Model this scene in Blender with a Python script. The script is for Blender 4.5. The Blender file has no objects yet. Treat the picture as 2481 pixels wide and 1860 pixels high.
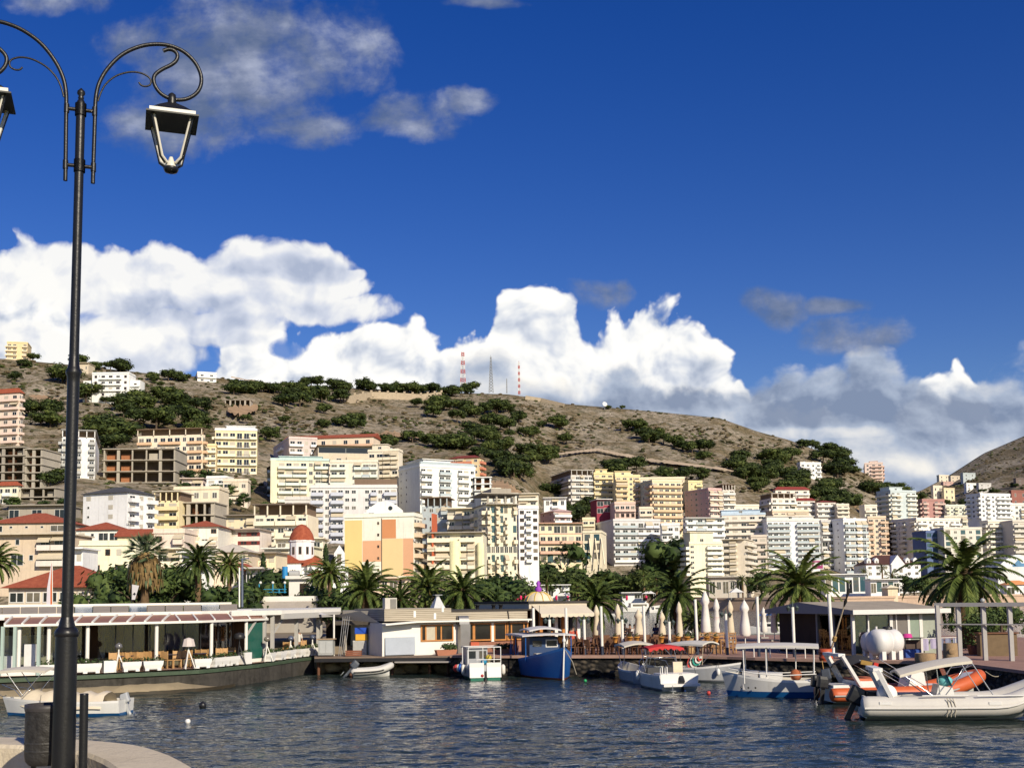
import bpy, math, random
from math import sin, cos, pi, radians, sqrt
from mathutils import Vector, Matrix
random.seed(7)
SC = bpy.context.scene
COL = SC.collection
rnd = random.random
def ru(a, b): return a + (b - a) * random.random()
# ---------------------------------------------------------------- camera
F, W, HH = 2750.0, 2481.0, 1860.0
EYE = Vector((0, 0, 4.6))
PITCH, ROLL, SHIFT = radians(5.1), 0.0125, 275.0
_f = Vector((0, cos(PITCH), sin(PITCH))); _u = Vector((0, -sin(PITCH), cos(PITCH))); _x = Vector((1, 0, 0))
CR = _x * cos(ROLL) - _u * sin(ROLL); CU = _u * cos(ROLL) + _x * sin(ROLL)
def ray(px, py):
    d = CR * ((px - W / 2) / F) + CU * ((HH / 2 - py + SHIFT) / F) + _f
    return d / d.y
def P(px, py, d): return EYE + ray(px, py) * d
def Pz(px, py, z):
    r = ray(px, py); return EYE + r * ((z - EYE.z) / r.z)
def mpp(d): return d / F
cam = bpy.data.cameras.new('camera'); camo = bpy.data.objects.new('camera', cam); COL.objects.link(camo)
m = Matrix.Identity(4)
for i in range(3):
    m[i][0] = CR[i]; m[i][1] = CU[i]; m[i][2] = -_f[i]; m[i][3] = EYE[i]
camo.matrix_world = m
cam.sensor_width = 36; cam.lens = 36 * F / W; cam.shift_y = SHIFT / W; cam.clip_start = 0.1; cam.clip_end = 20000
SC.camera = camo
SC.view_settings.view_transform = 'Standard'; SC.view_settings.look = 'None'; SC.view_settings.exposure = 0
SC.render.engine = 'CYCLES'
SC.cycles.max_bounces = 5; SC.cycles.diffuse_bounces = 2; SC.cycles.glossy_bounces = 3; SC.cycles.transmission_bounces = 4
SC.cycles.transparent_max_bounces = 8; SC.cycles.caustics_reflective = False; SC.cycles.caustics_refractive = False
# ---------------------------------------------------------------- materials
class NT:
    def __init__(s, tree): s.t = tree; s.n = tree.nodes; s.l = tree.links
    def new(s, typ, **kw):
        n = s.n.new(typ)
        for k, v in kw.items(): setattr(n, k, v)
        return n
    def link(s, a, b): s.l.new(a, b)
    def setin(s, sock, v):
        if hasattr(v, 'is_output') or isinstance(v, bpy.types.NodeSocket): s.l.new(v, sock)
        else: sock.default_value = v
    def math(s, op, a, b=0.0, c=0.0, clamp=False):
        n = s.n.new('ShaderNodeMath'); n.operation = op; n.use_clamp = clamp
        s.setin(n.inputs[0], a); s.setin(n.inputs[1], b); s.setin(n.inputs[2], c)
        return n.outputs[0]
    def mix(s, fac, a, b, mode='MIX'):
        n = s.n.new('ShaderNodeMix'); n.data_type = 'RGBA'; n.blend_type = mode
        s.setin(n.inputs[0], fac); s.setin(n.inputs[6], a); s.setin(n.inputs[7], b)
        return n.outputs[2]
    def noise(s, vec, scale, detail=4, rough=0.55, dist=0.0):
        n = s.n.new('ShaderNodeTexNoise'); n.inputs['Scale'].default_value = scale; n.inputs['Detail'].default_value = detail
        n.inputs['Roughness'].default_value = rough; n.inputs['Distortion'].default_value = dist
        if vec is not None: s.l.new(vec, n.inputs['Vector'])
        return n.outputs[0]
    def ramp(s, fac, stops, interp='LINEAR'):
        n = s.n.new('ShaderNodeValToRGB'); n.color_ramp.interpolation = interp
        e = n.color_ramp.elements
        while len(e) < len(stops): e.new(0.5)
        for i, (p, c) in enumerate(stops):
            e[i].position = p; e[i].color = c if len(c) == 4 else (*c, 1)
        s.setin(n.inputs[0], fac); return n.outputs[0]
    def sstep(s, x, a, b):
        n = s.n.new('ShaderNodeMapRange'); n.interpolation_type = 'SMOOTHSTEP'
        s.setin(n.inputs[0], x); n.inputs[1].default_value = a; n.inputs[2].default_value = b
        n.inputs[3].default_value = 0; n.inputs[4].default_value = 1
        return n.outputs[0]
    def vmap(s, vec, scale=(1, 1, 1), loc=(0, 0, 0), rot=(0, 0, 0)):
        n = s.n.new('ShaderNodeMapping'); n.inputs['Scale'].default_value = scale; n.inputs['Location'].default_value = loc
        n.inputs['Rotation'].default_value = rot
        s.l.new(vec, n.inputs['Vector']); return n.outputs[0]
def newmat(name):
    mt = bpy.data.materials.new(name); mt.use_nodes = True
    t = NT(mt.node_tree); b = t.n['Principled BSDF']
    tc = t.new('ShaderNodeTexCoord')
    return mt, t, b, tc
def c4(c): return (c[0], c[1], c[2], 1)
def scl(c, k): return tuple(min(1, x * k) for x in c)
_mc = {}
def mat(col, rough=0.8, var=0.18, scale=0.6, metal=0.0, bump=0.0, streak=0.0, spec=0.4, key='paint'):
    """procedural surface: base colour broken by two scales of noise, optional vertical dirt streaks and bump"""
    k = (tuple(round(x, 3) for x in col), rough, var, scale, metal, bump, streak)
    if k in _mc: return _mc[k]
    mt, t, b, tc = newmat(key)
    v = tc.outputs['Object']
    n1 = t.noise(v, scale, 5, 0.6)
    n2 = t.noise(v, scale * 9, 3, 0.6)
    f = t.math('ADD', t.math('MULTIPLY', n1, 0.65), t.math('MULTIPLY', n2, 0.35))
    c = t.ramp(f, [(0.3, scl(col, 1 - var)), (0.5, col), (0.7, scl(col, 1 + var * 0.6))])
    if streak > 0:
        sv = t.vmap(v, (1.6, 1.6, 0.12)); s = t.noise(sv, 1.0, 5, 0.65)
        c = t.mix(t.math('MULTIPLY', t.sstep(s, 0.5, 0.75), streak), c, c4((col[0] * .35, col[1] * .32, col[2] * .28)))
    t.link(c, b.inputs['Base Color'])
    b.inputs['Roughness'].default_value = rough; b.inputs['Metallic'].default_value = metal
    b.inputs['Specular IOR Level'].default_value = spec
    if bump > 0:
        bn = t.new('ShaderNodeBump'); bn.inputs['Strength'].default_value = bump; bn.inputs['Distance'].default_value = 0.03
        t.link(n2, bn.inputs['Height']); t.link(bn.outputs[0], b.inputs['Normal'])
    _mc[k] = mt; return mt
def M(name, *a, **k): return mat(*a, key=name, **k)
# ---------------------------------------------------------------- mesh builder
class MB:
    def __init__(s): s.v = []; s.f = []; s.fm = []; s.mats = []; s.sm = []
    def mi(s, m):
        if m not in s.mats: s.mats.append(m)
        return s.mats.index(m)
    def add(s, vs, fs, m, smooth=False):
        o = len(s.v); s.v.extend([tuple(x) for x in vs]); k = s.mi(m)
        for f in fs: s.f.append(tuple(i + o for i in f)); s.fm.append(k); s.sm.append(smooth)
        return s
    def box(s, c, sz, m, rz=0.0, ry=0.0, rx=0.0):
        hx, hy, hz = sz[0] / 2, sz[1] / 2, sz[2] / 2
        vs = [Vector((x, y, z)) for z in (-hz, hz) for y in (-hy, hy) for x in (-hx, hx)]
        if rx or ry or rz:
            R = Matrix.Rotation(rz, 3, 'Z') @ Matrix.Rotation(ry, 3, 'Y') @ Matrix.Rotation(rx, 3, 'X')
            vs = [R @ v for v in vs]
        c = Vector(c); vs = [v + c for v in vs]
        return s.add(vs, [(0, 2, 3, 1), (4, 5, 7, 6), (0, 1, 5, 4), (2, 6, 7, 3), (0, 4, 6, 2), (1, 3, 7, 5)], m)
    def bx(s, x0, x1, y0, y1, z0, z1, m): return s.box(((x0 + x1) / 2, (y0 + y1) / 2, (z0 + z1) / 2), (x1 - x0, y1 - y0, z1 - z0), m)
    def bar(s, a, b, w, h, m, up=(0, 0, 1)):
        a, b = Vector(a), Vector(b); d = (b - a).normalized(); up = Vector(up)
        if abs(d.dot(up)) > .99: up = Vector((0, 1, 0))
        sx = d.cross(up).normalized(); uz = sx.cross(d).normalized()
        vs = [p + sx * (i * w / 2) + uz * (j * h / 2) for p in (a, b) for i, j in ((-1, -1), (1, -1), (1, 1), (-1, 1))]
        return s.add(vs, [(0, 1, 2, 3), (7, 6, 5, 4), (0, 4, 5, 1), (1, 5, 6, 2), (2, 6, 7, 3), (3, 7, 4, 0)], m)
    def tube(s, pts, r, m, n=8, caps=True, smooth=True):
        pts = [Vector(p) for p in pts]; N = len(pts)
        rs = r if isinstance(r, (list, tuple)) else [r] * N
        vs = []; prev = None
        for i, p in enumerate(pts):
            d = (pts[min(i + 1, N - 1)] - pts[max(i - 1, 0)])
            if d.length < 1e-9: d = Vector((0, 0, 1))
            d.normalize()
            if prev is None:
                a = Vector((0, 0, 1)) if abs(d.z) < .9 else Vector((1, 0, 0)); sx = d.cross(a).normalized()
            else:
                sx = (prev - d * prev.dot(d))
                sx = sx.normalized() if sx.length > 1e-6 else d.orthogonal().normalized()
            prev = sx; sy = d.cross(sx)
            for k in range(n):
                a = 2 * pi * k / n; vs.append(p + (sx * cos(a) + sy * sin(a)) * rs[i])
        fs = [(i * n + k, i * n + (k + 1) % n, (i + 1) * n + (k + 1) % n, (i + 1) * n + k) for i in range(N - 1) for k in range(n)]
        s.add(vs, fs, m, smooth)
        if caps:
            s.add(vs[:n], [tuple(range(n - 1, -1, -1))], m); s.add(vs[-n:], [tuple(range(n))], m)
        return s
    def lathe(s, prof, c, m, n=16, smooth=True, sx=1, sy=1):
        c = Vector(c); vs = []
        for r, z in prof:
            for k in range(n): a = 2 * pi * k / n; vs.append(c + Vector((r * cos(a) * sx, r * sin(a) * sy, z)))
        fs = [(i * n + k, i * n + (k + 1) % n, (i + 1) * n + (k + 1) % n, (i + 1) * n + k) for i in range(len(prof) - 1) for k in range(n)]
        s.add(vs, fs, m, smooth)
        if prof[0][0] > 1e-4: s.add(vs[:n], [tuple(range(n - 1, -1, -1))], m)
        if prof[-1][0] > 1e-4: s.add(vs[-n:], [tuple(range(n))], m)
        return s
    def loft(s, rings, m, closed=True, caps=False, smooth=True):
        n = len(rings[0]); vs = [p for r in rings for p in r]; fs = []
        for i in range(len(rings) - 1):
            for k in range(n if closed else n - 1):
                fs.append((i * n + k, i * n + (k + 1) % n, (i + 1) * n + (k + 1) % n, (i + 1) * n + k))
        s.add(vs, fs, m, smooth)
        if caps:
            s.add(rings[0], [tuple(range(n - 1, -1, -1))], m); s.add(rings[-1], [tuple(range(n))], m)
        return s
    def prism(s, poly, z0, z1, m, top=None):
        n = len(poly); vs = [(p[0], p[1], z0) for p in poly] + [(p[0], p[1], z1) for p in poly]
        s.add(vs, [(k, (k + 1) % n, n + (k + 1) % n, n + k) for k in range(n)] + [tuple(range(n - 1, -1, -1))], m)
        return s.add(vs[n:], [tuple(range(n))], top or m)
    def poly(s, vs, m): return s.add(vs, [tuple(range(len(vs)))], m)
    def ball(s, c, r, m, n=10, sq=(1, 1, 1)):
        k = max(4, n // 2); c = Vector(c); vs = []; 
        rings = []
        for i in range(k + 1):
            a = -pi / 2 + pi * i / k
            rings.append([c + Vector((cos(a) * cos(2 * pi * j / n) * r * sq[0], cos(a) * sin(2 * pi * j / n) * r * sq[1], sin(a) * r * sq[2])) for j in range(n)])
        return s.loft(rings, m)
    def mesh(s, name):
        me = bpy.data.meshes.new(name); me.from_pydata(s.v, [], s.f)
        for m in s.mats: me.materials.append(m)
        me.polygons.foreach_set('material_index', s.fm); me.polygons.foreach_set('use_smooth', s.sm)
        me.update(); return me
    def build(s, name, parent=None, rel=True):
        if parent is not None and rel == 'world':
            inv = parent.matrix_basis.inverted(); s.v = [tuple(inv @ Vector(v)) for v in s.v]
        o = bpy.data.objects.new(name, s.mesh(name)); COL.objects.link(o)
        if parent is not None: o.parent = parent
        return o
def tag(o, label=None, cat=None, group=None, kind=None):
    if label: o['label'] = label
    if cat: o['category'] = cat
    if group: o['group'] = group
    if kind: o['kind'] = kind
    return o
def thing(name, label, cat, loc=(0, 0, 0), rz=0.0, group=None):
    o = bpy.data.objects.new(name, None); COL.objects.link(o); o.empty_display_size = .3
    o.location = loc; o.rotation_euler = (0, 0, rz)
    o.matrix_basis = Matrix.Translation(Vector(loc)) @ Matrix.Rotation(rz, 4, 'Z')
    return tag(o, label, cat, group)
def put(name, me, parent, loc=(0, 0, 0), rz=0.0, sc=None, rot=None):
    o = bpy.data.objects.new(name, me); COL.objects.link(o); o.parent = parent; o.location = loc
    o.rotation_euler = rot or (0, 0, rz)
    if sc: o.scale = sc
    return o
def dup(src, loc, rz=0.0, sc=1.0, label=None, group=None):
    def cp(o, par):
        c = o.copy(); COL.objects.link(c)
        if par is not None: c.parent = par
        for ch in o.children: cp(ch, c)
        return c
    c = cp(src, None); c.location = loc; c.rotation_euler = (0, 0, rz)
    c.scale = (sc, sc, sc) if not isinstance(sc, tuple) else sc
    if label: c['label'] = label
    if group: c['group'] = group
    return c
def kill(o):
    for c in list(o.children): kill(c)
    bpy.data.objects.remove(o)
# ---------------------------------------------------------------- light
SUN = Vector((0.46, -0.75, 0.47)).normalized()
el = math.asin(SUN.z); az = math.atan2(SUN.x, SUN.y)
sl = bpy.data.lights.new('sun', 'SUN'); so = bpy.data.objects.new('sun', sl); COL.objects.link(so)
sl.energy = 5.0; sl.angle = radians(0.5); sl.color = (1.0, 0.89, 0.70)
so.rotation_euler = SUN.to_track_quat('Z', 'Y').to_euler(); so.location = SUN * 50
wd = bpy.data.worlds.new('World'); SC.world = wd; wd.use_nodes = True
def sky():
    t = NT(wd.node_tree); t.n.clear()
    out = t.new('ShaderNodeOutputWorld'); bg = t.new('ShaderNodeBackground'); bg.inputs[1].default_value = 0.1
    t.link(bg.outputs[0], out.inputs[0])
    st = t.new('ShaderNodeTexSky'); st.sky_type = 'NISHITA'; st.sun_disc = False
    st.sun_elevation = el; st.sun_rotation = az; st.air_density = 1.0; st.dust_density = 0.4; st.ozone_density = 2.5
    hs = t.new('ShaderNodeHueSaturation'); hs.inputs['Saturation'].default_value = 1.42; hs.inputs['Value'].default_value = 0.92; hs.inputs['Hue'].default_value = 0.527
    t.link(st.outputs[0], hs.inputs['Color'])
    skyc = t.mix(1.0, hs.outputs[0], (0.95, 0.97, 1.0, 1), 'MULTIPLY')
    tc = t.new('ShaderNodeTexCoord'); sp = t.new('ShaderNodeSeparateXYZ'); t.link(tc.outputs['Generated'], sp.inputs[0])
    dy = t.math('MAXIMUM', t.math('ABSOLUTE', sp.outputs[1]), 0.12)
    u = t.math('DIVIDE', sp.outputs[0], dy); v = t.math('DIVIDE', sp.outputs[2], dy)
    cb = t.new('ShaderNodeCombineXYZ'); t.link(u, cb.inputs[0]); t.link(v, cb.inputs[1])
    uv = cb.outputs[0]
    def vor(vec, scale, det=3.0, rough=0.5):
        n = t.new('ShaderNodeTexVoronoi'); n.voronoi_dimensions = '2D'; n.feature = 'SMOOTH_F1'; n.inputs['Scale'].default_value = scale
        n.inputs['Detail'].default_value = det; n.inputs['Roughness'].default_value = rough; n.inputs['Smoothness'].default_value = 0.6
        t.link(vec, n.inputs['Vector']); return n.outputs['Distance']
    # domain warp
    wn = t.new('ShaderNodeTexNoise'); wn.noise_dimensions = '2D'; wn.inputs['Scale'].default_value = 9; wn.inputs['Detail'].default_value = 3
    t.link(uv, wn.inputs['Vector'])
    wv = t.new('ShaderNodeVectorMath', operation='MULTIPLY_ADD'); t.link(wn.outputs['Color'], wv.inputs[0])
    wv.inputs[1].default_value = (0.05, 0.035, 0); ad = t.new('ShaderNodeVectorMath', operation='SUBTRACT')
    t.link(uv, ad.inputs[0]); ad.inputs[1].default_value = (0.025, 0.0175, 0); t.link(ad.outputs[0], wv.inputs[2])
    uvw = wv.outputs[0]
    def noise2(vec, scale, detail=4, rough=0.55):
        n = t.new('ShaderNodeTexNoise'); n.noise_dimensions = '2D'; n.inputs['Scale'].default_value = scale
        n.inputs['Detail'].default_value = detail; n.inputs['Roughness'].default_value = rough; t.link(vec, n.inputs['Vector']); return n.outputs[0]
    t.noise = noise2
    def uvof(px, py): r = ray(px, py); return r.x, r.z
    U0, U1 = -0.5, 0.5
    un = t.math('MULTIPLY_ADD', u, 1.0, 0.5)
    def curve(pts):
        n = t.new('ShaderNodeFloatCurve'); c = n.mapping.curves[0]
        pp = sorted((min(1, max(0, uvof(px, py)[0] + .5)), min(1, max(0, uvof(px, py)[1] * 1.5))) for px, py in pts)
        while len(c.points) < len(pp): c.points.new(.5, .5)
        for q, (x, y) in zip(c.points, pp): q.location = (x, y); q.handle_type = 'AUTO_CLAMPED'
        n.mapping.use_clip = False; n.mapping.update(); t.link(un, n.inputs['Value'])
        return t.math('DIVIDE', n.outputs[0], 1.5)
    def blobs(lst, vec):
        s2 = t.new('ShaderNodeSeparateXYZ'); t.link(vec, s2.inputs[0]); f = None
        for px, py, rx, ry in lst:
            a, b = uvof(px, py)
            du = t.math('MULTIPLY_ADD', s2.outputs[0], F / rx, -a * F / rx); dv = t.math('MULTIPLY_ADD', s2.outputs[1], F / ry, -b * F / ry)
            q = t.math('MULTIPLY_ADD', du, du, t.math('MULTIPLY', dv, dv))
            q = t.math('SUBTRACT', 1.0, q)
            f = q if f is None else t.math('MAXIMUM', f, q)
        return f
    b1 = vor(uvw, 15, 4.0, 0.5); sh = t.vmap(uvw, loc=(0.008, 0.011, 0)); b2 = vor(sh, 15, 4.0, 0.5)
    n1 = t.noise(uvw, 22, 6, 0.6); n2 = t.noise(t.vmap(uv, (1, 1.6, 1)), 9, 6, 0.58)
    n2b = t.noise(t.vmap(uv, (1, 1.6, 1), loc=(0.012, 0.03, 0)), 9, 6, 0.58)
    # A: bright cumulus
    topA = curve([(-60, 600), (20, 592), (100, 612), (140, 655), (200, 690), (300, 700), (470, 880), (520, 850), (560, 800), (620, 790), (680, 800), (720, 825), (780, 770), (860, 745), (900, 770), (960, 790), (1020, 775), (1080, 790), (1140, 788), (1175, 800), (1195, 740), (1230, 692), (1290, 690), (1340, 705), (1390, 745), (1430, 785), (1480, 740), (1530, 712), (1600, 715), (1650, 740), (1720, 800), (1790, 880), (1850, 960), (1950, 990), (2150, 1000), (2200, 985), (2240, 880), (2300, 868), (2350, 885), (2400, 990), (2520, 1000)])
    dA = t.math('SUBTRACT', topA, v)
    dA = t.math('ADD', dA, t.math('MULTIPLY', t.math('MINIMUM', t.math('SUBTRACT', 0.68, b1), 0.22), 0.055))
    dA = t.math('ADD', dA, t.math('MULTIPLY', t.math('SUBTRACT', n1, 0.5), 0.02))
    hole = blobs([(225, 735, 62, 66), (690, 845, 50, 26), (545, 790, 60, 18), (420, 800, 45, 14), (500, 890, 30, 14)], uvw)
    hole = t.sstep(t.math('ADD', hole, t.math('MULTIPLY', t.math('SUBTRACT', n1, 0.5), 2.0)), 0.0, 0.8)
    aA = t.sstep(dA, -0.002, 0.009); aA = t.math('MULTIPLY', aA, t.math('SUBTRACT', 1.0, t.math('MULTIPLY', hole, 0.92)))
    rel = t.math('MULTIPLY', t.math('SUBTRACT', b2, b1), 1.25)
    lum = t.math('ADD', 0.93, rel)
    lum = t.math('SUBTRACT', lum, t.math('MULTIPLY', t.sstep(dA, 0.03, 0.14), 0.12))
    cA = t.ramp(t.math('MULTIPLY', lum, 0.85), [(0.30, (4.3, 4.9, 6.2)), (0.55, (7.0, 7.4, 8.2)), (0.75, (9.6, 9.6, 9.5)), (0.9, (10.6, 10.4, 10.0))])
    col = t.mix(aA, skyc, cA)
    # B: left stratocumulus, grey underside
    fB = blobs([(60, 650, 130, 60), (140, 660, 170, 60), (330, 690, 220, 95), (520, 700, 240, 100), (700, 690, 190, 75), (820, 665, 60, 20), (40, 830, 160, 60), (780, 745, 160, 40), (420, 790, 230, 48), (330, 860, 220, 55), (150, 850, 150, 50), (480, 800, 170, 40)], uvw)
    fB2 = t.math('ADD', fB, t.math('MULTIPLY', t.math('MINIMUM', t.math('SUBTRACT', 0.95, b1), 0.5), 1.3))
    fB2 = t.math('ADD', fB2, t.math('MULTIPLY', t.math('SUBTRACT', n1, 0.5), 1.0))
    aB = t.math('MULTIPLY', t.sstep(fB2, -0.1, 0.5), 0.95)
    gB = blobs([(560, 765, 260, 45), (360, 740, 90, 40), (520, 870, 240, 60), (700, 660, 150, 26)], uvw)
    lB = t.math('ADD', t.math('ADD', 0.92, t.math('MULTIPLY', t.math('SUBTRACT', n2b, n2), -0.6)), t.math('MULTIPLY', t.math('SUBTRACT', b2, b1), 0.85))
    lB = t.math('SUBTRACT', lB, t.math('MULTIPLY', t.sstep(gB, -0.9, 0.9), 0.48))
    cB = t.ramp(lB, [(0.2, (4.4, 5.0, 6.4)), (0.55, (6.8, 7.2, 8.2)), (0.92, (9.9, 9.8, 9.5))])
    col = t.mix(aB, col, cB)
    # C: grey bank in front of the cumulus, right of centre
    topC = curve([(-20, 1000), (960, 1000), (1010, 905), (1080, 880), (1180, 880), (1280, 893), (1400, 910), (1500, 905), (1600, 890), (1720, 905), (1800, 930), (1860, 910), (1930, 880), (2000, 872), (2100, 868), (2200, 880), (2280, 930), (2380, 920), (2440, 880), (2500, 870)])
    dC = t.math('SUBTRACT', topC, v)
    dC = t.math('ADD', dC, t.math('MULTIPLY', t.math('MINIMUM', t.math('SUBTRACT', 0.80, b1), 0.34), 0.05))
    dC = t.math('ADD', dC, t.math('MULTIPLY', t.math('SUBTRACT', n1, 0.5), 0.03))
    aC = t.math('MULTIPLY', t.sstep(dC, -0.006, 0.02), 0.96)
    lC = t.math('ADD', 0.34, t.math('MULTIPLY', t.math('SUBTRACT', n2, n2b), 0.9))
    lC = t.math('ADD', lC, t.math('MULTIPLY', t.math('SUBTRACT', b2, b1), 0.5))
    lC = t.math('ADD', lC, t.math('MULTIPLY', t.sstep(t.math('SUBTRACT', 0.03, dC), 0.0, 0.03), 0.22))
    drk = blobs([(2080, 1000, 300, 42), (1650, 960, 250, 50), (2350, 985, 200, 30)], uvw)
    lit = blobs([(1350, 925, 330, 40), (2200, 1110, 380, 55), (2000, 1060, 200, 22), (2330, 890, 70, 30), (1100, 940, 120, 24)], uvw)
    lC = t.math('SUBTRACT', lC, t.math('MULTIPLY', t.sstep(drk, -0.4, 0.9), 0.24))
    lC = t.math('ADD', lC, t.math('MULTIPLY', t.sstep(lit, -0.3, 0.9), 0.24))
    cC = t.ramp(lC, [(0.15, (2.3, 2.9, 4.2)), (0.45, (4.3, 5.0, 6.3)), (0.72, (7.0, 7.2, 7.6)), (1.0, (9.8, 9.4, 8.6))])
    col = t.mix(aC, col, cC)
    # D: thin grey wisps
    fD = blobs([(600, 130, 330, 140), (820, 80, 130, 90), (560, 230, 230, 130), (740, 310, 150, 60), (1010, 265, 130, 75), (1120, 230, 90, 40), (420, 300, 170, 110), (150, 10, 130, 35), (1180, 10, 80, 22), (1870, 740, 80, 40), (2010, 735, 100, 24), (2070, 800, 120, 55), (1440, 715, 80, 46), (350, 90, 90, 60)], uvw)
    fD = t.math('ADD', fD, t.math('MULTIPLY', t.math('SUBTRACT', n1, 0.5), 2.6))
    fD = t.math('ADD', fD, t.math('MULTIPLY', t.math('SUBTRACT', n2, 0.5), 2.2))
    aD = t.math('MULTIPLY', t.sstep(fD, -0.35, 1.25), 0.85)
    lD = t.math('ADD', 0.32, t.math('MULTIPLY', t.math('SUBTRACT', n2, n2b), 2.2))
    wl = blobs([(860, 90, 110, 90), (800, 310, 110, 50), (1130, 215, 100, 50), (640, 180, 120, 60)], uvw)
    lD = t.math('ADD', lD, t.math('MULTIPLY', t.sstep(wl, -0.5, 0.9), 0.22))
    cD = t.ramp(lD, [(0.1, (1.3, 1.75, 2.8)), (0.5, (2.3, 2.7, 3.8)), (0.95, (4.6, 5.0, 6.2))])
    col = t.mix(aD, col, cD)
    # below the horizon and behind the viewer keep the plain sky
    fr = t.math('MULTIPLY', t.sstep(sp.outputs[1], 0.3, 0.6), t.sstep(sp.outputs[2], -0.02, 0.01))
    col = t.mix(fr, skyc, col)
    t.link(col, bg.inputs[0])
sky()
wd.cycles.sampling_method = 'MANUAL'; wd.cycles.sample_map_resolution = 512
# ---------------------------------------------------------------- terrain as a real height field
def interp(x, tab):
    if x <= tab[0][0]: return tab[0][1:]
    for (a, b) in zip(tab, tab[1:]):
        if x <= b[0]:
            k = (x - a[0]) / (b[0] - a[0]); return tuple(p + (q - p) * k for p, q in zip(a[1:], b[1:]))
    return tab[-1][1:]
# px, skyline py, near depth, crest depth, exponent
SKY = [(-500, 850, 225, 800, 1.6), (0, 869, 225, 800, 1.6), (190, 886, 225, 800, 1.65), (340, 903, 230, 810, 1.65), (530, 916, 240, 830, 1.7), (700, 932, 255, 880, 1.7),
       (900, 942, 270, 930, 1.7), (1130, 952, 285, 960, 1.7), (1235, 955, 305, 960, 1.7), (1310, 965, 436, 960, 1.55), (1370, 978, 442, 950, 1.5), (1470, 986, 442, 950, 1.5), (1630, 1000, 442, 950, 1.5),
       (1750, 1012, 446, 940, 1.45), (1840, 1044, 455, 930, 1.4), (1920, 1066, 460, 920, 1.4), (2000, 1096, 465, 910, 1.35), (2080, 1136, 470, 900, 1.35), (2140, 1168, 470, 900, 1.3),
       (2190, 1196, 470, 930, 1.3), (2230, 1190, 470, 1100, 1.5), (2300, 1154, 470, 1400, 1.7), (2390, 1098, 470, 1500, 1.8), (2481, 1060, 470, 1550, 1.8), (3000, 850, 470, 1600, 1.8)]
GZ = 3.4
def colparam(px):
    return interp(px, SKY)
def prof(px, d):
    """ground height at a picture column and depth"""
    sy, d0, d1, p = colparam(px)
    vs = ray(px, sy).z; v0 = (GZ - EYE.z) / d0
    if d <= d0: return GZ
    t = (d - d0) / (d1 - d0)
    if t >= 1: return EYE.z + vs * d1 - (d - d1) * 0.22
    return EYE.z + (v0 + (vs - v0) * t ** (1 / p)) * d
def hitd(px, py):
    """depth where the line of sight through a picture point meets the ground"""
    sy, d0, d1, p = colparam(px)
    vs = ray(px, sy).z; v0 = (GZ - EYE.z) / d0; v = ray(px, py).z
    t = max(0.0, min(1.0, (v - v0) / (vs - v0)))
    return d0 + (d1 - d0) * t ** p
def pxof(X, Y):
    u = X / Y; px = W / 2 + F * u
    for _ in range(3): px += (u - ray(px, 1250).x) * F
    return px
def zat(X, Y): return prof(pxof(X, Y), Y)
from mathutils import noise as mnoise
def hillmat():
    mt, t, b, tc = newmat('hill_scrub'); v = tc.outputs['Object']
    big = t.noise(v, 0.012, 5, 0.6); mid = t.noise(v, 0.07, 6, 0.65); fine = t.noise(v, 0.42, 5, 0.7); sp = t.noise(v, 0.22, 4, 0.6, 0.6)
    rock = t.ramp(fine, [(0.3, (0.17, 0.145, 0.115)), (0.5, (0.36, 0.305, 0.23)), (0.72, (0.56, 0.49, 0.39))])
    grass = t.ramp(fine, [(0.3, (0.10, 0.078, 0.045)), (0.6, (0.25, 0.195, 0.115)), (0.8, (0.33, 0.27, 0.16))])
    c = t.mix(t.sstep(t.math('ADD', t.math('MULTIPLY', big, 0.5), t.math('MULTIPLY', mid, 0.5)), 0.42, 0.58), grass, rock)
    c = t.mix(t.math('MULTIPLY', t.sstep(sp, 0.50, 0.60), 0.75), c, (0.075, 0.075, 0.036, 1))
    c = t.mix(t.math('MULTIPLY', t.sstep(mid, 0.62, 0.75), 0.5), c, (0.36, 0.22, 0.11, 1))
    t.link(c, b.inputs['Base Color']); b.inputs['Roughness'].default_value = 1; b.inputs['Specular IOR Level'].default_value = 0.1
    bn = t.new('ShaderNodeBump'); bn.inputs['Strength'].default_value = 0.9; bn.inputs['Distance'].default_value = 1.6
    t.link(fine, bn.inputs['Height']); t.link(bn.outputs[0], b.inputs['Normal'])
    return mt
def make_hill():
    mb = MB(); mt = hillmat(); cols = [(-420 + i * 14) for i in range(236)]; K = 70
    rows = []
    for px in cols:
        u = ray(px, 1250).x; sy, d0, d1, p = colparam(px); line = []
        for k in range(K + 8):
            d = d0 - 8 + (d1 - d0 + 8) * (k / K) ** 1.25 if k <= K else d1 + (k - K) * 90
            z = prof(px, d)
            t = max(0, min(1, (d - d0) / (d1 - d0)))
            nz = mnoise.fractal(Vector((u * d * .012, d * .012, 0)), 0.8, 2.1, 5) * 4.2 - abs(mnoise.noise(Vector((u * d * .016, d * .004, 7)))) * 5 + mnoise.fractal(Vector((u * d * .07, d * .07, 3)), 0.8, 2.1, 3) * 0.8
            line.append((u * d, d, z + nz * min(1, t * 6) * (0.25 if k > K - 3 else 1) * min(1, max(0.15, (1 - t) * 5))))
        rows.append([(line[0][0], line[0][1], -3)] + line)
    mb.loft(rows, mt, closed=False, smooth=True)
    tag(mb.build('hillside'), kind='structure')
make_hill()
def ground_z(px, py): d = hitd(px, py); return P(px, py, d)
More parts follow.
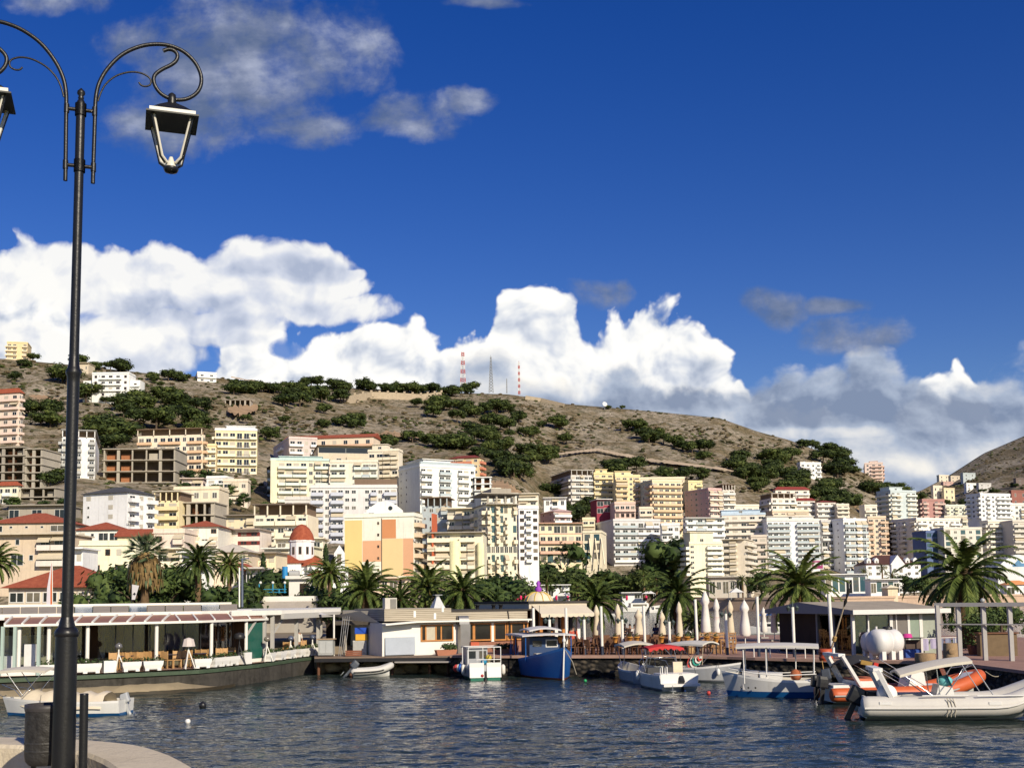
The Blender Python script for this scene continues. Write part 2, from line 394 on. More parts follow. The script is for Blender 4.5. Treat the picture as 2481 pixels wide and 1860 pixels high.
# sea
def watermat():
    mt, t, b, tc = newmat('sea_water'); v = tc.outputs['Object']
    w1 = t.noise(t.vmap(v, (0.55, 1.1, 1), rot=(0, 0, .3)), 1.5, 3, 0.55, 0.4); w2 = t.noise(t.vmap(v, (0.6, 1.0, 1), rot=(0, 0, -.4)), 4.4, 3, 0.6, 0.3); w3 = t.noise(v, 0.25, 3, 0.5)
    h = t.math('ADD', t.math('MULTIPLY', w1, 1.0), t.math('ADD', t.math('MULTIPLY', w2, 0.42), t.math('MULTIPLY', w3, 0.6)))
    c = t.mix(w3, (0.012, 0.021, 0.020, 1), (0.026, 0.040, 0.038, 1))
    t.link(c, b.inputs['Base Color']); b.inputs['Roughness'].default_value = 0.06; b.inputs['IOR'].default_value = 1.33
    b.inputs['Specular IOR Level'].default_value = 0.5
    bn = t.new('ShaderNodeBump'); bn.inputs['Strength'].default_value = 1.0; bn.inputs['Distance'].default_value = 0.10
    t.link(h, bn.inputs['Height']); t.link(bn.outputs[0], b.inputs['Normal']); return mt
def sea():
    """rippled sheet near the harbour (real wave geometry), flat beyond"""
    import numpy as np
    rg = np.random.RandomState(5); NX, NY = 620, 760
    v = np.linspace(0, 1, NY); Y = 11 + (92 - 11) * v ** 1.55; U = np.linspace(-.56, .56, NX)
    X = U[None, :] * (Y[:, None] + 4); YY = np.repeat(Y[:, None], NX, 1); Z = np.zeros_like(X)
    for i in range(46):
        L = .34 * (2.6 / .34) ** rg.rand(); a = rg.normal(-1.75, .55); k = 2 * np.pi / L; am = .0052 * L ** .95 * rg.uniform(.5, 1.2) * (.6 if L > 1.6 else 1)
        wob = .5 * np.sin(X * .21 + i) + .5 * np.sin(YY * .17 + 2.1 * i); ph = k * (np.cos(a) * X + np.sin(a) * YY) + rg.rand() * 6.28 + wob
        Z += am * (np.sin(ph) + .25 * np.sin(2 * ph + 1.5)) * (.7 + .5 * np.sin(X * .11 + YY * .13 + i * 1.7))
    Z -= .02
    co = np.stack([X, YY, Z], -1).reshape(-1, 3); idx = np.arange(NX * NY).reshape(NY, NX)
    q = np.stack([idx[:-1, :-1], idx[:-1, 1:], idx[1:, 1:], idx[1:, :-1]], -1).reshape(-1, 4)
    n0 = len(co); y0, y1 = Y[0], Y[-1]; xl0, xl1 = X[0, 0], X[-1, 0]
    ex = np.array([(-900, -300, -.02), (900, -300, -.02), (900, 1200, -.02), (-900, 1200, -.02), (xl0, y0, -.02), (-xl0, y0, -.02), (-xl1, y1, -.02), (xl1, y1, -.02)])
    co = np.vstack([co, ex]); q = np.vstack([q, np.array([(0, 1, 5, 4), (1, 2, 6, 5), (2, 3, 7, 6), (3, 0, 4, 7)]) + n0])
    me = bpy.data.meshes.new('sea_water'); me.vertices.add(len(co)); me.vertices.foreach_set('co', co.ravel()); me.loops.add(q.size); me.loops.foreach_set('vertex_index', q.ravel())
    me.polygons.add(len(q)); me.polygons.foreach_set('loop_start', np.arange(len(q)) * 4); me.polygons.foreach_set('use_smooth', np.ones(len(q), bool)); me.update(calc_edges=True); me.validate()
    me.materials.append(watermat()); o = bpy.data.objects.new('sea_water', me); COL.objects.link(o); tag(o, kind='structure')
sea()
# flat land behind the restaurants, up to the foot of the hill
dirt = M('ground_earth', (0.26, 0.21, 0.15), 1, .3, .3)
def edge(px, d): r = ray(px, 1450); return (r.x * d, d)
land = [edge(-420, 62), edge(0, 62), edge(300, 64), edge(560, 68), edge(740, 76), edge(830, 76), edge(1100, 75), edge(1270, 76), edge(1290, 110), edge(1300, 180), edge(1290, 290), edge(1280, 330), edge(-420, 330)]
mb = MB(); mb.prism(land, -2, 1.6, dirt); tag(mb.build('ground'), kind='structure')
# ---------------------------------------------------------------- vegetation
def leafmat(name, c0, c1, c2, sc=1.3):
    mt, t, b, tc = newmat(name); oi = t.new('ShaderNodeObjectInfo'); geo = t.new('ShaderNodeNewGeometry')
    n = t.noise(tc.outputs['Object'], sc, 4, 0.6)
    f = t.math('ADD', t.math('MULTIPLY', n, 0.55), t.math('MULTIPLY', geo.outputs['Random Per Island'], 0.40))
    f = t.math('ADD', f, t.math('MULTIPLY', t.math('SUBTRACT', oi.outputs['Random'], 0.5), 0.25))
    t.link(t.ramp(f, [(0.25, c0), (0.5, c1), (0.8, c2)]), b.inputs['Base Color'])
    b.inputs['Roughness'].default_value = 0.7; b.inputs['Specular IOR Level'].default_value = 0.25
    return mt
PINE = leafmat('pine_leaves', (0.014, 0.024, 0.007), (0.048, 0.072, 0.016), (0.12, 0.145, 0.035), 4)
BROAD = leafmat('broad_leaves', (0.012, 0.024, 0.007), (0.042, 0.072, 0.018), (0.11, 0.15, 0.04), 1.2)
OLIVE = leafmat('olive_leaves', (0.03, 0.032, 0.012), (0.065, 0.065, 0.024), (0.11, 0.10, 0.045), 2)
PALMG = leafmat('palm_leaves', (0.026, 0.042, 0.010), (0.075, 0.11, 0.022), (0.18, 0.21, 0.055), 1.0)
PALMD = leafmat('dead_palm_leaves', (0.09, 0.055, 0.02), (0.20, 0.13, 0.05), (0.30, 0.20, 0.08), 1.0)
FANP = leafmat('fan_palm_leaves', (0.05, 0.075, 0.035), (0.11, 0.15, 0.07), (0.20, 0.25, 0.13), 1.0)
BARK = M('bark', (0.09, 0.065, 0.045), 1, .4, 3, bump=.5)
def clump(mb, c, r, n, size, m, flat=0.75, rng=random):
    """leaf faces spread through an ellipsoid shell"""
    for _ in range(n):
        z = rng.uniform(-1, 1); a = rng.uniform(0, 2 * pi); q = sqrt(1 - z * z); k = rng.uniform(.55, 1.08) * r
        d = Vector((q * cos(a), q * sin(a), z)); p = Vector(c) + Vector((d.x * k, d.y * k, d.z * k * flat))
        nn = (d + Vector((rng.uniform(-.7, .7), rng.uniform(-.7, .7), rng.uniform(-.4, .9)))).normalized()
        t1 = nn.orthogonal().normalized(); t1 = Matrix.Rotation(rng.uniform(0, 6.28), 3, nn) @ t1; t2 = nn.cross(t1)
        s = size * rng.uniform(.6, 1.3)
        mb.add([p - t1 * s, p + t2 * s * .5, p + t1 * s, p - t2 * s * .5], [(0, 1, 2, 3)], m)
def crown(seed, m, nsub, zc, spread, per, leaf, flat=.75, core=.62):
    rg = random.Random(seed); mb = MB(); ctr = []
    for i in range(nsub):
        a = rg.uniform(0, 6.28); q = sqrt(rg.random()) * spread
        ctr.append((q * cos(a), q * sin(a), zc + rg.uniform(-.22, .2) + (spread - q) * .3, rg.uniform(.17, .27)))
    for x, y, z, r in ctr:
        mb.ball((x, y, z), r * core, m, 6, (1, 1, flat))
        clump(mb, (x, y, z), r, per, leaf, m, flat, rg)
    return mb.mesh('crown')
def trunkmesh(h, r, lean=0.0, limbs=3, seed=1):
    rg = random.Random(seed); mb = MB()
    mb.tube([(0, 0, -.05), (lean * .4, 0, h * .5), (lean, 0, h)], [r, r * .75, r * .45], BARK, 6)
    for i in range(limbs):
        a = i * 2.2 + seed; z = h * rg.uniform(.5, .75)
        mb.tube([(lean * z / h, 0, z), (cos(a) * .14, sin(a) * .14, z + .16), (cos(a) * .25, sin(a) * .25, z + .22)], [r * .5, r * .35, r * .15], BARK, 5)
    return mb.mesh('trunk')
PINES = [(crown(i, PINE, 11 + i % 3, .47, .36, 105, .055, .85, .62), trunkmesh(.62, .035, ru(-.06, .06), 3, i)) for i in range(6)]
BROADS = [(crown(20 + i, BROAD, 11, .56, .34, 70, .05, .85), trunkmesh(.55, .04, 0, 3, i)) for i in range(3)]
def tree(nm, protos, label, cat, p, h, w=1.0, group=None, i=0):
    cm, tm = protos[i % len(protos)]
    t = thing(nm, label, cat, p, ru(0, 6.28), group); t.scale = (h * w, h * w, h)
    put('trunk', tm, t); put('crown', cm, t); return t
PC = [  # where on the hill: (phrase, [(px, base py, spread x, spread y, count, height px)])
 ('behind the yellow block at the left end of the crest', [(83, 872, 4, 0, 1, 26)]),
 ('on the bare slope below the yellow block on the crest', [(63, 888, 14, 2, 2, 18), (43, 920, 6, 3, 1, 28)]),
 ('around the white round apartment house', [(195, 885, 8, 3, 2, 34), (233, 897, 10, 2, 2, 22), (267, 895, 8, 2, 1, 24), (302, 907, 12, 2, 2, 36), (155, 925, 10, 8, 2, 46), (205, 970, 8, 4, 1, 42), (258, 975, 6, 3, 1, 22)]),
 ('between the round apartment house and the small white house on the crest', [(378, 925, 10, 3, 2, 22), (412, 920, 14, 4, 2, 26), (452, 926, 10, 2, 2, 22), (389, 936, 4, 2, 1, 14)]),
 ('beside the tall pink block at the left edge', [(75, 1020, 30, 24, 5, 36), (137, 1022, 20, 18, 3, 38)]),
 ('in the wood above the unfinished concrete block', [(330, 1010, 56, 26, 7, 44), (440, 1000, 52, 30, 7, 42), (270, 1075, 38, 24, 5, 50), (490, 1040, 18, 18, 2, 40)]),
 ('beside the grey and white balconied block', [(132, 1178, 18, 10, 2, 44)]),
 ('along the hill crest left of the stone wall', [(597, 956, 36, 9, 6, 32), (660, 952, 12, 4, 2, 32), (735, 972, 54, 15, 8, 34), (756, 936, 24, 5, 3, 26), (700, 942, 8, 2, 1, 20)]),
 ('in the row behind the stone wall on the crest', [(835, 946, 48, 4, 5, 28), (905, 950, 50, 3, 5, 26), (985, 953, 80, 3, 9, 28), (1092, 960, 18, 4, 3, 30), (1137, 954, 8, 2, 2, 28), (828, 972, 14, 4, 2, 30)]),
 ('standing alone in the rocks below the crest wall', [(787, 1002, 6, 2, 1, 34), (782, 1036, 16, 4, 2, 24), (842, 1036, 20, 9, 3, 42), (1017, 980, 12, 3, 2, 20)]),
 ('between the hotels with terracotta roofs and the slope', [(655, 1064, 12, 3, 1, 36), (600, 1016, 14, 4, 1, 20), (700, 1020, 14, 4, 1, 18), (890, 1075, 10, 3, 1, 30), (948, 1086, 26, 4, 3, 32), (998, 1070, 5, 2, 1, 30)]),
 ('in the band running down the slope below the masts', [(1080, 1002, 34, 18, 6, 32), (1125, 990, 16, 5, 2, 28), (1150, 1012, 26, 12, 3, 32), (1196, 996, 10, 4, 2, 34), (1195, 1030, 20, 6, 3, 32), (1255, 1024, 10, 4, 2, 28), (1228, 1042, 14, 5, 2, 32), (1150, 1056, 14, 5, 2, 34), (1190, 1068, 24, 10, 5, 34), (1235, 1060, 8, 3, 1, 22), (1278, 1060, 12, 4, 2, 32), (1195, 1092, 14, 5, 2, 30), (1228, 1094, 12, 4, 2, 34), (1235, 998, 5, 2, 1, 22)]),
 ('behind the dark red roof of the yellow hotel', [(1065, 1084, 18, 5, 3, 38), (1118, 1090, 18, 4, 3, 40), (1150, 1106, 8, 3, 2, 28), (1185, 1114, 8, 3, 1, 26)]),
 ('in the broad clump above the white villa with arches', [(1238, 1148, 30, 18, 6, 46), (1310, 1116, 28, 10, 4, 36), (1278, 1104, 8, 3, 2, 32)]),
 ('alone on the scrub right of the masts', [(1355, 1030, 20, 7, 4, 26), (1315, 1034, 10, 3, 1, 20), (1365, 1070, 14, 4, 2, 28), (1476, 992, 8, 1, 1, 14), (1507, 988, 6, 1, 1, 10)]),
 ('in the tree line crossing the middle of the slope', [(1530, 1046, 24, 9, 4, 26), (1580, 1064, 32, 9, 5, 28), (1650, 1084, 24, 7, 3, 28), (1702, 1092, 26, 8, 4, 30), (1718, 1112, 16, 5, 2, 26)]),
 ('by the dirt track above the yellow hotels', [(1520, 1146, 44, 6, 5, 36), (1650, 1160, 54, 6, 6, 30), (1322, 1115, 16, 4, 2, 34)]),
 ('in the dense dark clump between the pink villa and the grey block', [(1345, 1206, 12, 6, 2, 38), (1395, 1250, 40, 18, 6, 42)]),
 ('in the wood on the right shoulder of the hill', [(1830, 1140, 66, 22, 10, 36), (1880, 1178, 74, 18, 12, 36), (1965, 1204, 66, 16, 10, 36), (2040, 1222, 36, 14, 6, 36), (1900, 1118, 26, 12, 4, 34), (2002, 1112, 36, 12, 6, 34), (2037, 1148, 14, 12, 3, 38), (1950, 1082, 30, 8, 3, 22)]),
 ('around the pink tower on the skyline', [(2070, 1146, 6, 2, 1, 18), (2130, 1196, 26, 10, 5, 36), (2185, 1202, 12, 8, 2, 30)]),
 ('in the saddle between the two hills', [(2222, 1210, 16, 4, 2, 22), (2310, 1228, 40, 5, 4, 20), (2420, 1262, 30, 5, 3, 22), (2440, 1185, 40, 14, 3, 12), (2380, 1190, 30, 10, 3, 12)]),
]
k = 0
for ph, lst in PC:
    n_all = sum(c[4] for c in lst)
    for (px, py, rx, ry, n, hp) in lst:
        for j in range(n):
            x = px + ru(-rx, rx); y = py + ru(-ry, ry); d = hitd(x, y); p = P(x, y, d)
            p.z = zat(p.x, p.y) - .3
            h = hp * ru(.95, 1.3) * d / F
            tree('pine_tree', PINES, 'dark green pine ' + ph, 'tree', p, h, ru(1.25, 1.65), 'pines ' + ph if n_all > 1 else None, k); k += 1
# low scrub: nobody could count it
def scrub():
    rg = random.Random(3); mb = MB(); ms = [OLIVE, M('dry_scrub', (0.13, 0.10, 0.055), 1, .4, .5), PINE]
    for i in range(9500):
        px = rg.uniform(-60, 2540); sy, d0, d1, p = colparam(px)
        d = d0 + (d1 - d0) * rg.uniform(.18, 1) ; r = ray(px, 1250); X, Y = r.x * d, d
        if mnoise.noise(Vector((X * .02, Y * .02, 5))) < rg.uniform(-.5, .35): continue
        z = prof(px, d); s = rg.uniform(.35, 1.3) * (1.3 if d > 600 else 1); m = ms[rg.choice((0, 0, 1, 1, 2))]
        mb.ball((X, Y, z + s * .2), s, m, 5, (1, 1, .6))
        for q in range(3):
            a = rg.uniform(0, 6.28); mb.ball((X + cos(a) * s, Y + sin(a) * s, z + s * .15), s * .6, m, 5, (1, 1, .6))
    tag(mb.build('hillside_scrub'), 'low dry scrub and bushes dotted over the rocky hillside', 'scrub', kind='stuff')
scrub()
def draped(name, label, pts, wpx, m, kind='structure'):
    mb = MB(); L = []
    fine = []
    for a, b in zip(pts, pts[1:]):
        for i in range(14): fine.append((a[0] + (b[0] - a[0]) * i / 14, a[1] + (b[1] - a[1]) * i / 14))
    fine.append(pts[-1]); r0 = []; r1 = []
    for i, (x, y) in enumerate(fine):
        w = wpx * (0.45 + .55 * sin(pi * i / (len(fine) - 1))) * ru(.4, 1.3)
        for lst, yy in ((r0, y + w / 2), (r1, y - w / 2)):
            d = hitd(x, yy); p = P(x, yy, d); p.z += 1.6; p = EYE + (p - EYE) * .997; lst.append(p)
    mb.loft([r0, r1], m, closed=False); return tag(mb.build(name), label, None, kind=kind)
TRACK = M('dirt_track', (0.46, 0.36, 0.25), 1, .3, .12); EARTH = M('bare_earth', (0.36, 0.24, 0.14), 1, .55, .15, bump=.6)
draped('dirt_track', None, [(1345, 1106), (1400, 1099), (1450, 1094), (1495, 1104), (1570, 1119), (1640, 1127), (1750, 1141), (1790, 1150)], 8, TRACK)
draped('bare_earth', None, [(900, 1062), (960, 1058), (1040, 1066)], 20, EARTH)
draped('bare_earth', None, [(1186, 1180), (1225, 1185), (1265, 1205)], 26, EARTH)
draped('bare_earth', None, [(552, 998), (585, 1000), (625, 992)], 26, EARTH)
draped('bare_earth', None, [(70, 965), (110, 970), (150, 980)], 11, EARTH)
draped('bare_earth', None, [(2070, 1230), (2100, 1240), (2130, 1250)], 18, EARTH)
draped('dirt_track', None, [(560, 918), (700, 945), (760, 950)], 7, TRACK)
# crest walls and masts
STONE = M('wall_stone', (0.44, 0.36, 0.26), 1, .25, .5, bump=.4)
def crestwall(label, pts, hpx, merl):
    t = None; mb = MB(); ps = []
    for a, b in zip(pts, pts[1:]):
        for i in range(6): ps.append((a[0] + (b[0] - a[0]) * i / 6, a[1] + (b[1] - a[1]) * i / 6))
    ps.append(pts[-1]); q = [(P(x, y, hitd(x, y)), hitd(x, y)) for x, y in ps]
    t = thing('stone_wall', label, 'wall', q[0][0])
    for (a, d), (b, _) in zip(q, q[1:]):
        h = hpx * d / F; c = (a + b) / 2; mb.bar((a.x, a.y, a.z + h / 2 - 2), (b.x, b.y, b.z + h / 2 - 2), 1.2, h + 4, STONE)
    mb.build('wall', t, 'world')
    if merl:
        for (a, d) in q[::2]:
            m2 = MB(); h = hpx * d / F; m2.box((a.x, a.y, a.z + h + .5), (1.6, 1.6, 1.6), STONE); m2.build('merlon', t, 'world')
crestwall('long pale stone wall with little posts running along the hill crest', [(840, 972), (900, 962), (960, 964), (1020, 968), (1070, 962)], 13, True)
crestwall('low tan wall on the crest right of the thin red mast', [(1272, 966), (1310, 972), (1365, 985)], 8, False)
RED = M('mast_red', (0.45, 0.06, 0.04), .6, .1); MWH = M('mast_white', (0.75, 0.74, 0.72), .6, .1); GREYM = M('mast_grey', (0.22, 0.23, 0.24), .5, .1)
def mast(label, px, pyb, pyt, wb, wt, cols, nseg):
    d = hitd(px, pyb + 3); b = P(px, pyb, d); H = (pyb - pyt) * d / F
    t = thing('radio_mast', label, 'mast', b - Vector((0, 0, 2)))
    for s in range(nseg):
        z0, z1 = H * s / nseg, H * (s + 1) / nseg; m = cols[s % len(cols)]; mb = MB()
        f = lambda z: (wb + (wt - wb) * z / H) * d / F / 2
        for sx, sy in ((-1, -1), (1, -1), (1, 1), (-1, 1)):
            mb.bar((sx * f(z0), sy * f(z0), z0 + 2), (sx * f(z1), sy * f(z1), z1 + 2), .34, .34, m)
        for i in range(2):
            za, zb = z0 + (z1 - z0) * i / 2, z0 + (z1 - z0) * (i + 1) / 2
            for (ax, ay), (bx_, by) in (((-1, -1), (1, -1)), ((1, -1), (1, 1)), ((1, 1), (-1, 1)), ((-1, 1), (-1, -1))):
                mb.bar((ax * f(za), ay * f(za), za + 2), (bx_ * f(zb), by * f(zb), zb + 2), .24, .24, m)
                mb.bar((ax * f(zb), ay * f(zb), zb + 2), (bx_ * f(za), by * f(za), za + 2), .24, .24, m)
        mb.build('lattice_section', t)
    mb = MB(); mb.tube([(0, 0, H + 2), (0, 0, H + 2 + H * .05)], .15, cols[0], 5); mb.build('aerial', t); return t
mast('tall red and white lattice mast on the hill crest', 1122, 937, 851, 13, 6, [MWH, RED, MWH, RED, MWH, RED, MWH, RED], 8)
mast('thin grey lattice mast between the two red ones', 1190, 950, 862, 11, 2.5, [GREYM], 6)
mast('slim red and white mast right of the grey one', 1258, 955, 876, 4.5, 3.5, [RED, MWH], 10)
mast('very thin short grey aerial mast on the crest', 1228, 952, 917, 2, 1, [GREYM], 3)
d = hitd(1464, 992); t = thing('satellite_dish', 'white round satellite dish on the skyline right of the masts', 'dish', P(1465, 990, d))
mb = MB(); mb.tube([(0, 0, -1), (0, 0, 3)], .3, GREYM, 6); mb.build('mount', t)
mb = MB(); mb.lathe([(0.05, 0), (1.2, .15), (2.1, .7)], (0, 0, 0), MWH, 16); o = mb.build('dish_bowl', t); o.location = (0, 0, 3.6); o.rotation_euler = (radians(70), 0, radians(20))
# ---------------------------------------------------------------- town buildings
CREAM = (0.62, 0.54, 0.40); WHITE = (0.72, 0.70, 0.66); COOL = (0.60, 0.61, 0.63); GREY = (0.42, 0.42, 0.42); YEL = (0.68, 0.50, 0.22); PALEY = (0.66, 0.60, 0.40)
PINK = (0.62, 0.36, 0.30); SALM = (0.62, 0.36, 0.22); BEIGE = (0.52, 0.43, 0.31); CONC = (0.30, 0.265, 0.215); TERRA = (0.36, 0.085, 0.04); DKRED = (0.20, 0.035, 0.03)
BLUEG = (0.34, 0.42, 0.46); LAV = (0.55, 0.54, 0.56); PEACH = (0.66, 0.47, 0.32); BROWN = (0.16, 0.11, 0.075); ORANGE = (0.55, 0.25, 0.10); CYAN = (0.35, 0.52, 0.52); LBLUE = (0.35, 0.50, 0.66)
def wallm(c):
    g = sum(c) / 3; k = .36 if min(c) > .12 else 0
    c = tuple(min(.86, (x * (1 - k) + g * q * k) * 1.3) for x, q in zip(c, (1.06, 1.0, .88)))
    return mat(c, .9, .16, .16, streak=.32, key='stucco')
def tilem():
    if 'tile' in _mc: return _mc['tile']
    mt, t, b, tc = newmat('roof_tiles'); v = tc.outputs['Object']
    w = t.new('ShaderNodeTexWave'); w.inputs['Scale'].default_value = 2.2; w.inputs['Distortion'].default_value = 1.5; w.inputs['Detail'].default_value = 3
    t.link(v, w.inputs['Vector']); n = t.noise(v, 1.5, 5, .65); n2 = t.noise(v, 14, 3, .6)
    f = t.math('ADD', t.math('MULTIPLY', n, .5), t.math('ADD', t.math('MULTIPLY', w.outputs[1], .18), t.math('MULTIPLY', n2, .35)))
    t.link(t.ramp(f, [(0.3, (0.17, 0.035, 0.018)), (.52, (0.34, 0.075, 0.032)), (.72, (0.45, 0.14, 0.07))]), b.inputs['Base Color'])
    b.inputs['Roughness'].default_value = .9; _mc['tile'] = mt; return mt
def glassm(tint=(0.02, 0.025, 0.03)):
    k = ('glass', tint)
    if k in _mc: return _mc[k]
    mt, t, b, tc = newmat('window_glass'); oi = t.new('ShaderNodeObjectInfo')
    n = t.noise(tc.outputs['Object'], .8, 2); f = t.math('ADD', t.math('MULTIPLY', oi.outputs['Random'], .7), t.math('MULTIPLY', n, .3))
    t.link(t.ramp(f, [(.1, scl(tint, .6)), (.6, tint), (.75, (0.16, 0.14, 0.11)), (.95, (0.30, 0.27, 0.22))]), b.inputs['Base Color'])
    b.inputs['Roughness'].default_value = .12; b.inputs['Specular IOR Level'].default_value = .6; _mc[k] = mt; return mt
GLASS = glassm(); GLB = glassm((0.05, 0.12, 0.15)); GRAIL = mat((0.46, 0.53, 0.56), .15, .1, .4, key='glass_rail'); SHUT = mat((0.52, 0.48, 0.40), .8, .1, 3, key='shutter')
WOODD = mat((0.14, 0.06, 0.03), .7, .3, 2, key='dark_wood'); AWN = mat((0.60, 0.52, 0.38), .9, .12, .7, key='awning_cloth'); FRW = mat((0.7, 0.69, 0.66), .6, .06, 1, key='frame_white')
IRON = mat((0.12, 0.12, 0.13), .5, .1, 2, key='rail_metal')
_acb = MB(); _acb.bx(-.42, .42, -.34, 0, 0, .6, FRW); _acb.bx(-.3, .1, -.35, -.342, .1, .5, IRON); ACM = _acb.mesh('air_conditioner')
_wm = {}
def winmesh(w, h, kind):
    k = (round(w, 1), round(h, 1), kind)
    if k in _wm: return _wm[k]
    w, h = k[0], k[1]; mb = MB(); fr = {'W': FRW, 'O': WOODD, 'S': SHUT, 'T': GLB, 'D': FRW, 'R': mat(DKRED, key='red_shutter')}[kind]
    gl = GLB if kind == 'T' else GLASS
    if kind == 'S':
        mb.bx(-w / 2, w / 2, -.06, .05, 0, h, SHUT)
    else:
        mb.bx(-w / 2 + .09, w / 2 - .09, -.03, .05, .09, h - .09, gl)
        f = .09
        mb.bx(-w / 2, -w / 2 + f, -.07, .05, 0, h, fr); mb.bx(w / 2 - f, w / 2, -.07, .05, 0, h, fr)
        mb.bx(-w / 2 + f, w / 2 - f, -.07, .05, 0, f, fr); mb.bx(-w / 2 + f, w / 2 - f, -.07, .05, h - f, h, fr)
        if w > .9: mb.bx(-.05, .05, -.065, .05, f, h - f, fr)
        if kind == 'R':
            for s in (-1, 1): mb.bx(s * (w / 2 + .32) - .3, s * (w / 2 + .32) + .3, -.08, .02, 0, h, fr)
    _wm[k] = mb.mesh('window'); return _wm[k]
_bm = {}
def balmesh(w, dep, m, kind):
    k = (round(w, 1), round(dep, 1), m.name, kind)
    if k in _bm: return _bm[k]
    w = k[0]; mb = MB(); wl = wallm(WHITE)
    rail = {'B': m, 'G': GRAIL, 'I': IRON}[kind]
    slab = m if kind == 'B' else wl
    mb.bx(-w / 2, w / 2, -dep, .0, -.18, 0, slab)
    if kind == 'I':
        for q in (.35, .65, .95): mb.bx(-w / 2, w / 2, -dep, -dep + .06, q, q + .05, rail)
        for i in range(int(w / .5) + 1): x = -w / 2 + i * w / max(1, int(w / .5)); mb.bx(x - .025, x + .025, -dep, -dep + .05, 0, .95, rail)
        for s in (-1, 1): mb.bx(s * (w / 2 - .03) - .03, s * (w / 2 - .03) + .03, -dep + .06, 0, .9, .98, rail)
    else:
        mb.bx(-w / 2, w / 2, -dep, -dep + .1, 0, .92, rail)
        for s in (-1, 1): mb.bx(s * (w / 2 - .05) - .05, s * (w / 2 - .05) + .05, -dep + .1, 0, 0, .92, rail)
    _bm[k] = mb.mesh('balcony'); return _bm[k]
_am = {}
def awnmesh(w, drop):
    k = (round(w, 1), round(drop, 1))
    if k in _am: return _am[k]
    w, d = k; mb = MB(); th = .05
    mb.add([(-w / 2, 0, 0), (w / 2, 0, 0), (w / 2, -1.5, -d), (-w / 2, -1.5, -d), (-w / 2, 0, -th), (w / 2, 0, -th), (w / 2, -1.5, -d - th), (-w / 2, -1.5, -d - th)],
           [(0, 3, 2, 1), (4, 5, 6, 7), (3, 7, 6, 2), (0, 4, 7, 3), (1, 2, 6, 5)], AWN)
    mb.bx(-w / 2, w / 2, -1.52, -1.48, -d - .3, -d - .02, AWN)
    _am[k] = mb.mesh('awning'); return _am[k]
def lerpx(X0, Y0, tx, ty, px, py):
    u = ray(px, py).x; return (u * Y0 - X0) / (tx - u * ty)
def runs(s):
    out = []; i = 0
    while i < len(s):
        j = i
        while j < len(s) and s[j] == s[i] and s[i] in 'BGILA': j += 1
        j = max(j, i + 1); out.append((s[i], i, j)); i = j
    return out
NWIN = [0]
def facade(t, rg, w, z0, fh, nf, pat, rz, org, acc, wk, awn, f0=0, bd=1.3, xlim=False):
    """pat: one string for all floors or a list, one per floor from the bottom"""
    R = Matrix.Rotation(rz, 3, 'Z'); org = Vector(org)
    def at(x, y, z): return org + R @ Vector((x, y, z))
    for i in range(f0, nf):
        ps = pat if isinstance(pat, str) else pat[min(i, len(pat) - 1)]
        n = len(ps); cw = w / n; z = z0 + i * fh
        for (c, a, b) in runs(ps):
            x0, x1 = a * cw, b * cw; xm = (x0 + x1) / 2; ww = x1 - x0
            if c == '.':
                if xlim and rg.random() < .55: put('window', winmesh(.9, 1.2, rg.choice('WOSW')), t, at(xm, 0, z + fh * .35), rz)
                continue
            if c in 'WwSOTRD':
                kind = wk if c in 'Ww' else c
                if c == 'w': sz = (min(.8, cw * .6), fh * .28); zb = z + fh * .42
                elif c == 'T': sz = (min(2.2, cw * .8), fh * .72); zb = z + fh * .14
                elif c == 'D': sz = (cw * .9, fh * .7); zb = z + fh * .05
                else: sz = (min(1.5, cw * .62), fh * .46); zb = z + fh * .28
                put('window', winmesh(sz[0], sz[1], kind), t, at(xm, 0, zb), rz); continue
            if c in 'BGIA':
                put('balcony', balmesh(ww - .15, bd, acc, 'B' if c == 'A' else c), t, at(xm, -.003, z + .09), rz)
                for q in range(a, b):
                    xq = (q + .5) * cw; k2 = rg.choice(('W', 'W', 'W', 'S', wk, 'W'))
                    put('window', winmesh(min(2.2, cw * .74), fh * .68, k2), t, at(xq, 0, z + .1), rz)
                    if b - a > 1 and q > a and rg.random() < .6:
                        mb = MB()
                if (c == 'A' or rg.random() < awn):
                    q = rg.randrange(a, b); ln = rg.choice((1, 1, min(2, b - a))); q = min(q, b - ln)
                    put('awning', awnmesh(cw * ln * .92, rg.choice((.8, 1.1, 1.4))), t, at((q + ln / 2) * cw, -.01, z + fh * .92), rz)
            if c in 'BG' and rg.random() < .12: put('air_conditioner', ACM, t, at(x0 + .2, -.02, z + fh * .55), rz)
            if c == 'L':
                put('window', winmesh(ww * .98, fh * .6, 'W'), t, at(xm, 0, z + fh * .25), rz)
def hiproof(mb, x0, x1, y0, y1, z, h, m, oh=.6, gable=False):
    x0 -= oh; x1 += oh; y0 -= oh; y1 += oh; w, d = x1 - x0, y1 - y0; s = min(w, d) / 2
    if w >= d: r0, r1 = ((x0 + (0 if gable else s), (y0 + y1) / 2), (x1 - (0 if gable else s), (y0 + y1) / 2))
    else: r0, r1 = (((x0 + x1) / 2, y0 + (0 if gable else s)), ((x0 + x1) / 2, y1 - (0 if gable else s)))
    A, B, C, D = (x0, y0, z), (x1, y0, z), (x1, y1, z), (x0, y1, z); E = (*r0, z + h); G = (*r1, z + h)
    if w >= d: fs = [(A, B, G, E), (C, D, E, G), (D, A, E), (B, C, G)]
    else: fs = [(B, C, G, E), (D, A, E, G), (A, B, E), (C, D, G)]
    for f in fs: mb.poly(f, m)
    mb.poly([D, C, B, A], m)
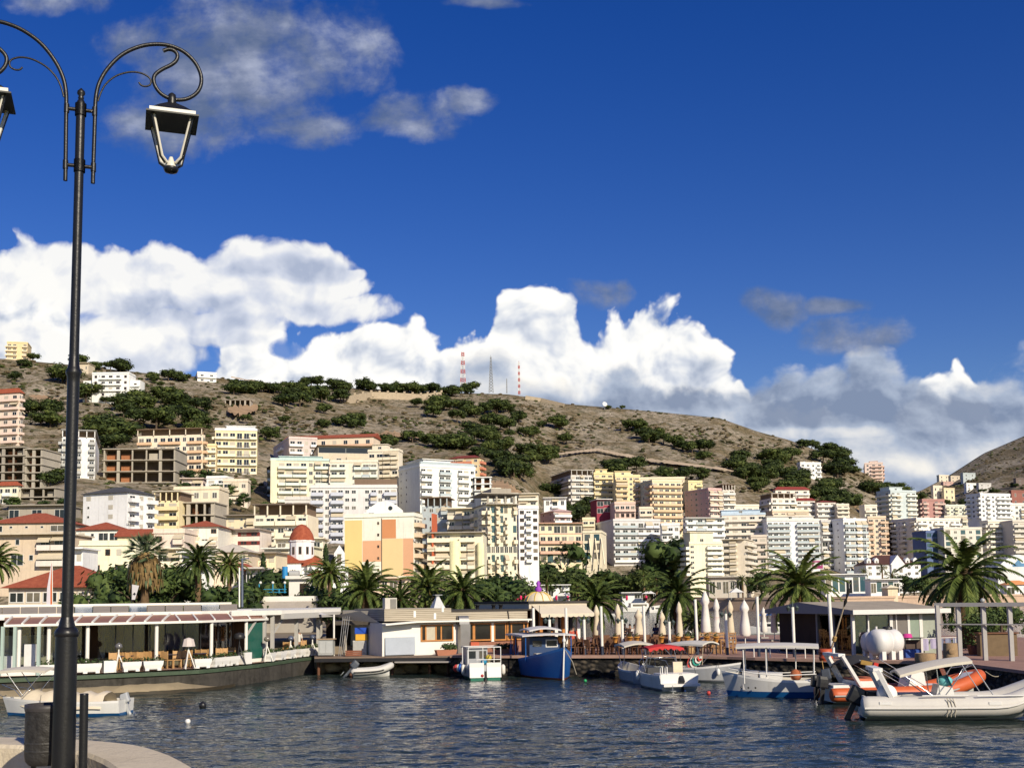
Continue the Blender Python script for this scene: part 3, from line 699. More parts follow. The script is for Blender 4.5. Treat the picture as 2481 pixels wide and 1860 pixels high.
def solar(t, x, y, z, rz=0):
    mb = MB(); mb.tube([(-.6, 0, 1.1), (.6, 0, 1.1)], .26, MWH, 8); mb.box((0, -.6, .65), (1.1, 1.3, .07), mat((.03, .04, .07), .2, .1, key='solar_panel'), rx=radians(38)); mb.bar((-.5, .1, 0), (-.5, .1, 1), .05, .05, IRON); mb.bar((.5, .1, 0), (.5, .1, 1), .05, .05, IRON)
    put('solar_heater', mb.mesh('solar_heater'), t, (x, y, z), rz)
def bld(label, xl, xr, yt, yb, nf, front, side='', rz=0, d=None, xs=None, dep=12, col=CREAM, acc=None, roof='flat', awn=.2, wk='W', pent=None, f0=0, dz=0, sol=0, name='apartment_building', cat='apartment building', group=None, bd=1.3, trim=None, sidecol=None, seed=None, rh=2.2, rcol=None):
    rg = random.Random(seed if seed is not None else int(xl * 7 + yt)); rz = radians(rz)
    hd = hitd((xl + xr) / 2, yb)
    d = hd if d is None else min(d, hd + 3)
    near = xl if rz >= 0 else xr
    tx, ty = cos(rz), sin(rz)
    if rz >= 0:
        p = P(xl, yb, d); w = lerpx(p.x, p.y, tx, ty, xr, yb); org = p
    else:
        q = P(xr, yb, d); w = -lerpx(q.x, q.y, tx, ty, xl, yb); p = q - Vector((tx, ty, 0)) * w
    top = P(near, yt, d).z; base = P(near, yb, d).z; H = top - base; fh = H / nf
    if xs is not None:
        c = p if rz >= 0 else p + Vector((tx, ty, 0)) * w
        dep = abs(lerpx(c.x, c.y, -sin(rz), cos(rz), xs, yb)); dep = min(dep, 40)
    t = thing(name, label, cat, (p.x, p.y, base), rz, group)
    acc = wallm(acc or col); wm = wallm(col); W_ = w
    if roof != 'frame':
        mb = MB(); mb.bx(0, W_, 0, dep, -8, H, wm)
        mb.build('wall', t)
        if trim:
            mb = MB(); tm = wallm(trim)
            for i in range(1, nf): mb.bx(-.1, W_ + .1, -.12, dep + .1, i * fh - .18, i * fh + .12, tm)
            mb.build('floor_band', t)
        facade(t, rg, W_, 0, fh, nf, front, 0, (0, 0, 0), acc, wk, awn, f0, bd, xl < 720 and 1270 < yt < 1420)
        if side:
            if rz >= 0: facade(t, rg, dep, 0, fh, nf, side, -pi / 2, (0, dep, 0), acc, wk, awn, f0, bd)
            else: facade(t, rg, dep, 0, fh, nf, side, pi / 2, (W_, 0, 0), acc, wk, awn, f0, bd)
    mb = MB()
    if roof == 'flat':
        pm = wallm(rcol or col); k = .25
        mb.bx(-k, W_ + k, -k, dep + k, H, H + .22, pm)
        for (a, b, c, e) in ((-.1, W_ + .1, -.1, .1), (-.1, W_ + .1, dep - .1, dep + .1), (-.1, .1, .1, dep - .1), (W_ - .1, W_ + .1, .1, dep - .1)): mb.bx(a, b, c, e, H + .22, H + 1.0, pm)
        mb.build('roof', t)
        if pent:
            a, b, ph = pent; pb = MB(); pb.bx(W_ * a, W_ * b, dep * .25, dep * .9, H + .2, H + ph, wallm(rcol or col)); pb.bx(W_ * a - .4, W_ * b + .4, dep * .25 - .5, dep * .9 + .4, H + ph, H + ph + .22, wallm(rcol or col))
            o = pb.build('penthouse', t)
            put('window', winmesh(1.5, 1.5, 'W'), t, (W_ * (a + b) / 2, dep * .25 - .01, H + .7), 0)
    elif roof == 'slab':
        mb.bx(-.5, W_ + .5, -1.6, dep + .3, H, H + .28, wallm(rcol or col)); mb.build('roof', t)
    elif roof in ('hip', 'gable'):
        m = tilem() if rcol is None else wallm(rcol)
        hiproof(mb, 0, W_, 0, dep, H, rh, m, .7, roof == 'gable'); mb.build('roof', t)
        if roof == 'gable':
            g = MB()
            if W_ >= dep:
                for x in (0, W_): g.poly([(x, 0, H), (x, dep, H), (x, dep / 2, H + rh * .93)], wm)
            else:
                for y in (0, dep): g.poly([(0, y, H), (W_, y, H), (W_ / 2, y, H + rh * .93)], wm)
            g.build('gable_wall', t)
    elif roof == 'terrace':   # columns carrying a slab over the top floor
        m = wallm(rcol or BROWN); mb.bx(-.4, W_ + .4, -1.2, dep + .2, H + 2.5, H + 2.75, m); mb.build('roof', t)
        for i in range(5):
            c = MB(); c.bx(-.15, .15, -.15, .15, H, H + 2.5, wm); put('column', c.mesh('column'), t, (.2 + (W_ - .4) * i / 4, -.6, 0))
        g = MB(); g.bx(.5, W_ - .5, 2.5, dep - .5, H, H + 2.5, wallm(BROWN)); g.build('terrace_wall', t)
    elif roof == 'frame':     # unfinished concrete skeleton
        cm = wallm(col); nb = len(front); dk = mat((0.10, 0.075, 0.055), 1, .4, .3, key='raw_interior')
        for i in range(nf + 1):
            s = MB(); s.bx(-.4, W_ + .4, -.8, dep, i * fh - .32, i * fh, cm); s.build('floor_slab', t)
        for i in range(nf):
            for j in range(nb + 1):
                wd_ = 1.1 if j % 3 == 1 else .5
                c = MB(); c.bx(-wd_ / 2, wd_ / 2, -.25, .25, 0, fh - .325, cm); put('column', c.mesh('column'), t, (.3 + (W_ - .6) * j / nb, 0, i * fh))
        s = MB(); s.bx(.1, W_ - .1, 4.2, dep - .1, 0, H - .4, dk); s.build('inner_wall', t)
        for i in range(nf):
            for j, c in enumerate(front):
                x0 = (W_) * j / nb + .45; x1 = W_ * (j + 1) / nb - .45
                if c == 'k':
                    k2 = MB(); k2.bx(x0, x1, 2.6, 2.8, i * fh, i * fh + fh * .55, mat((0.36, 0.15, 0.07), 1, .3, 1.5, key='brick')); k2.build('brick_wall', t)
                if c == 'c' and i == nf - 1:
                    k2 = MB(); k2.bx(x0, x1, 1.6, 1.8, i * fh, i * fh + fh * .6, cm); k2.build('infill_wall', t)
        s = MB(); s.bx(0, .4, .3, dep, -8, H - .35, cm); s.bx(W_ - .4, W_, .3, dep, -8, H - .35, cm); s.bx(.45, W_ - .45, .3, dep - .2, -8, -.35, cm); s.build('end_wall', t)
    if roof == 'flat' and nf >= 3 and not sol: sol = rg.choice((0, 1, 2, 2))
    for i in range(sol): solar(t, W_ * (i + .6) / (sol + .3), dep * .4, H + .25, ru(-.3, .3))
    t['w'] = 0; del t['w']
    return t, w, dep, H, fh
def house(label, *a, **k): k.setdefault('name', 'house'); k.setdefault('cat', 'house'); return bld(label, *a, **k)
B = bld
# ---- left slope
B('yellow four storey block alone at the left end of the hill crest', 16, 66, 830, 872, 4, 'BB.B', 'BB', 14, xs=5, col=YEL, acc=(.66, .5, .3), awn=0)
B('tall pink block with red tile roof cut by the left edge of the picture', -40, 44, 951, 1072, 6, 'BBBB', 'BB', -14, xs=53, col=(.68, .52, .43), acc=(.68, .47, .39), roof='hip', rh=2.5, awn=.3)
B('unfinished grey concrete skeleton at the left edge under the tall pink block', -20, 58, 1082, 1182, 5, 'ckc', rz=-4, dep=16, col=CONC, roof='frame', awn=0, name='unfinished_building', cat='building')
B('unfinished concrete skeleton set back right beside the left edge one', 60, 101, 1086, 1182, 5, 'k.', rz=-4, dep=14, col=(.36, .32, .26), roof='frame', name='unfinished_building', cat='building')
B('narrow white block with grey balconies right behind the lamp post', 148, 229, 1058, 1165, 6, 'BwB.B', 'BB', 18, xs=128, col=COOL, acc=(.33, .35, .36), roof='terrace', rcol=(.3, .31, .32), awn=0)
B('big unfinished three storey concrete skeleton with square columns', 250, 424, 1087, 1169, 3, 'kk.c.', rz=2, dep=18, col=(.34, .30, .235), roof='frame', name='unfinished_building', cat='building')
B('pink and orange hotel with a dark roof terrace left of the yellow hotel', 333, 490, 1052, 1142, 4, 'BBWBBBWBB', 'B', -6, xs=496, col=(.70, .58, .42), acc=(.68, .38, .18), roof='terrace', awn=.1)
t, w, dp, H, fh = B('white round fronted five storey apartment house below the crest', 222, 312, 906, 977, 5, ['.W.W.', '.W.W.', 'WBBBW', 'WBBBW', 'WBBBW'], rz=0, col=WHITE, awn=0, wk='O')
mb = MB(); mb.lathe([(w * .5, -6), (w * .5, H), (w * .52, H + .1), (w * .52, H + .9), (0, H + 1.0)], (w * .5, w * .42, 0), wallm(WHITE), 32, sy=.62); mb.build('round_tower', t)
for s in (-1, 1):
    mb = MB(); mb.bx(-w * .28 if s < 0 else w, 0 if s < 0 else w * 1.26, 2.5, dp - 1, -7, H * .8, wallm(WHITE)); mb.build('wing', t)
    for i in range(4): put('balcony', balmesh(w * .24, 1.2, wallm(WHITE), 'B'), t, (-w * .14 if s < 0 else w * 1.13, 2.49, fh * i * .95 + .1)); put('window', winmesh(1.6, 2, 'O'), t, (-w * .14 if s < 0 else w * 1.13, 2.5, fh * i * .95 + .15))
house('small white two storey house on the crest among pines', 478, 524, 903, 926, 2, 'BB', 'w', 20, xs=463, col=WHITE, awn=0)
house('low beige ruined house on the crest behind the lamp post', 120, 150, 886, 905, 1, '..', rz=10, col=BEIGE, roof='slab')
house('low beige flat house on the crest right of the lamp post', 192, 214, 880, 905, 1, '.w', rz=0, col=BEIGE, roof='slab')
B('ruined concrete frame on a red earth cut high on the slope', 545, 607, 968, 985, 1, '.....', rz=4, dep=10, col=(.36, .31, .26), roof='frame', name='unfinished_building', cat='building')
B('yellow curved balcony hotel with a white top storey', 520, 622, 1042, 1148, 5, 'BBBIIB', 'BB', 12, xs=497, col=(.76, .58, .28), acc=(.74, .62, .44), awn=.1, pent=(.25, .95, 3.4), rcol=WHITE)
B('yellow hotel side wing with slim balconies left of its tower', 495, 523, 1080, 1148, 4, 'BB', rz=10, col=(.74, .54, .24), acc=(.72, .60, .42), d=545)
B('terraced hotel with orange tiled top terraces behind the pink grey block', 690, 905, 1058, 1100, 2, 'BBBBBBBB', rz=-8, dep=14, col=(.66, .50, .36), acc=(.62, .34, .20), roof='gable', rh=2.8, awn=.2, d=600)
B('pink and grey block with white corner balconies and a blue roof tank', 700, 768, 1062, 1118, 3, 'BBSB', 'SBS', 22, xs=640, col=(.52, .42, .41), acc=WHITE, awn=.3, d=520, sol=1)
t, w, dp, H, fh = B('pale yellow corner block with many white awnings on its balconies', 655, 797, 1115, 1216, 5, ['.BBABW.B', '.AABAWAB', '.BAABWBB', '.AABBWBA', '.BBBBWBB'], 'BBW', 12, xs=617, col=PALEY, acc=(.50, .60, .56), awn=.5, d=440, pent=(.15, .9, 2.8), rcol=CYAN, sol=2)
mb = MB(); mb.bx(w * .0, w * .09, -1.6, .2, -6, H, wallm(PALEY)); mb.build('stair_tower', t)
B('beige block with brown roof and glazed top storey behind the lavender building', 770, 905, 1080, 1170, 4, ['BABB', 'BBBA', 'BAAB', 'LLLL'], 'w.', 14, xs=760, col=BEIGE, acc=(.60, .56, .50), roof='slab', rcol=BROWN, d=500, awn=.4)
B('pale block with pale green balcony edges in the middle of the slope', 800, 915, 1120, 1175, 3, 'BB.BGB', '', 4, col=(.64, .60, .48), acc=(.52, .62, .56), d=435, awn=.2, sol=1)
B('cream block with long balconies left of the big white corner building', 892, 966, 1092, 1218, 6, 'BBAB', '', -10, col=(.66, .58, .44), acc=(.64, .55, .40), xs=976, d=455, awn=.4, pent=(.1, .6, 3))
# ---- centre
t, w, dp, H, fh = B('big white corner building with rows of deep balconies and a glass roof terrace', 1018, 1152, 1130, 1218, 5, 'BB.GG.BBW', 'ww..', 30, xs=966, col=(.70, .68, .64), acc=WHITE, awn=0, d=430)
mb = MB(); mb.bx(.3, w - .3, .05, .2, H + 1.0, H + 2.1, GRAIL); mb.bx(.05, .2, .3, dp - .3, H + 1.0, H + 2.1, GRAIL); mb.build('glass_railing', t)
mb = MB(); mb.bx(2.5, w * .6, 2.5, dp - 2, H + .2, H + 3.2, wallm(WHITE)); mb.bx(1.8, w * .64, 1.8, dp - 1.6, H + 3.2, H + 3.45, wallm(WHITE)); mb.build('penthouse', t)
B('yellow hotel with a dark red overhanging roof behind the white corner building', 1090, 1162, 1108, 1150, 3, 'BABW', 'B', -16, xs=1172, col=YEL, acc=(.52, .20, .12), roof='hip', rcol=(.16, .03, .025), rh=1.6, d=520)
B('white open frame block with orange inside walls right of the white corner building', 1150, 1190, 1155, 1187, 2, 'kk', rz=2, dep=12, col=WHITE, roof='frame', d=440, name='unfinished_building', cat='building')
t, w, dp, H, fh = B('lavender grey apartment tower with pale blue balcony fronts', 752, 962, 1182, 1318, 7, 'BBWBBWW.WBWBB', '', 5, dep=14, col=LAV, acc=(.40, .45, .58), d=352, awn=.3)
mb = MB(); mb.bx(w * .5, w, 3, dp - 3, H + .2, H + 3, wallm(BROWN)); mb.build('penthouse', t)
t, w, dp, H, fh = B('white house with a curved roof and round window behind the colour block wall', 888, 976, 1236, 1300, 3, 'B.ww', rz=4, col=WHITE, d=318, roof='none')
mb = MB(); ring = [(w * i / 16, 0, H + 2.6 * sin(pi * i / 16)) for i in range(17)]
mb.loft([ring, [(x, dp, z) for x, y, z in ring]], wallm(WHITE), closed=False); mb.poly([(x, -.01, z) for x, y, z in ring], wallm(WHITE)); mb.build('roof', t)
mb = MB(); mb.lathe([(.6, 0), (.6, .1)], (0, 0, 0), GLASS, 16); o = mb.build('round_window', t); o.location = (w * .66, -.02, H + .6); o.rotation_euler = (pi / 2, 0, 0)
# colour block wall
t, w, dp, H, fh = B('cream building with a blank wall of yellow peach and orange colour squares', 835, 1003, 1250, 1400, 6, '.....', 'BBB', -12, xs=1024, col=(.80, .72, .55), acc=(.72, .50, .30), d=300, awn=.2)
def panel(x0, x1, z0, z1, c, nm='painted_panel'):
    mb = MB(); mb.bx(x0 * w, x1 * w, -.03, .02, z0 * H, z1 * H, mat(c, .9, .06, .3, key='painted_panel')); mb.build(nm, t)
YP, PP, OP = (.82, .62, .27), (.74, .42, .25), (.66, .29, .13)
panel(0, .255, -.1, .96, YP); panel(.262, .53, .28, .62, PP); panel(.545, .745, .65, .96, OP); panel(.545, .845, .04, .645, (.80, .62, .33)); panel(.848, .995, .04, .645, PP)
mb = MB(); mb.bx(.532 * w, .543 * w, -.05, .02, -.1 * H, .98 * H, mat(BROWN, key='joint')); mb.build('wall_joint', t)
for i in range(5): put('window', winmesh(.5, .7, 'O'), t, (w * .49, -.02, H * (.12 + i * .19)))
mb = MB(); mb.bx(w + dp * .5, w + dp * .5 + .4, dp * .4, dp * .9, 0, H + .8, wallm((.45, .11, .05))); mb.build('red_fin', t)
B('grey blue block with a flat roof awning behind the yellow columned building', 1022, 1086, 1225, 1330, 5, 'wWSB', rz=-8, xs=1100, side='BB', col=BLUEG, acc=BLUEG, d=350, awn=.4, roof='terrace', rcol=BROWN)
B('cream stepped block with wide terraces between the grey blue block and the tall tower', 1085, 1160, 1232, 1330, 4, 'BABB', rz=-4, col=(.68, .58, .38), acc=(.68, .58, .42), d=338, awn=.5, roof='slab')
t, w, dp, H, fh = B('yellow fronted apartment block with two round yellow columns and awnings', 1036, 1172, 1290, 1420, 6, ['ABB.BB.', 'BAB.AB.', 'AAB.BA.', 'BBB.AB.', 'ABB.BA.', 'BBB.BB.'], rz=-3, col=(.70, .62, .44), acc=(.70, .62, .46), d=300, awn=.35, roof='slab', rcol=CONC)
for a in (.50, .955):
    mb = MB(); mb.lathe([(1.5 if a < .9 else .9, -4), (1.5 if a < .9 else .9, H - (2.2 if a < .9 else 2.8)), (0.01, H - 1.9 if a < .9 else H - 2.5)], (w * a, -.7, 0), wallm((.80, .66, .30)), 18); mb.build('column', t)
t, w, dp, H, fh = B('tall cream tower with coloured glass strips and an unfinished top floor', 1180, 1254, 1222, 1412, 8, ['B.TBT.B', 'BTATB.W', 'BTBTA.B', 'DDDDDDD', 'BTBTB.B', 'BTBTB.T', 'BTBTB.W', 'BTBTT.B'], 'BWB', 16, xs=1150, col=(.70, .62, .42), acc=(.68, .58, .40), d=322, awn=.35, roof='slab', rcol=CONC)
for i in range(4):
    c = MB(); c.bx(-.25, .25, -.25, .25, H + .3, H + 3, wallm(CONC)); put('column', c.mesh('column'), t, (.6 + (w - 1.2) * i / 3, .5, 0))
c = MB(); c.bx(-1.5, w + 1.2, -1.0, dp, H + 3, H + 3.3, wallm(CONC)); c.bx(2, w - 1, 2, dp - 2, H + 3.3, H + 4.8, wallm(CONC)); c.build('top_slab', t)
B('white block with arched brown doors and a pale blue tint right of the tall tower', 1258, 1306, 1232, 1362, 7, 'OBO', 'O', 10, xs=1250, col=(.66, .69, .73), acc=WHITE, d=372, wk='O', awn=.1)
B('salmon apartment block with pale yellow upper walls and red bands', 1308, 1411, 1268, 1366, 4, ['TTDTTT', 'BBBBBB', 'BBBBBB', 'WWDDWD'], 'BB', 8, xs=1302, col=(.72, .58, .34), acc=(.64, .34, .22), d=432, trim=(.58, .26, .17), roof='slab', rcol=(.58, .28, .18), awn=.1)
house('pink villa with arches and two white balconies above the salmon block', 1342, 1384, 1238, 1266, 2, 'BBB', 'ww', 20, xs=1309, col=(.60, .33, .32), acc=WHITE, roof='hip', rcol=(.58, .35, .33), rh=1.5, d=500, wk='O', awn=0)
t, w, dp, H, fh = B('small cream block with slanted buttress ribs beside the white hotel', 1413, 1458, 1290, 1356, 3, 'TT', rz=-10, xs=1470, col=(.68, .60, .42), d=455, awn=0)
for i in range(3):
    mb = MB(); mb.bar((w * (.35 + .32 * i), -.3, H * .8), (w * (.5 + .34 * i), -3.2, -2), .35, .5, wallm((.68, .60, .42))); mb.build('buttress', t)
B('grey sided block with a dark roof terrace at the left of the yellow hotels', 1384, 1437, 1150, 1212, 4, 'BBABB', 'BBB', 16, xs=1334, col=(.50, .48, .47), acc=(.56, .55, .55), roof='terrace', rcol=(.5, .48, .45), d=610, awn=.4)
B('slim yellow tower right of the grey sided block', 1440, 1487, 1148, 1212, 5, 'BBB', 'w', 8, xs=1436, col=(.72, .56, .22), acc=(.70, .54, .26), d=612, awn=.2, pent=(.1, .7, 2.6))
B('wider yellow block with a cream cap left of the big orange hotel', 1492, 1552, 1154, 1216, 5, 'BBWB', 'w', 8, xs=1487, col=(.72, .58, .26), acc=(.66, .44, .20), d=600, awn=.3, pent=(0, .65, 2.8))
B('pale cream block peeping over the big orange hotel', 1552, 1660, 1160, 1215, 4, 'BBBBB', rz=0, col=(.68, .58, .40), acc=(.68, .56, .38), d=640, awn=.2)
B('big orange and cream hotel with a grid of identical balconies', 1583, 1654, 1166, 1284, 8, 'BBBBB', 'AWB', 16, xs=1541, col=(.74, .60, .34), acc=(.68, .40, .20), d=560, awn=.12)
B('yellow house with a roof frame right above the pink walled block', 1668, 1702, 1168, 1190, 2, 'wB', rz=5, col=(.72, .58, .24), d=620, awn=0)
B('block with a blank pink side wall and red cream balconies', 1718, 1750, 1186, 1252, 5, 'BBA', 'wwWww', 26, xs=1660, col=(.56, .31, .31), acc=(.66, .50, .42), d=560, awn=.2)
B('beige grey block joined to the right of the pink walled one', 1752, 1782, 1186, 1250, 5, 'BB', rz=10, col=(.58, .52, .47), acc=(.60, .58, .56), d=575, roof='terrace', awn=.2)
house('dark maroon walled villa with a white terrace roof', 1446, 1480, 1210, 1244, 2, 'DL', '..', 10, xs=1431, col=(.24, .035, .055), acc=WHITE, roof='slab', rcol=WHITE, d=530)
house('pink villa with columns and roof plants in front of the orange hotel', 1490, 1540, 1220, 1258, 2, ['OOOO', 'BBBB'], '', 6, col=(.60, .40, .33), acc=(.60, .40, .33), d=520, awn=0)
t, w, dp, H, fh = B('white hotel with grey side wall and long rows of glazed balconies', 1488, 1602, 1262, 1362, 6, ['BBBBAB', 'GGGBBB', 'GGGABB', 'GGGBAA', 'GGGBBB', 'GGGIAB'], 'w.w', 12, xs=1440, col=(.50, .50, .53), acc=(.74, .74, .75), d=482, awn=.1, sol=2)
B('cream tower block with rounded white balconies at its left corner', 1672, 1752, 1318, 1394, 6, 'W..BBB', 'BB', 14, xs=1650, col=(.74, .62, .42), acc=(.74, .68, .56), d=425, awn=.1, pent=(.1, .8, 4.5), f0=0)
B('beige block with deep side shade right behind the cream tower block', 1752, 1806, 1306, 1396, 6, 'BA.', 'BB', -22, xs=1828, col=(.62, .54, .42), acc=(.62, .56, .46), d=440, awn=.4, roof='slab')
B('stepped white terraced house over the cream tower block', 1662, 1756, 1255, 1300, 3, 'BGBB', 'W', 10, xs=1656, col=(.66, .66, .66), acc=WHITE, d=500, awn=.2, roof='slab')
B('broad beige building with a pale blue top storey and deep balconies', 1752, 1858, 1246, 1360, 7, 'BBBBB', '', -8, xs=1866, col=(.66, .58, .50), acc=(.66, .58, .50), d=535, rcol=LBLUE, awn=.2, pent=(0, .9, 2.5))
# ---- right
B('wide white terraced hotel at the foot of the wooded slope', 1870, 1930, 1206, 1252, 3, 'BBBB', 'BB', 12, xs=1841, col=(.68, .60, .54), acc=(.70, .66, .62), roof='terrace', rcol=(.5, .45, .4), d=660, awn=.1)
B('red roofed top wing rising above the white terraced hotel', 1880, 1962, 1186, 1225, 3, 'BBBB', 'B', 8, xs=1874, col=(.70, .58, .50), acc=(.70, .64, .60), roof='hip', rcol=DKRED, rh=2, d=690, awn=0)
B('white balconied wing with a dark red roof in the middle of the terraced hotel', 1930, 1976, 1212, 1252, 3, 'BBB', 'B', 6, xs=1926, col=(.66, .58, .54), acc=(.70, .66, .63), roof='hip', rcol=DKRED, rh=1.5, d=655, awn=0)
B('lower right wing with a dark red roof of the terraced hotel', 1980, 2026, 1216, 1252, 3, 'BBB', '', 4, col=(.66, .58, .54), acc=(.70, .66, .63), roof='hip', rcol=DKRED, rh=1.4, d=650, awn=0)
B('last small cream end block of the terraced row by the trees', 2028, 2058, 1224, 1254, 3, 'BB', rz=0, col=(.66, .58, .46), d=645, awn=0)
B('long orange cream terrace row below the terraced hotel', 1872, 1960, 1240, 1262, 2, 'BBABB', rz=2, col=(.68, .52, .36), acc=(.66, .48, .34), d=600, awn=.3)
B('big white apartment block with pale blue glass balconies in two bays', 1862, 1989, 1262, 1385, 9, ['.........', 'GGGG.GGGG', 'GGGG.GGGG', 'GAAG.GGGG', 'GGGG.GGGG', 'GGGG.GGAG', 'GGGG.GGGG', 'GGGG.GGGG', 'GGGG.GGGG'], '', 3, dep=16, col=(.70, .72, .76), acc=WHITE, d=515, awn=.03, pent=(.05, .95, 2.2), rcol=(.62, .60, .55))
B('shaded grey block with brown awnings between the two white blue blocks', 1994, 2024, 1264, 1385, 8, ['AB', 'DB', 'AB', 'BA', 'DB', 'BB', 'AA', 'BD'], rz=12, dep=14, col=(.45, .45, .46), acc=(.52, .52, .53), d=522, awn=.3)
B('white block with a plain grey side wall and blue edged balconies', 2048, 2104, 1260, 1388, 8, 'GGAG', '.w.', 20, xs=2021, col=(.64, .66, .70), acc=WHITE, d=505, awn=.1)
B('peach apartment block with orange balconies right of the white blue block', 2106, 2150, 1254, 1348, 7, 'BWB', 'BB', -8, xs=2158, col=(.72, .54, .36), acc=(.66, .42, .26), d=560, awn=.1)
B('half built brown concrete block squeezed beside the peach block', 2136, 2170, 1266, 1350, 6, '.c', rz=0, dep=14, col=(.30, .22, .16), roof='frame', d=580, name='unfinished_building', cat='building')
B('long block with a dark shaded side and a bright white front behind the mansard hotel', 2224, 2330, 1258, 1348, 7, 'BBWBBWBB', 'BwB.B', 24, xs=2164, col=(.66, .62, .55), acc=(.68, .65, .60), d=565, awn=.1)
B('pale blue grey tower with cream balconies near the saddle', 2160, 2222, 1190, 1258, 6, 'BB.BB', 'BB', 22, xs=2126, col=(.40, .50, .54), acc=(.68, .64, .52), d=680, awn=.05, pent=(.1, .6, 3))
B('dull red block with pink balconies right of the blue grey tower', 2236, 2290, 1212, 1254, 4, 'B.BB', 'B', 14, xs=2224, col=(.42, .17, .15), acc=(.58, .36, .30), d=690, awn=0)
B('small two tone pale blue and yellow block beside the dull red one', 2292, 2344, 1226, 1254, 3, 'BWBWB', rz=4, col=(.58, .62, .52), acc=(.62, .60, .40), d=690, awn=0)
B('large bright white block with a spiky unfinished roofline at the right', 2378, 2450, 1198, 1254, 5, 'WBWBBB', 'BWB', 20, xs=2343, col=(.72, .72, .72), acc=WHITE, d=640, awn=0)
for i in range(5):
    pass
B('beige apartment block behind the crown of the biggest palm', 2398, 2456, 1264, 1352, 7, 'BBBB', 'B', 16, xs=2378, col=(.66, .60, .48), acc=(.66, .62, .52), d=560, awn=.2)
B('grey beige block cut by the right edge of the picture', 2458, 2520, 1264, 1352, 7, 'BBBB', rz=6, col=(.52, .48, .42), acc=(.56, .52, .46), d=555, awn=.2)
B('dark blue glass fronted block behind the palm fronds', 2246, 2275, 1290, 1350, 5, 'TT', rz=10, col=(.10, .14, .26), acc=BLUEG, d=520, awn=0)
B('pale block with turquoise glass behind the biggest palm', 2290, 2382, 1282, 1352, 5, 'TWTWT', rz=8, col=(.58, .55, .48), d=515, awn=0)
# mansard hotel
t, w, dp, H, fh = bld('white hotel with a dark mansard roof and small dormers', 2100, 2232, 1368, 1412, 3, ['DDTTTTD', 'WWWWWWW', 'WWWWWWW'], rz=4, dep=14, col=(.74, .74, .76), roof='none', d=475, name='hotel', cat='hotel')
mb = MB(); hiproof(mb, 0, w, 0, dp, H, 4.2, wallm((.07, .03, .025)), .4); mb.build('roof', t)
for i in (0, 1, 5, 6):
    mb = MB(); mb.bx(-.9, .9, -.2, 2.5, 0, 1.6, wallm(WHITE)); mb.poly([(-1, -.25, 1.6), (1, -.25, 1.6), (0, -.25, 2.5)], wallm(WHITE)); mb.poly([(-1, -.25, 1.6), (0, -.25, 2.5), (0, 3, 2.5), (-1, 3, 1.6)], wallm(WHITE)); mb.poly([(1, -.25, 1.6), (1, 3, 1.6), (0, 3, 2.5), (0, -.25, 2.5)], wallm(WHITE))
    o = mb.build('dormer', t); o.location = (w * (i + .5) / 7, 1.2, H + .5); put('window', winmesh(.8, 1.0, 'W'), o, (0, -.21, .3))
mb = MB(); g = wallm(WHITE); mb.bx(w * .45, w * .68, -1, 4, -3, H, g); mb.poly([(w * .43, -1.02, H), (w * .70, -1.02, H), (w * .565, -1.02, H + 4)], g); mb.poly([(w * .43, -1.02, H), (w * .565, -1.02, H + 4), (w * .565, 6, H + 4), (w * .43, 6, H)], g); mb.poly([(w * .70, -1.02, H), (w * .70, 6, H), (w * .565, 6, H + 4), (w * .565, -1.02, H + 4)], g); mb.build('gable_front', t)
for i in range(2): put('window', winmesh(1.4, 1.8, 'W'), t, (w * (.51 + i * .11), -1.02, H * .55))
house('white three storey house standing in the wood on the right shoulder', 1940, 1990, 1122, 1156, 3, 'BBWB', 'W', 14, xs=1932, col=WHITE, acc=WHITE, awn=0)
B('pink and white stepped tower alone on the skyline near the saddle', 2096, 2140, 1122, 1158, 4, 'WBB', 'BB', -16, xs=2149, col=(.70, .52, .46), acc=(.66, .42, .34), awn=0, pent=(.3, .75, 3))
for lb, xl, xr, yt, yb, c in [('small cream house at the foot of the far right hill', 2276, 2300, 1152, 1168, CREAM), ('beige cube house right of the cream one under the far hill', 2304, 2326, 1154, 1168, BEIGE), ('small blue grey house highest under the far right hill', 2334, 2364, 1147, 1164, BLUEG),
        ('small dull pink house below the cream house of the far hill', 2286, 2310, 1168, 1178, (.5, .28, .24)), ('plain pale wall house with a blank gable in the saddle', 2262, 2284, 1178, 1206, (.62, .56, .44)), ('narrow yellow house beside the blank gable in the saddle', 2288, 2314, 1184, 1212, (.68, .56, .32)),
        ('grey roofed low house on the far hill above the bright white block', 2372, 2402, 1172, 1186, (.46, .46, .46)), ('white low house on the far hill left of the grey roofed one', 2342, 2366, 1172, 1186, WHITE), ('rust red brick house at the right edge under the far hill', 2452, 2490, 1190, 1226, (.24, .10, .08)), ('unfinished dark house cut by the right edge on the far hill', 2462, 2500, 1160, 1174, (.14, .11, .10))]:
    house(lb, xl, xr, yt, yb, 2, 'WW', 'w', 15, xs=xl - 6, col=c, awn=0, d=hitd((xl + xr) / 2, yb))
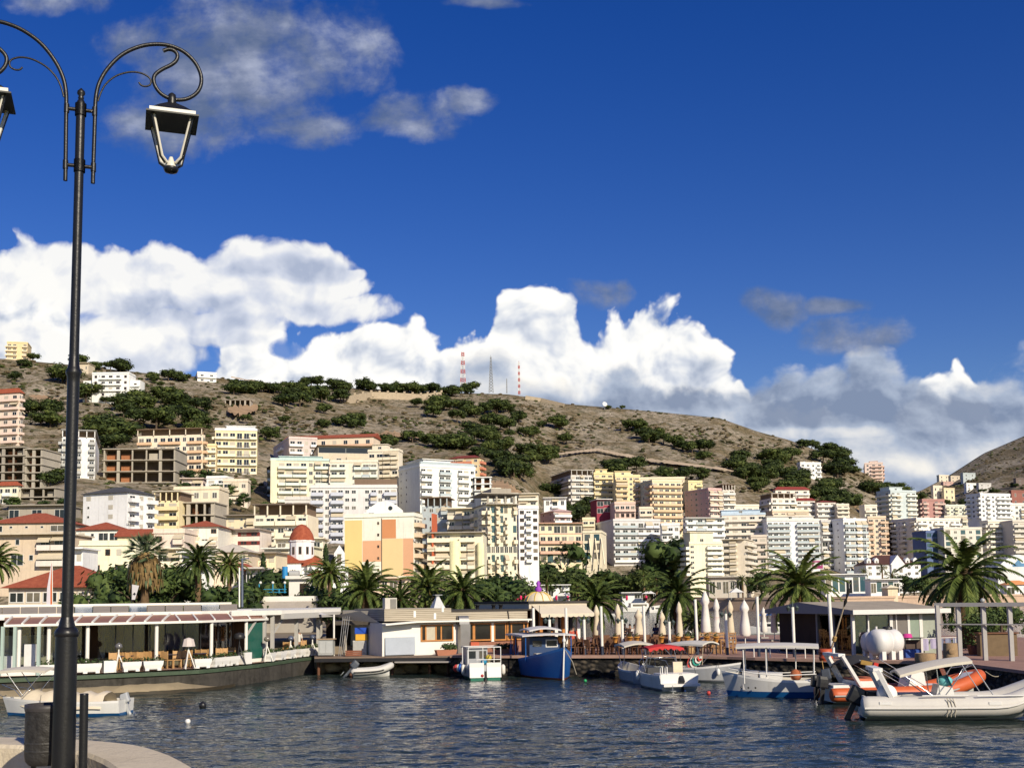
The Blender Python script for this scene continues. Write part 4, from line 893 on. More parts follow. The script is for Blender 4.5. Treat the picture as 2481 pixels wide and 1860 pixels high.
# ---- old town, left foreground
B('white four storey block with a dark hipped roof and bowl shaped balconies', 200, 308, 1192, 1284, 4, ['w.S.', 'w.S.', 'w.S.', 'S.S.'], 'BSB', -20, xs=374, col=(.78, .78, .79), acc=(.62, .64, .68), roof='hip', rcol=(.06, .06, .065), rh=2.2, d=305, awn=0)
B('yellow balconied block right of the white four storey block', 374, 433, 1212, 1282, 3, 'BB', rz=-4, col=(.74, .58, .28), acc=(.74, .54, .24), d=322, roof='terrace', rcol=(.5, .45, .35), awn=0)
B('open concrete skeleton behind the palms and the yellow balconied block', 434, 518, 1215, 1276, 2, '.k.c', rz=-3, dep=12, col=(.38, .33, .26), roof='frame', d=325, name='unfinished_building', cat='building')
house('cream house with a roof garden above the open concrete skeleton', 421, 531, 1186, 1216, 1, 'WSWSW', rz=0, col=(.68, .56, .38), d=352, roof='flat')
B('half open grey concrete house at the left below the pink block', 47, 135, 1180, 1224, 2, 'c.c', rz=-4, dep=12, col=CONC, roof='frame', d=392, name='unfinished_building', cat='building')
house('cream house with shutters at the left edge', -8, 43, 1176, 1226, 2, 'WBW', 'w', -6, xs=50, col=(.72, .62, .44), acc=WHITE, roof='hip', rh=1.5, d=385, awn=0)
house('weathered concrete house with open floor in front of the left skeletons', 20, 158, 1226, 1262, 1, 'D.D.D', rz=0, col=CONC, roof='slab', d=340)
house('long low house with a red tiled roof left of the lamp post', -30, 158, 1268, 1290, 1, 'DwwwD', rz=0, dep=16, col=(.50, .40, .28), roof='hip', rh=3.0, d=272)
house('white house with a red hipped roof right of the lamp post', 184, 290, 1284, 1312, 1, 'SwDD', rz=0, dep=12, col=(.70, .66, .60), roof='hip', rh=2.2, d=268)
B('old beige block with a big white awning behind the lamp post', -10, 160, 1296, 1372, 2, ['.D.BB', '...AB'], rz=0, dep=14, col=(.56, .42, .28), acc=(.6, .55, .5), roof='slab', rcol=BEIGE, d=232, awn=.8)
t, w, dp, H, fh = house('cream old mansion with tall dark windows and a flat parapet', 192, 328, 1322, 1396, 2, ['OO.O.', '.....'], rz=4, dep=14, col=(.76, .64, .42), roof='flat', d=212, wk='O')
house('yellow gabled house with a red roof behind the fan palm', 284, 388, 1300, 1345, 2, '..ww', rz=6, dep=9, col=(.74, .58, .30), roof='gable', rh=2.0, d=246)
house('pale pink house with a small square window right of the yellow gable', 372, 446, 1292, 1345, 2, ['SBB', 'O.A'], rz=0, dep=10, col=(.66, .52, .42), roof='flat', d=240)
house('white flat fronted house with a red roof edge above the middle palms', 442, 528, 1276, 1345, 3, ['ABBS', 'BAAB', 'WS.O'], rz=0, dep=12, col=(.70, .63, .54), acc=(.66, .60, .52), roof='hip', rh=1.6, d=250, awn=.5)
house('brick red open house with red shuttered windows', 528, 628, 1283, 1325, 2, ['D.RR', 'D.RR'], rz=-4, dep=10, col=(.62, .52, .46), roof='slab', rcol=(.30, .22, .18), d=262)
t, w, dp, H, fh = B('cream terraced block with wide awnings under a dark open concrete floor', 616, 745, 1246, 1322, 3, ['BBBBB', 'BBWBB', 'BBAAB'], rz=-3, dep=12, col=(.70, .60, .44), acc=(.72, .62, .46), d=278, awn=.1, roof='terrace', rcol=(.14, .11, .09))
house('low yellow house with an awning under the dark concrete floor', 548, 622, 1250, 1290, 2, 'SwA', rz=0, dep=9, col=(.68, .55, .32), d=300, roof='slab', rcol=(.2, .16, .13), awn=.3)
house('cream house with a broad flat slab roof left of the lavender tower', 668, 782, 1306, 1372, 2, ['..OO', 'BBWW'], rz=3, dep=10, col=(.72, .62, .46), acc=(.72, .64, .5), roof='slab', rcol=(.66, .58, .44), d=268)
house('old beige house with a curved tin roof behind the middle palms', 500, 600, 1338, 1400, 2, ['SWDS', 'WABW'], rz=0, dep=10, col=(.62, .48, .33), roof='hip', rcol=(.50, .44, .35), rh=1.8, d=215)
house('yellowish low house with roof tank behind the flagpoles', 588, 668, 1340, 1400, 2, ['SWBW', 'WABS'], rz=-3, dep=9, col=(.68, .55, .34), roof='slab', rcol=(.25, .2, .15), d=225)
t, w, dp, H, fh = house('big low building with a broad red tiled roof in the left foreground', 20, 262, 1424, 1462, 1, 'DDDDWW', rz=2, dep=9, col=(.56, .46, .34), roof='hip', rh=2.4, d=118)
# church
def church():
    d = 236; a = P(632, 1420, d); b = P(790, 1420, d); w = (b - a).length; z0 = a.z - 4; H = P(640, 1372, d).z - z0
    t = thing('church', 'white church with red tiled roofs and a round red dome', 'church', (a.x, a.y, z0), radians(3)); wm = wallm((.78, .75, .68)); tl = tilem()
    mb = MB(); mb.bx(0, w, 0, 10, 0, H, wm); mb.bx(w * .10, w * .62, -1.2, 0, 0, H + .6, wm); mb.build('wall', t)
    mb = MB(); hiproof(mb, 0, w, 0, 10, H, 2.4, tl, .5); mb.build('roof', t)
    mb = MB(); hiproof(mb, w * .10, w * .62, -1.2, 6, H + .6, 2.2, tl, .4); mb.build('roof', t)
    mb = MB(); hiproof(mb, w * .72, w * .95, -1.6, 5, H + .2, 2.0, tl, .3, True); mb.bx(w * .72, w * .95, -1.5, 0, 0, H + .2, wm); mb.build('porch', t)
    R = w * .19
    mb = MB(); mb.lathe([(R, H), (R, H + 5.2), (R * 1.08, H + 5.3), (R * 1.08, H + 5.6)], (w * .57, 5, 0), wm, 10, False); mb.build('drum', t)
    mb = MB(); mb.lathe([(R * 1.06, H + 5.6), (R * .92, H + 6.9), (R * .65, H + 8.1), (R * .3, H + 8.9), (0.01, H + 9.1)], (w * .57, 5, 0), tl, 20); mb.build('dome', t)
    for i in range(10):
        an = 2 * pi * (i + .5) / 10; put('window', winmesh(.6, 1.6, 'O'), t, (w * .57 + cos(an) * R * .955, 5 + sin(an) * R * .955, H + 2.6), an + pi / 2)
    for x in (.16, .20, .3, .42, .52, .8, .88): put('window', winmesh(.5, 1.8, 'O'), t, (w * x, -1.21 if x < .62 else -1.52, H * .35))
    # bell gable
    p = P(822, 1405, 240); t2 = thing('bell_gable', 'white church bell gable with stacked arched openings beside the colour block wall', 'bell tower', (p.x, p.y, p.z - 4), radians(3))
    hh = (1405 - 1320) * 240 / F + 4
    mb = MB(); mb.bx(-1.8, 1.8, 0, .9, 0, hh * .6, wm); mb.bx(-1.1, 1.1, 0, .9, hh * .6, hh * .85, wm); mb.poly([(-1.1, 0, hh * .85), (1.1, 0, hh * .85), (0, 0, hh)], wm); mb.poly([(-1.1, .9, hh * .85), (0, .9, hh), (1.1, .9, hh * .85)], wm); mb.poly([(-1.1, 0, hh * .85), (0, 0, hh), (0, .9, hh), (-1.1, .9, hh * .85)], wm); mb.poly([(1.1, 0, hh * .85), (1.1, .9, hh * .85), (0, .9, hh), (0, 0, hh)], wm); mb.build('wall', t2)
    for x, z in ((-.8, .3), (.8, .3), (0, .64)): put('arched_opening', winmesh(.8, 2.2, 'O'), t2, (x, -.02, hh * z))
church()

for lb, xl, xr, yt, yb, d, c, pt, rf in [
    ('low white house with blue shutters peeping over the red broad roof', 165, 200, 1330, 1370, 200, (.74, .72, .70), 'WS', 'slab'), ('small cream annex with a long balcony below the pink house', 378, 440, 1330, 1372, 222, (.70, .60, .45), 'BB', 'slab'), ('small white house with three awnings right of the pink house', 440, 505, 1338, 1378, 212, (.74, .70, .64), 'AAA', 'slab'),
    ('tiny red tiled cottage left of the church', 545, 590, 1382, 1412, 190, (.70, .60, .48), 'W.', 'hip'), ('grey flat roofed shed with a tank beside the church', 596, 632, 1378, 1412, 185, (.46, .42, .38), 'DW', 'slab'), ('white terrace house with brown windows above the church roof', 640, 700, 1330, 1372, 255, (.76, .70, .60), 'OOB', 'slab'),
    ('pale yellow house with two awnings behind the church dome', 700, 760, 1326, 1368, 258, (.74, .64, .42), 'ABA', 'slab'), ('orange gabled shop left of the round headed palm', 742, 786, 1402, 1428, 170, (.66, .40, .24), 'D.', 'hip'), ('narrow white house between the lavender tower and the terraced block', 728, 756, 1300, 1345, 290, (.76, .72, .66), 'BB', 'slab'),
    ('cream house with a dark doorway under the colour block wall', 900, 985, 1400, 1425, 250, (.72, .52, .36), 'DWDW', 'slab'), ('brownish three storey house in the gap left of the big white apartment block', 1822, 1860, 1300, 1385, 540, (.54, .46, .38), 'BB', 'slab'), ('cream block squeezed behind the mansard hotel roof', 2060, 2110, 1300, 1350, 560, (.68, .60, .48), 'BWB', 'flat'),
    ('sand coloured block low on the saddle behind the dull red one', 2290, 2345, 1252, 1290, 600, (.64, .56, .42), 'BBWB', 'flat'), ('white block in the gap between the bright white and the edge blocks', 2440, 2490, 1222, 1262, 650, (.70, .68, .64), 'BWB', 'flat'), ('pale cream block filling the gap left of the blue grey tower', 2096, 2126, 1226, 1256, 640, (.66, .60, .50), 'BB', 'flat'),
    ('yellowish block in the second row behind the salmon block', 1412, 1442, 1258, 1292, 500, (.72, .60, .36), 'BB', 'flat'), ('beige balconied block behind the cream house with the roof garden', 540, 600, 1166, 1210, 430, (.62, .52, .40), 'BBW', 'flat'), ('white block under the yellow curved balcony hotel', 500, 548, 1158, 1196, 440, (.72, .70, .66), 'BB', 'flat'), ('pinkish house with an awning on the scrub right of the pink hotel', 440, 492, 1160, 1190, 430, (.66, .50, .44), 'WA', 'slab'),
    ('cream block in the dip right of the big white corner building', 1166, 1214, 1188, 1232, 430, (.70, .64, .52), 'BWB', 'flat'), ('pale house with a long terrace above the white block with arched doors', 1256, 1304, 1196, 1228, 480, (.70, .62, .50), 'BB', 'slab'), ('low white house on the scrub above the pink villa with arches', 1318, 1372, 1206, 1230, 520, (.74, .72, .66), 'WBW', 'slab'), ('sand coloured block behind the white hotel roof plants', 1550, 1582, 1232, 1268, 500, (.66, .54, .38), 'BB', 'flat'),
    ('white four storey block above the dark gap beside the white hotel', 1604, 1648, 1272, 1330, 470, (.72, .70, .68), 'BBW', 'flat'), ('grey balconied block left of the lavender tower behind the terraced block', 690, 752, 1210, 1262, 400, (.52, .50, .48), 'BBB', 'flat'), ('cream block between the stepped white house and the terraced hotel', 1782, 1840, 1226, 1262, 580, (.70, .62, .50), 'BWBB', 'flat'),
    ('white villa row above the tall cream tower', 1196, 1252, 1196, 1224, 450, (.72, .68, .60), 'BWB', 'slab')]:
    if yb - yt > 60: rf = 'flat'
    nf = max(1, round((yb - yt) * d / F / 3.2)); bld(lb, xl, xr, yt, yb, nf, pt, rz=ru(-6, 6), d=d, dep=8, col=c, roof=rf, awn=.3, name='house', cat='house', rh=1.4)
# ---------------------------------------------------------------- palms, broad trees, far shore
def frond(mb, az, el0, L, droop, m, n=20, wl=.42, rg=random, base=(0, 0, 0)):
    b = Vector(base); h = Vector((cos(az), sin(az), 0)); p = Vector(b); e = el0; st = L / n; pts = [Vector(p)]; es = [e]
    for i in range(n):
        e -= droop / n * (0.5 + 1.2 * i / n); p = p + (h * cos(e) + Vector((0, 0, 1)) * sin(e)) * st; pts.append(Vector(p)); es.append(e)
    side = Vector((-sin(az), cos(az), 0))
    for i in range(n): mb.bar(pts[i], pts[i + 1], .05 * (1 - i / n) + .012, .03, m)
    for i in range(2, n + 1):
        k = i / n; l = wl * (sin(pi * min(.93, .12 + k * .82)) ** .6) * L / 3.2
        d = (pts[i] - pts[i - 1]).normalized(); up = side.cross(d)
        for s in (-1, 1):
            for q in (0, .33, .66):
                o = pts[i] - d * st * q; dr = (side * s * .75 + d * .7 + up * rg.uniform(-.05, .35) - Vector((0, 0, .12))).normalized()
                tip = o + dr * l - Vector((0, 0, l * .18)); w = d * .075 * (L / 3.2)
                mb.add([o - w, o + w, tip], [(0, 1, 2)], m)
def palmcrown(seed, nf, L, m=PALMG, lo=-.5):
    rg = random.Random(seed); mb = MB()
    for i in range(nf):
        a = i * 2.39996 + rg.uniform(-.2, .2); e = 1.45 - (1.45 - lo) * (i / nf) ** .85 + rg.uniform(-.1, .1)
        frond(mb, a, e, L * rg.uniform(.85, 1.08), rg.uniform(1.0, 1.5), m, 16, rg=rg)
    return mb.mesh('crown')
def palmtrunk(h, r):
    mb = MB(); n = int(h / .22); prof = []
    for i in range(n + 1):
        z = h * i / n; rr = r * (1.12 - .12 * z / h); prof += [(rr * .9, z), (rr * 1.08, z + h / n * .6)]
    prof.append((r * 1.25, h)); prof.append((.02, h + .5)); mb.lathe(prof, (0, 0, 0), TRUNKM, 10); return mb.mesh('trunk')
TRUNKM = M('palm_trunk', (0.15, 0.095, 0.05), 1, .5, 3, bump=.8)
def skirt(seed, L, n, m):
    rg = random.Random(seed); mb = MB()
    for i in range(n):
        frond(mb, rg.uniform(0, 6.28), rg.uniform(-.2, -1.1), L * rg.uniform(.6, 1), 1.0, m, 8, .3, rg)
    return mb.mesh('dead_fronds')
PALMC = [palmcrown(1, 62, 3.2), palmcrown(2, 54, 3.2, lo=-.75)]; PALMT = palmtrunk(3.0, .3); PALMSK = skirt(4, 1.6, 16, PALMD)
SMALLC = palmcrown(5, 22, 3.2, lo=-.6)
def palm(label, px, pyc, rpx, pyb, d, zb=None, group=None, sk=True, v=0, tw=1.0):
    """crown centre, crown radius and trunk foot as seen; the trunk is as long as it needs to be"""
    c = P(px, pyc, d); R = rpx * d / F; s = R / 2.9; zb = P(px, pyb, d).z if zb is None else zb
    t = thing('palm_tree', label, 'palm tree', (c.x, c.y, zb), ru(0, 6.28), group); th = max(.4, c.z - zb)
    put('trunk', PALMT, t, sc=(s * tw, s * tw, th / 3.0)); put('crown', PALMC[v] if rpx > 26 else SMALLC, t, (0, 0, th), sc=(s, s, s))
    if sk: put('dead_fronds', PALMSK, t, (0, 0, th), sc=(s, s, s))
    return t
palm('big palm in full crown in front of the kiosk roof', 1935, 1420, 112, 1541, 84, 1.2, tw=1.3)
palm('biggest palm rising over the pergola at the right', 2335, 1392, 142, 1570, 72, 1.2, v=1, tw=1.35)
palm('low spreading palm beside the cream awning pub', 1443, 1458, 82, 1545, 86, 1.2)
palm('tall palm in the middle of the cafe terrace', 1642, 1438, 92, 1542, 88, 1.2, v=1)
palm('small low palm beside the tall cafe terrace palm', 1684, 1505, 44, 1548, 84, 1.2, sk=False)
palm('bright tall palm right behind the wooden restaurant vent hood', 1120, 1432, 82, 1475, 92, 1.6, v=1)
palm('upright palm left of the vent hood', 1038, 1424, 78, 1475, 96, 1.6)
palm('wide low palm behind the rooftop air conditioner', 968, 1455, 66, 1475, 94, 1.6, v=1)
palm('palm with a bright green centre behind the white sail awning', 886, 1432, 84, 1475, 95, 1.6)
palm('small palm top rising above the colour block wall foot', 882, 1392, 44, 1475, 125, 1.6, v=1)
palm('round headed palm in front of the white church bell gable', 800, 1390, 54, 1466, 112, 1.6)
palm('stout palm with orange fruit stalks left of the flagpoles', 481, 1362, 62, 1452, 108, 1.6, tw=1.1)
palm('shaded palm between the stout palm and the flagpoles', 556, 1368, 52, 1440, 118, 1.6, v=1)
palm('palm with drooping dead fronds cut by the left edge', -12, 1362, 62, 1470, 92, 1.6)
palm('palm trunk behind the low white kiosk roof', 766, 1400, 36, 1470, 118, 1.6, v=1)
for lb, px, py, r, b in [('small beach palm behind the white gazebo roof', 1799, 1404, 20, 1450), ('small palm left of the red awning on the far promenade', 1935 + 70, 1396, 20, 1440), ('thin palm in front of the mansard hotel', 2094, 1386, 17, 1436), ('second thin palm beside the mansard hotel doorway', 2137, 1376, 17, 1432),
    ('bushy palm under the mansard hotel right wing', 2162, 1396, 22, 1436), ('small palm on the beach behind the striped dome', 1325, 1410, 20, 1448), ('shaded beach palm in front of the tree row', 1400, 1424, 26, 1450), ('pale green palm at the end of the tree row', 1560, 1398, 24, 1445), ('leaning palm beside the big beach palm row', 1590, 1404, 24, 1445)]:
    palm(lb, px, py, r, b, 400, 3.4, sk=False)
# fan palm with a beard of dead leaves
def fanpalm():
    d = 103; c = P(353, 1338, d); t = thing('fan_palm', 'pale fan palm with a thick brown beard of dead leaves', 'palm tree', (c.x, c.y, 1.6)); th = c.z - 1.6; rg = random.Random(9)
    mb = MB(); mb.tube([(0, 0, 0), (0, 0, th)], [.45, .3], TRUNKM, 8); mb.build('trunk', t)
    mb = MB()
    for i in range(46):
        a = i * 2.4; e = 1.4 - 1.9 * (i / 46); h = Vector((cos(a), sin(a), 0)); dr = h * cos(e) + Vector((0, 0, sin(e))); o = dr * rg.uniform(1.0, 1.5); mb.bar((0, 0, 0), o, .05, .04, FANP)
        sd = dr.cross(Vector((0, 0, 1))).normalized() if abs(dr.z) < .98 else Vector((1, 0, 0))
        for q in range(14):
            f = (q - 6.5) / 6.5 * 1.35; tip = o + (dr * cos(f) + sd * sin(f)) * rg.uniform(.75, .95) - Vector((0, 0, .25 * abs(f)))
            pp = sd.cross(dr) * .05 + sd * .05; mb.add([o - pp, o + pp, tip], [(0, 1, 2)], FANP)
    o = mb.build('crown', t); o.location = (0, 0, th); mb = MB()
    for i in range(360):
        a = rg.uniform(0, 6.28); z = -rg.uniform(.1, 3.0); r = .75 + .75 * sin(min(1, -z / 1.5) * pi / 2) * rg.uniform(.6, 1.1); p = Vector((cos(a) * r, sin(a) * r, z)); s = Vector((-sin(a), cos(a), 0)) * .14
        mb.add([p - s, p + s, p + Vector((cos(a) * .1, sin(a) * .1, -.8))], [(0, 1, 2)], PALMD if rg.random() < .8 else FANP)
    mb.lathe([(.5, 0), (1.0, -1), (1.15, -2), (.8, -3.1)], (0, 0, 0), PALMD, 10); o = mb.build('dead_fronds', t); o.location = (0, 0, th)
fanpalm()
# broad leaved trees
def broad(label, px, pyb, hpx, d, w=1.1, zb=1.6, group=None, i=0, protos=None):
    p = P(px, pyb, d); h = P(px, pyb - hpx, d).z - zb; p.z = zb; tree('broadleaf_tree', protos or BROADS, label, 'tree', p, h, min(w, 1.25) * (1 if h < 6 else .95), group, i)
for i, (lb, px, pyb, h, d, w) in enumerate([
    ('dense dark green tree behind the left restaurant roof', 278, 1462, 108, 118, 1.0), ('dark tree under the beard of the fan palm', 330, 1462, 96, 116, 1.1), ('dark tree with globe lamps right of the fan palm', 412, 1462, 104, 120, 1.15), ('low dark shrubby tree behind the lamp post', 205, 1468, 40, 100, 1.2), ('dark tree behind the stout palm', 446, 1458, 62, 124, 1.1),
    ('round dark tree between the two palms left of the flagpoles', 520, 1462, 48, 128, 1.1), ('bushy tree right of the flagpoles', 622, 1462, 44, 120, 1.1), ('low dark tree under the tin roofed beige house', 470, 1462, 45, 124, 1.3), ('spreading tree before the white hut', 770, 1462, 50, 116, 1.3), ('low leafy tree left of the white sail', 830, 1468, 46, 110, 1.3), ('dark tree between the fan palm and the cream mansion', 240, 1462, 66, 122, 1.0),
    ('leafy tree left of the church behind the blue railings', 655, 1436, 66, 150, 1.1), ('dark tree in front of the church wall', 690, 1436, 52, 145, 1.3), ('bushy oleander by the flagpoles', 602, 1462, 50, 110, 1.2), ('low oleander with cream flowers', 545, 1462, 50, 100, 1.5),
    ('dark green tree right of the bright tall palm', 1210, 1462, 82, 140, 1.3), ('lower dark tree at the right end of the palm grove', 1180, 1468, 60, 120, 1.4), ('small dark tree behind the striped dome', 1256, 1462, 66, 180, 1.2), ('hedge like tree behind the two left grove palms', 925, 1475, 42, 104, 2.2), ('hedge like tree below the upright palm', 1085, 1475, 40, 106, 2.2), ('dark bush right of the biggest palm', 2432, 1500, 40, 80, 1.6), ('dark shrub in the shade under the pergola beam', 2385, 1572, 88, 70, 1.0)]):
    broad(lb, px, pyb, h, d, w, i=i, zb=1.2 if px > 1900 else 1.6)
def cypress(label, px, pyb, pyt, d):
    p = P(px, pyb, d); h = (pyb - pyt) * d / F; rg = random.Random(px); t = thing('cypress', label, 'tree', p); mb = MB()
    mb.tube([(0, 0, -3), (0, 0, h * .3)], .15, BARK, 6); mb.build('trunk', t); mb = MB()
    for i in range(12):
        k = i / 11; r = h * .13 * sin(pi * min(1, .18 + k * .8)) + .1; clump(mb, (0, 0, h * (.05 + .9 * k)), r, 50, h * .05, BROAD, 1.6, rg); mb.ball((0, 0, h * (.05 + .9 * k)), r * .7, BROAD, 6, (1, 1, 1.6))
    mb.build('crown', t)
cypress('thin dark cypress left of the church', 637, 1392, 1338, 200); cypress('thin dark cypress right of the church dome', 789, 1372, 1316, 228)
ph = 'leafy green trees in the row along the beach promenade'
for i in range(17):
    px = 1300 + i * 17.5 + ru(-6, 6); broad('green tree in the row along the beach promenade under the white hotel', px, 1440, ru(50, 78), 425 + ru(-12, 12), 1.2, 3.4, ph, i, [PINES[1], BROADS[0], PINES[3]])
for i in range(9):
    broad('dark tree in the shady gap between the white hotel and the cream tower block', 1600 + ru(0, 60), 1418 - ru(0, 60), ru(46, 70), 440 + i * 5, 1.2, None or prof(1625, 440 + i * 5), 'dark trees in the gap beside the white hotel', i, BROADS)
for i, (px, py, h) in enumerate([(1760, 1425, 34), (1845, 1418, 34), (2000, 1430, 30), (2050, 1432, 30), (2190, 1436, 44), (2215, 1438, 40), (2240, 1440, 46), (1700, 1432, 26), (1350, 1330, 26)]):
    broad('small dark tree on the far promenade among the apartment blocks', px, py, h, 440, 1.3, prof(px, 440), 'small trees on the far promenade', i)
town = 'garden trees between the houses of the old town'
for i, (px, py) in enumerate([(170, 1300), (436, 1240), (470, 1285), (548, 1235), (590, 1225), (600, 1200), (650, 1240), (330, 1330), (520, 1200), (395, 1345), (420, 1165), (455, 1170), (500, 1170), (560, 1205), (1000, 1425), (870, 1425), (450, 1200), (30, 1235), (100, 1240), (150, 1235)]):
    d = hitd(px, py); p = P(px, py, d); tree('broadleaf_tree', BROADS, 'dark green garden tree among the houses of the old town', 'tree', p, ru(26, 40) * d / F, 1.4, town, i)
# far promenade
PW = M('promenade_stone', (0.56, 0.40, 0.29), 1, .25, .4, bump=.3); PAVE = M('promenade_paving', (0.45, 0.36, 0.28), 1, .15, .5)
SH = [(1278, 330), (1290, 420), (1360, 432), (1500, 415), (1700, 385), (1900, 362), (2050, 352), (2200, 365), (2350, 400), (2600, 430)]
e = [edge(px, d) for px, d in SH]; back = [edge(px, colparam(px)[1] + 6) for px, d in reversed(SH)]
mb = MB(); mb.prism(e + back, -2, 3.46, PW, PAVE); tag(mb.build('promenade'), kind='structure')
mb = MB(); mb.loft([[(x, y - .3, 3.4) for x, y in e[1:]], [(x, y - .3, 4.1) for x, y in e[1:]], [(x, y + .3, 4.1) for x, y in e[1:]], [(x, y + .3, 3.4) for x, y in e[1:]]], PW, closed=False, smooth=False)
tag(mb.build('sea_wall'), 'long low pinkish stone parapet along the far promenade', 'wall')
def simple_hut(label, px, d, wpx, hpx, dep, col, roofc, nm='kiosk', zb=3.46, pat='DD'):
    return bld(label, px - wpx / 2, px + wpx / 2, 0, 0, 1, pat, d=d, col=col, roof='slab', rcol=roofc) 
def hut(label, xl, xr, yt, yb, d, col, rcol, pat, nm='kiosk', roof='slab', rz=0, dep=6, rh=1.5):
    return bld(label, xl, xr, yt, yb, 1, pat, rz=rz, d=d, dep=dep, col=col, roof=roof, rcol=rcol, awn=0, name=nm, cat=nm.replace('_', ' '), rh=rh)
hut('white beach house with a stepped gable behind the tree trunks', 1290, 1380, 1418, 1446, 408, (.74, .72, .70), WHITE, '.W.D.W.')
hut('white beach bar with a dark opening under the tall palm', 1508, 1566, 1436, 1450, 400, (.74, .73, .72), WHITE, 'D.DD')
hut('shaded beach cafe with a terrace roof under the cream tower', 1718, 1800, 1398, 1440, 402, (.40, .36, .31), (.45, .42, .38), 'DWDWD')
hut('white two storey shop with green glass under the white blue block', 2000, 2100, 1392, 1440, 398, (.68, .68, .66), WHITE, 'TTTDTT')
hut('white shop terrace below the big palm at right', 2110, 2180, 1404, 1438, 384, (.72, .70, .68), WHITE, 'DTDTD')
hut('small cream pavilion on the far sea wall', 2152, 2176, 1424, 1448, 362, (.68, .54, .33), (.72, .58, .36), '.', roof='hip', rh=1.0)
hut('white boat house with an orange roof at the right edge', 2440, 2500, 1416, 1440, 420, (.74, .72, .68), (.60, .26, .10), 'D.D', roof='hip', rh=1.6)
t, w, dp, H, fh = bld('pale arched hall with a blue emblem in its curved gable at the right edge', 2418, 2520, 1374, 1400, 1, '.', rz=0, d=470, dep=14, col=(.55, .58, .60), roof='none', awn=0, name='hall', cat='hall')
mb = MB(); ring = [(w * i / 16, 0, H + 5.2 * sin(pi * i / 16)) for i in range(17)]; mb.loft([ring, [(x, dp, z) for x, y, z in ring]], wallm((.50, .50, .48)), closed=False); mb.poly([(x, -.01, z) for x, y, z in ring], wallm((.60, .66, .70))); mb.build('roof', t)
mb = MB(); mb.bx(w * .36, w * .64, -.08, -.02, H + .2, H + 1.6, wallm((.10, .22, .36))); mb.poly([(w * .42, -.09, H + 1.6), (w * .58, -.09, H + 1.6), (w * .5, -.09, H + 3.2)], wallm((.10, .22, .36))); mb.build('emblem', t)
def gazebo(label, px, py, d, r=2.6, z=3.46, col=(.75, .73, .70)):
    p = P(px, py, d); t = thing('gazebo', label, 'gazebo', (p.x, p.y, z)); m = mat(col, .8, .08, 1, key='canvas'); mb = MB()
    A = [(-r, -r, 2.4), (r, -r, 2.4), (r, r, 2.4), (-r, r, 2.4)]
    for i in range(4): mb.poly([A[i], A[(i + 1) % 4], (0, 0, 3.9)], m)
    mb.build('canopy', t)
    for x, y, _ in A: b = MB(); b.tube([(x * .95, y * .95, 0), (x * .95, y * .95, 2.4)], .07, FRW, 6); b.build('leg', t)
gazebo('small white pyramid gazebo on the far promenade', 1784, 1445, 372, 2.2); gazebo('white pyramid parasol tent on the beach under the palms', 1570, 1450, 395, 2.4); gazebo('white square tent beside the wide palm trunks', 1366, 1450, 405, 2.4)
for i, (px, c) in enumerate([(1234, 0), (1240, 0), (1247, 0), (1254, 0), (1262, 0), (1274, 0), (1348, 0), (1376, 0), (1519, 0), (1566, 0)]):
    d = 150 if px < 1300 else 400; z = 1.6 if px < 1300 else 3.46; p = P(px, 1455, d); hh = P(px, 1443, d).z
    pk = mat((.75, .03, .14), .7, .15, 1, key='pink_cloth'); t = thing('lantern_pole', ['bright pink hanging lantern in the row behind the wooden restaurant', 'bright pink round lantern on the far beach'][px > 1300], 'lantern', (p.x, p.y, z), 0, ['pink lanterns behind the wooden restaurant', 'pink lanterns on the far beach'][px > 1300])
    mb = MB(); mb.tube([(0, 0, 0), (0, 0, max(1.2, hh - z + .3))], .05 * d / 150, IRON, 6); mb.build('pole', t); k = d / 150
    mb = MB(); q = max(.8, hh - z) - .25 * k; mb.lathe([(.03, q - .32 * k), (.13 * k, q - .25 * k), (.16 * k, q), (.13 * k, q + .25 * k), (.03, q + .32 * k)], (0, 0, 0), pk, 8); mb.build('lantern', t)
# dome shaped merry-go-round canopy
p = P(1305, 1470, 120); t = thing('carousel', 'cream dome canopy with yellow edge and red and green skirt', 'carousel', (p.x, p.y, 1.6)); R = 35 * 120 / F
q = P(1305, 1462, 120).z - 1.6
mb = MB(); mb.lathe([(R, q), (R * .97, q + R * .22), (R * .78, q + R * .55), (R * .45, q + R * .76), (0.02, q + R * .83)], (0, 0, 0), mat((.72, .62, .46), .7, .08, 1, key='canvas'), 20); mb.build('canopy', t)
mb = MB()
for i in range(10):
    a = 2 * pi * i / 10; f = [(R * 1.01, q), (R * .98, q + R * .22), (R * .79, q + R * .56), (R * .46, q + R * .77), (0.02, q + R * .84)]; mb.tube([(cos(a) * r, sin(a) * r, z) for r, z in f], .05, mat((.60, .42, .06), .6, .1, key='yellow_trim'), 5)
mb.build('rib', t)
for i, c in enumerate(((.55, .05, .05), (.05, .30, .12), (.6, .55, .45), (.55, .05, .05), (.05, .30, .12), (.6, .55, .45), (.55, .05, .05), (.05, .30, .12))):
    a0, a1 = 2 * pi * i / 8, 2 * pi * (i + 1) / 8; mb = MB(); L = [a0 + (a1 - a0) * k / 4 for k in range(5)]; mb.loft([[(cos(a) * R * .99, sin(a) * R * .99, q - .4) for a in L], [(cos(a) * R * .99, sin(a) * R * .99, q) for a in L]], mat(c, .7, .1, key='skirt'), closed=False); mb.build('skirt_panel', t)
mb = MB(); mb.tube([(0, 0, 0), (0, 0, q + .5)], .3, FRW, 8); mb.build('post', t)
mb = MB(); mb.lathe([(.3, 0), (.4, .3), (.15, .6), (.25, .9), (.02, 1.2)], (0, 0, q + R * .83), mat((.30, .05, .45), .6, .1, key='purple'), 8); mb.build('finial', t)

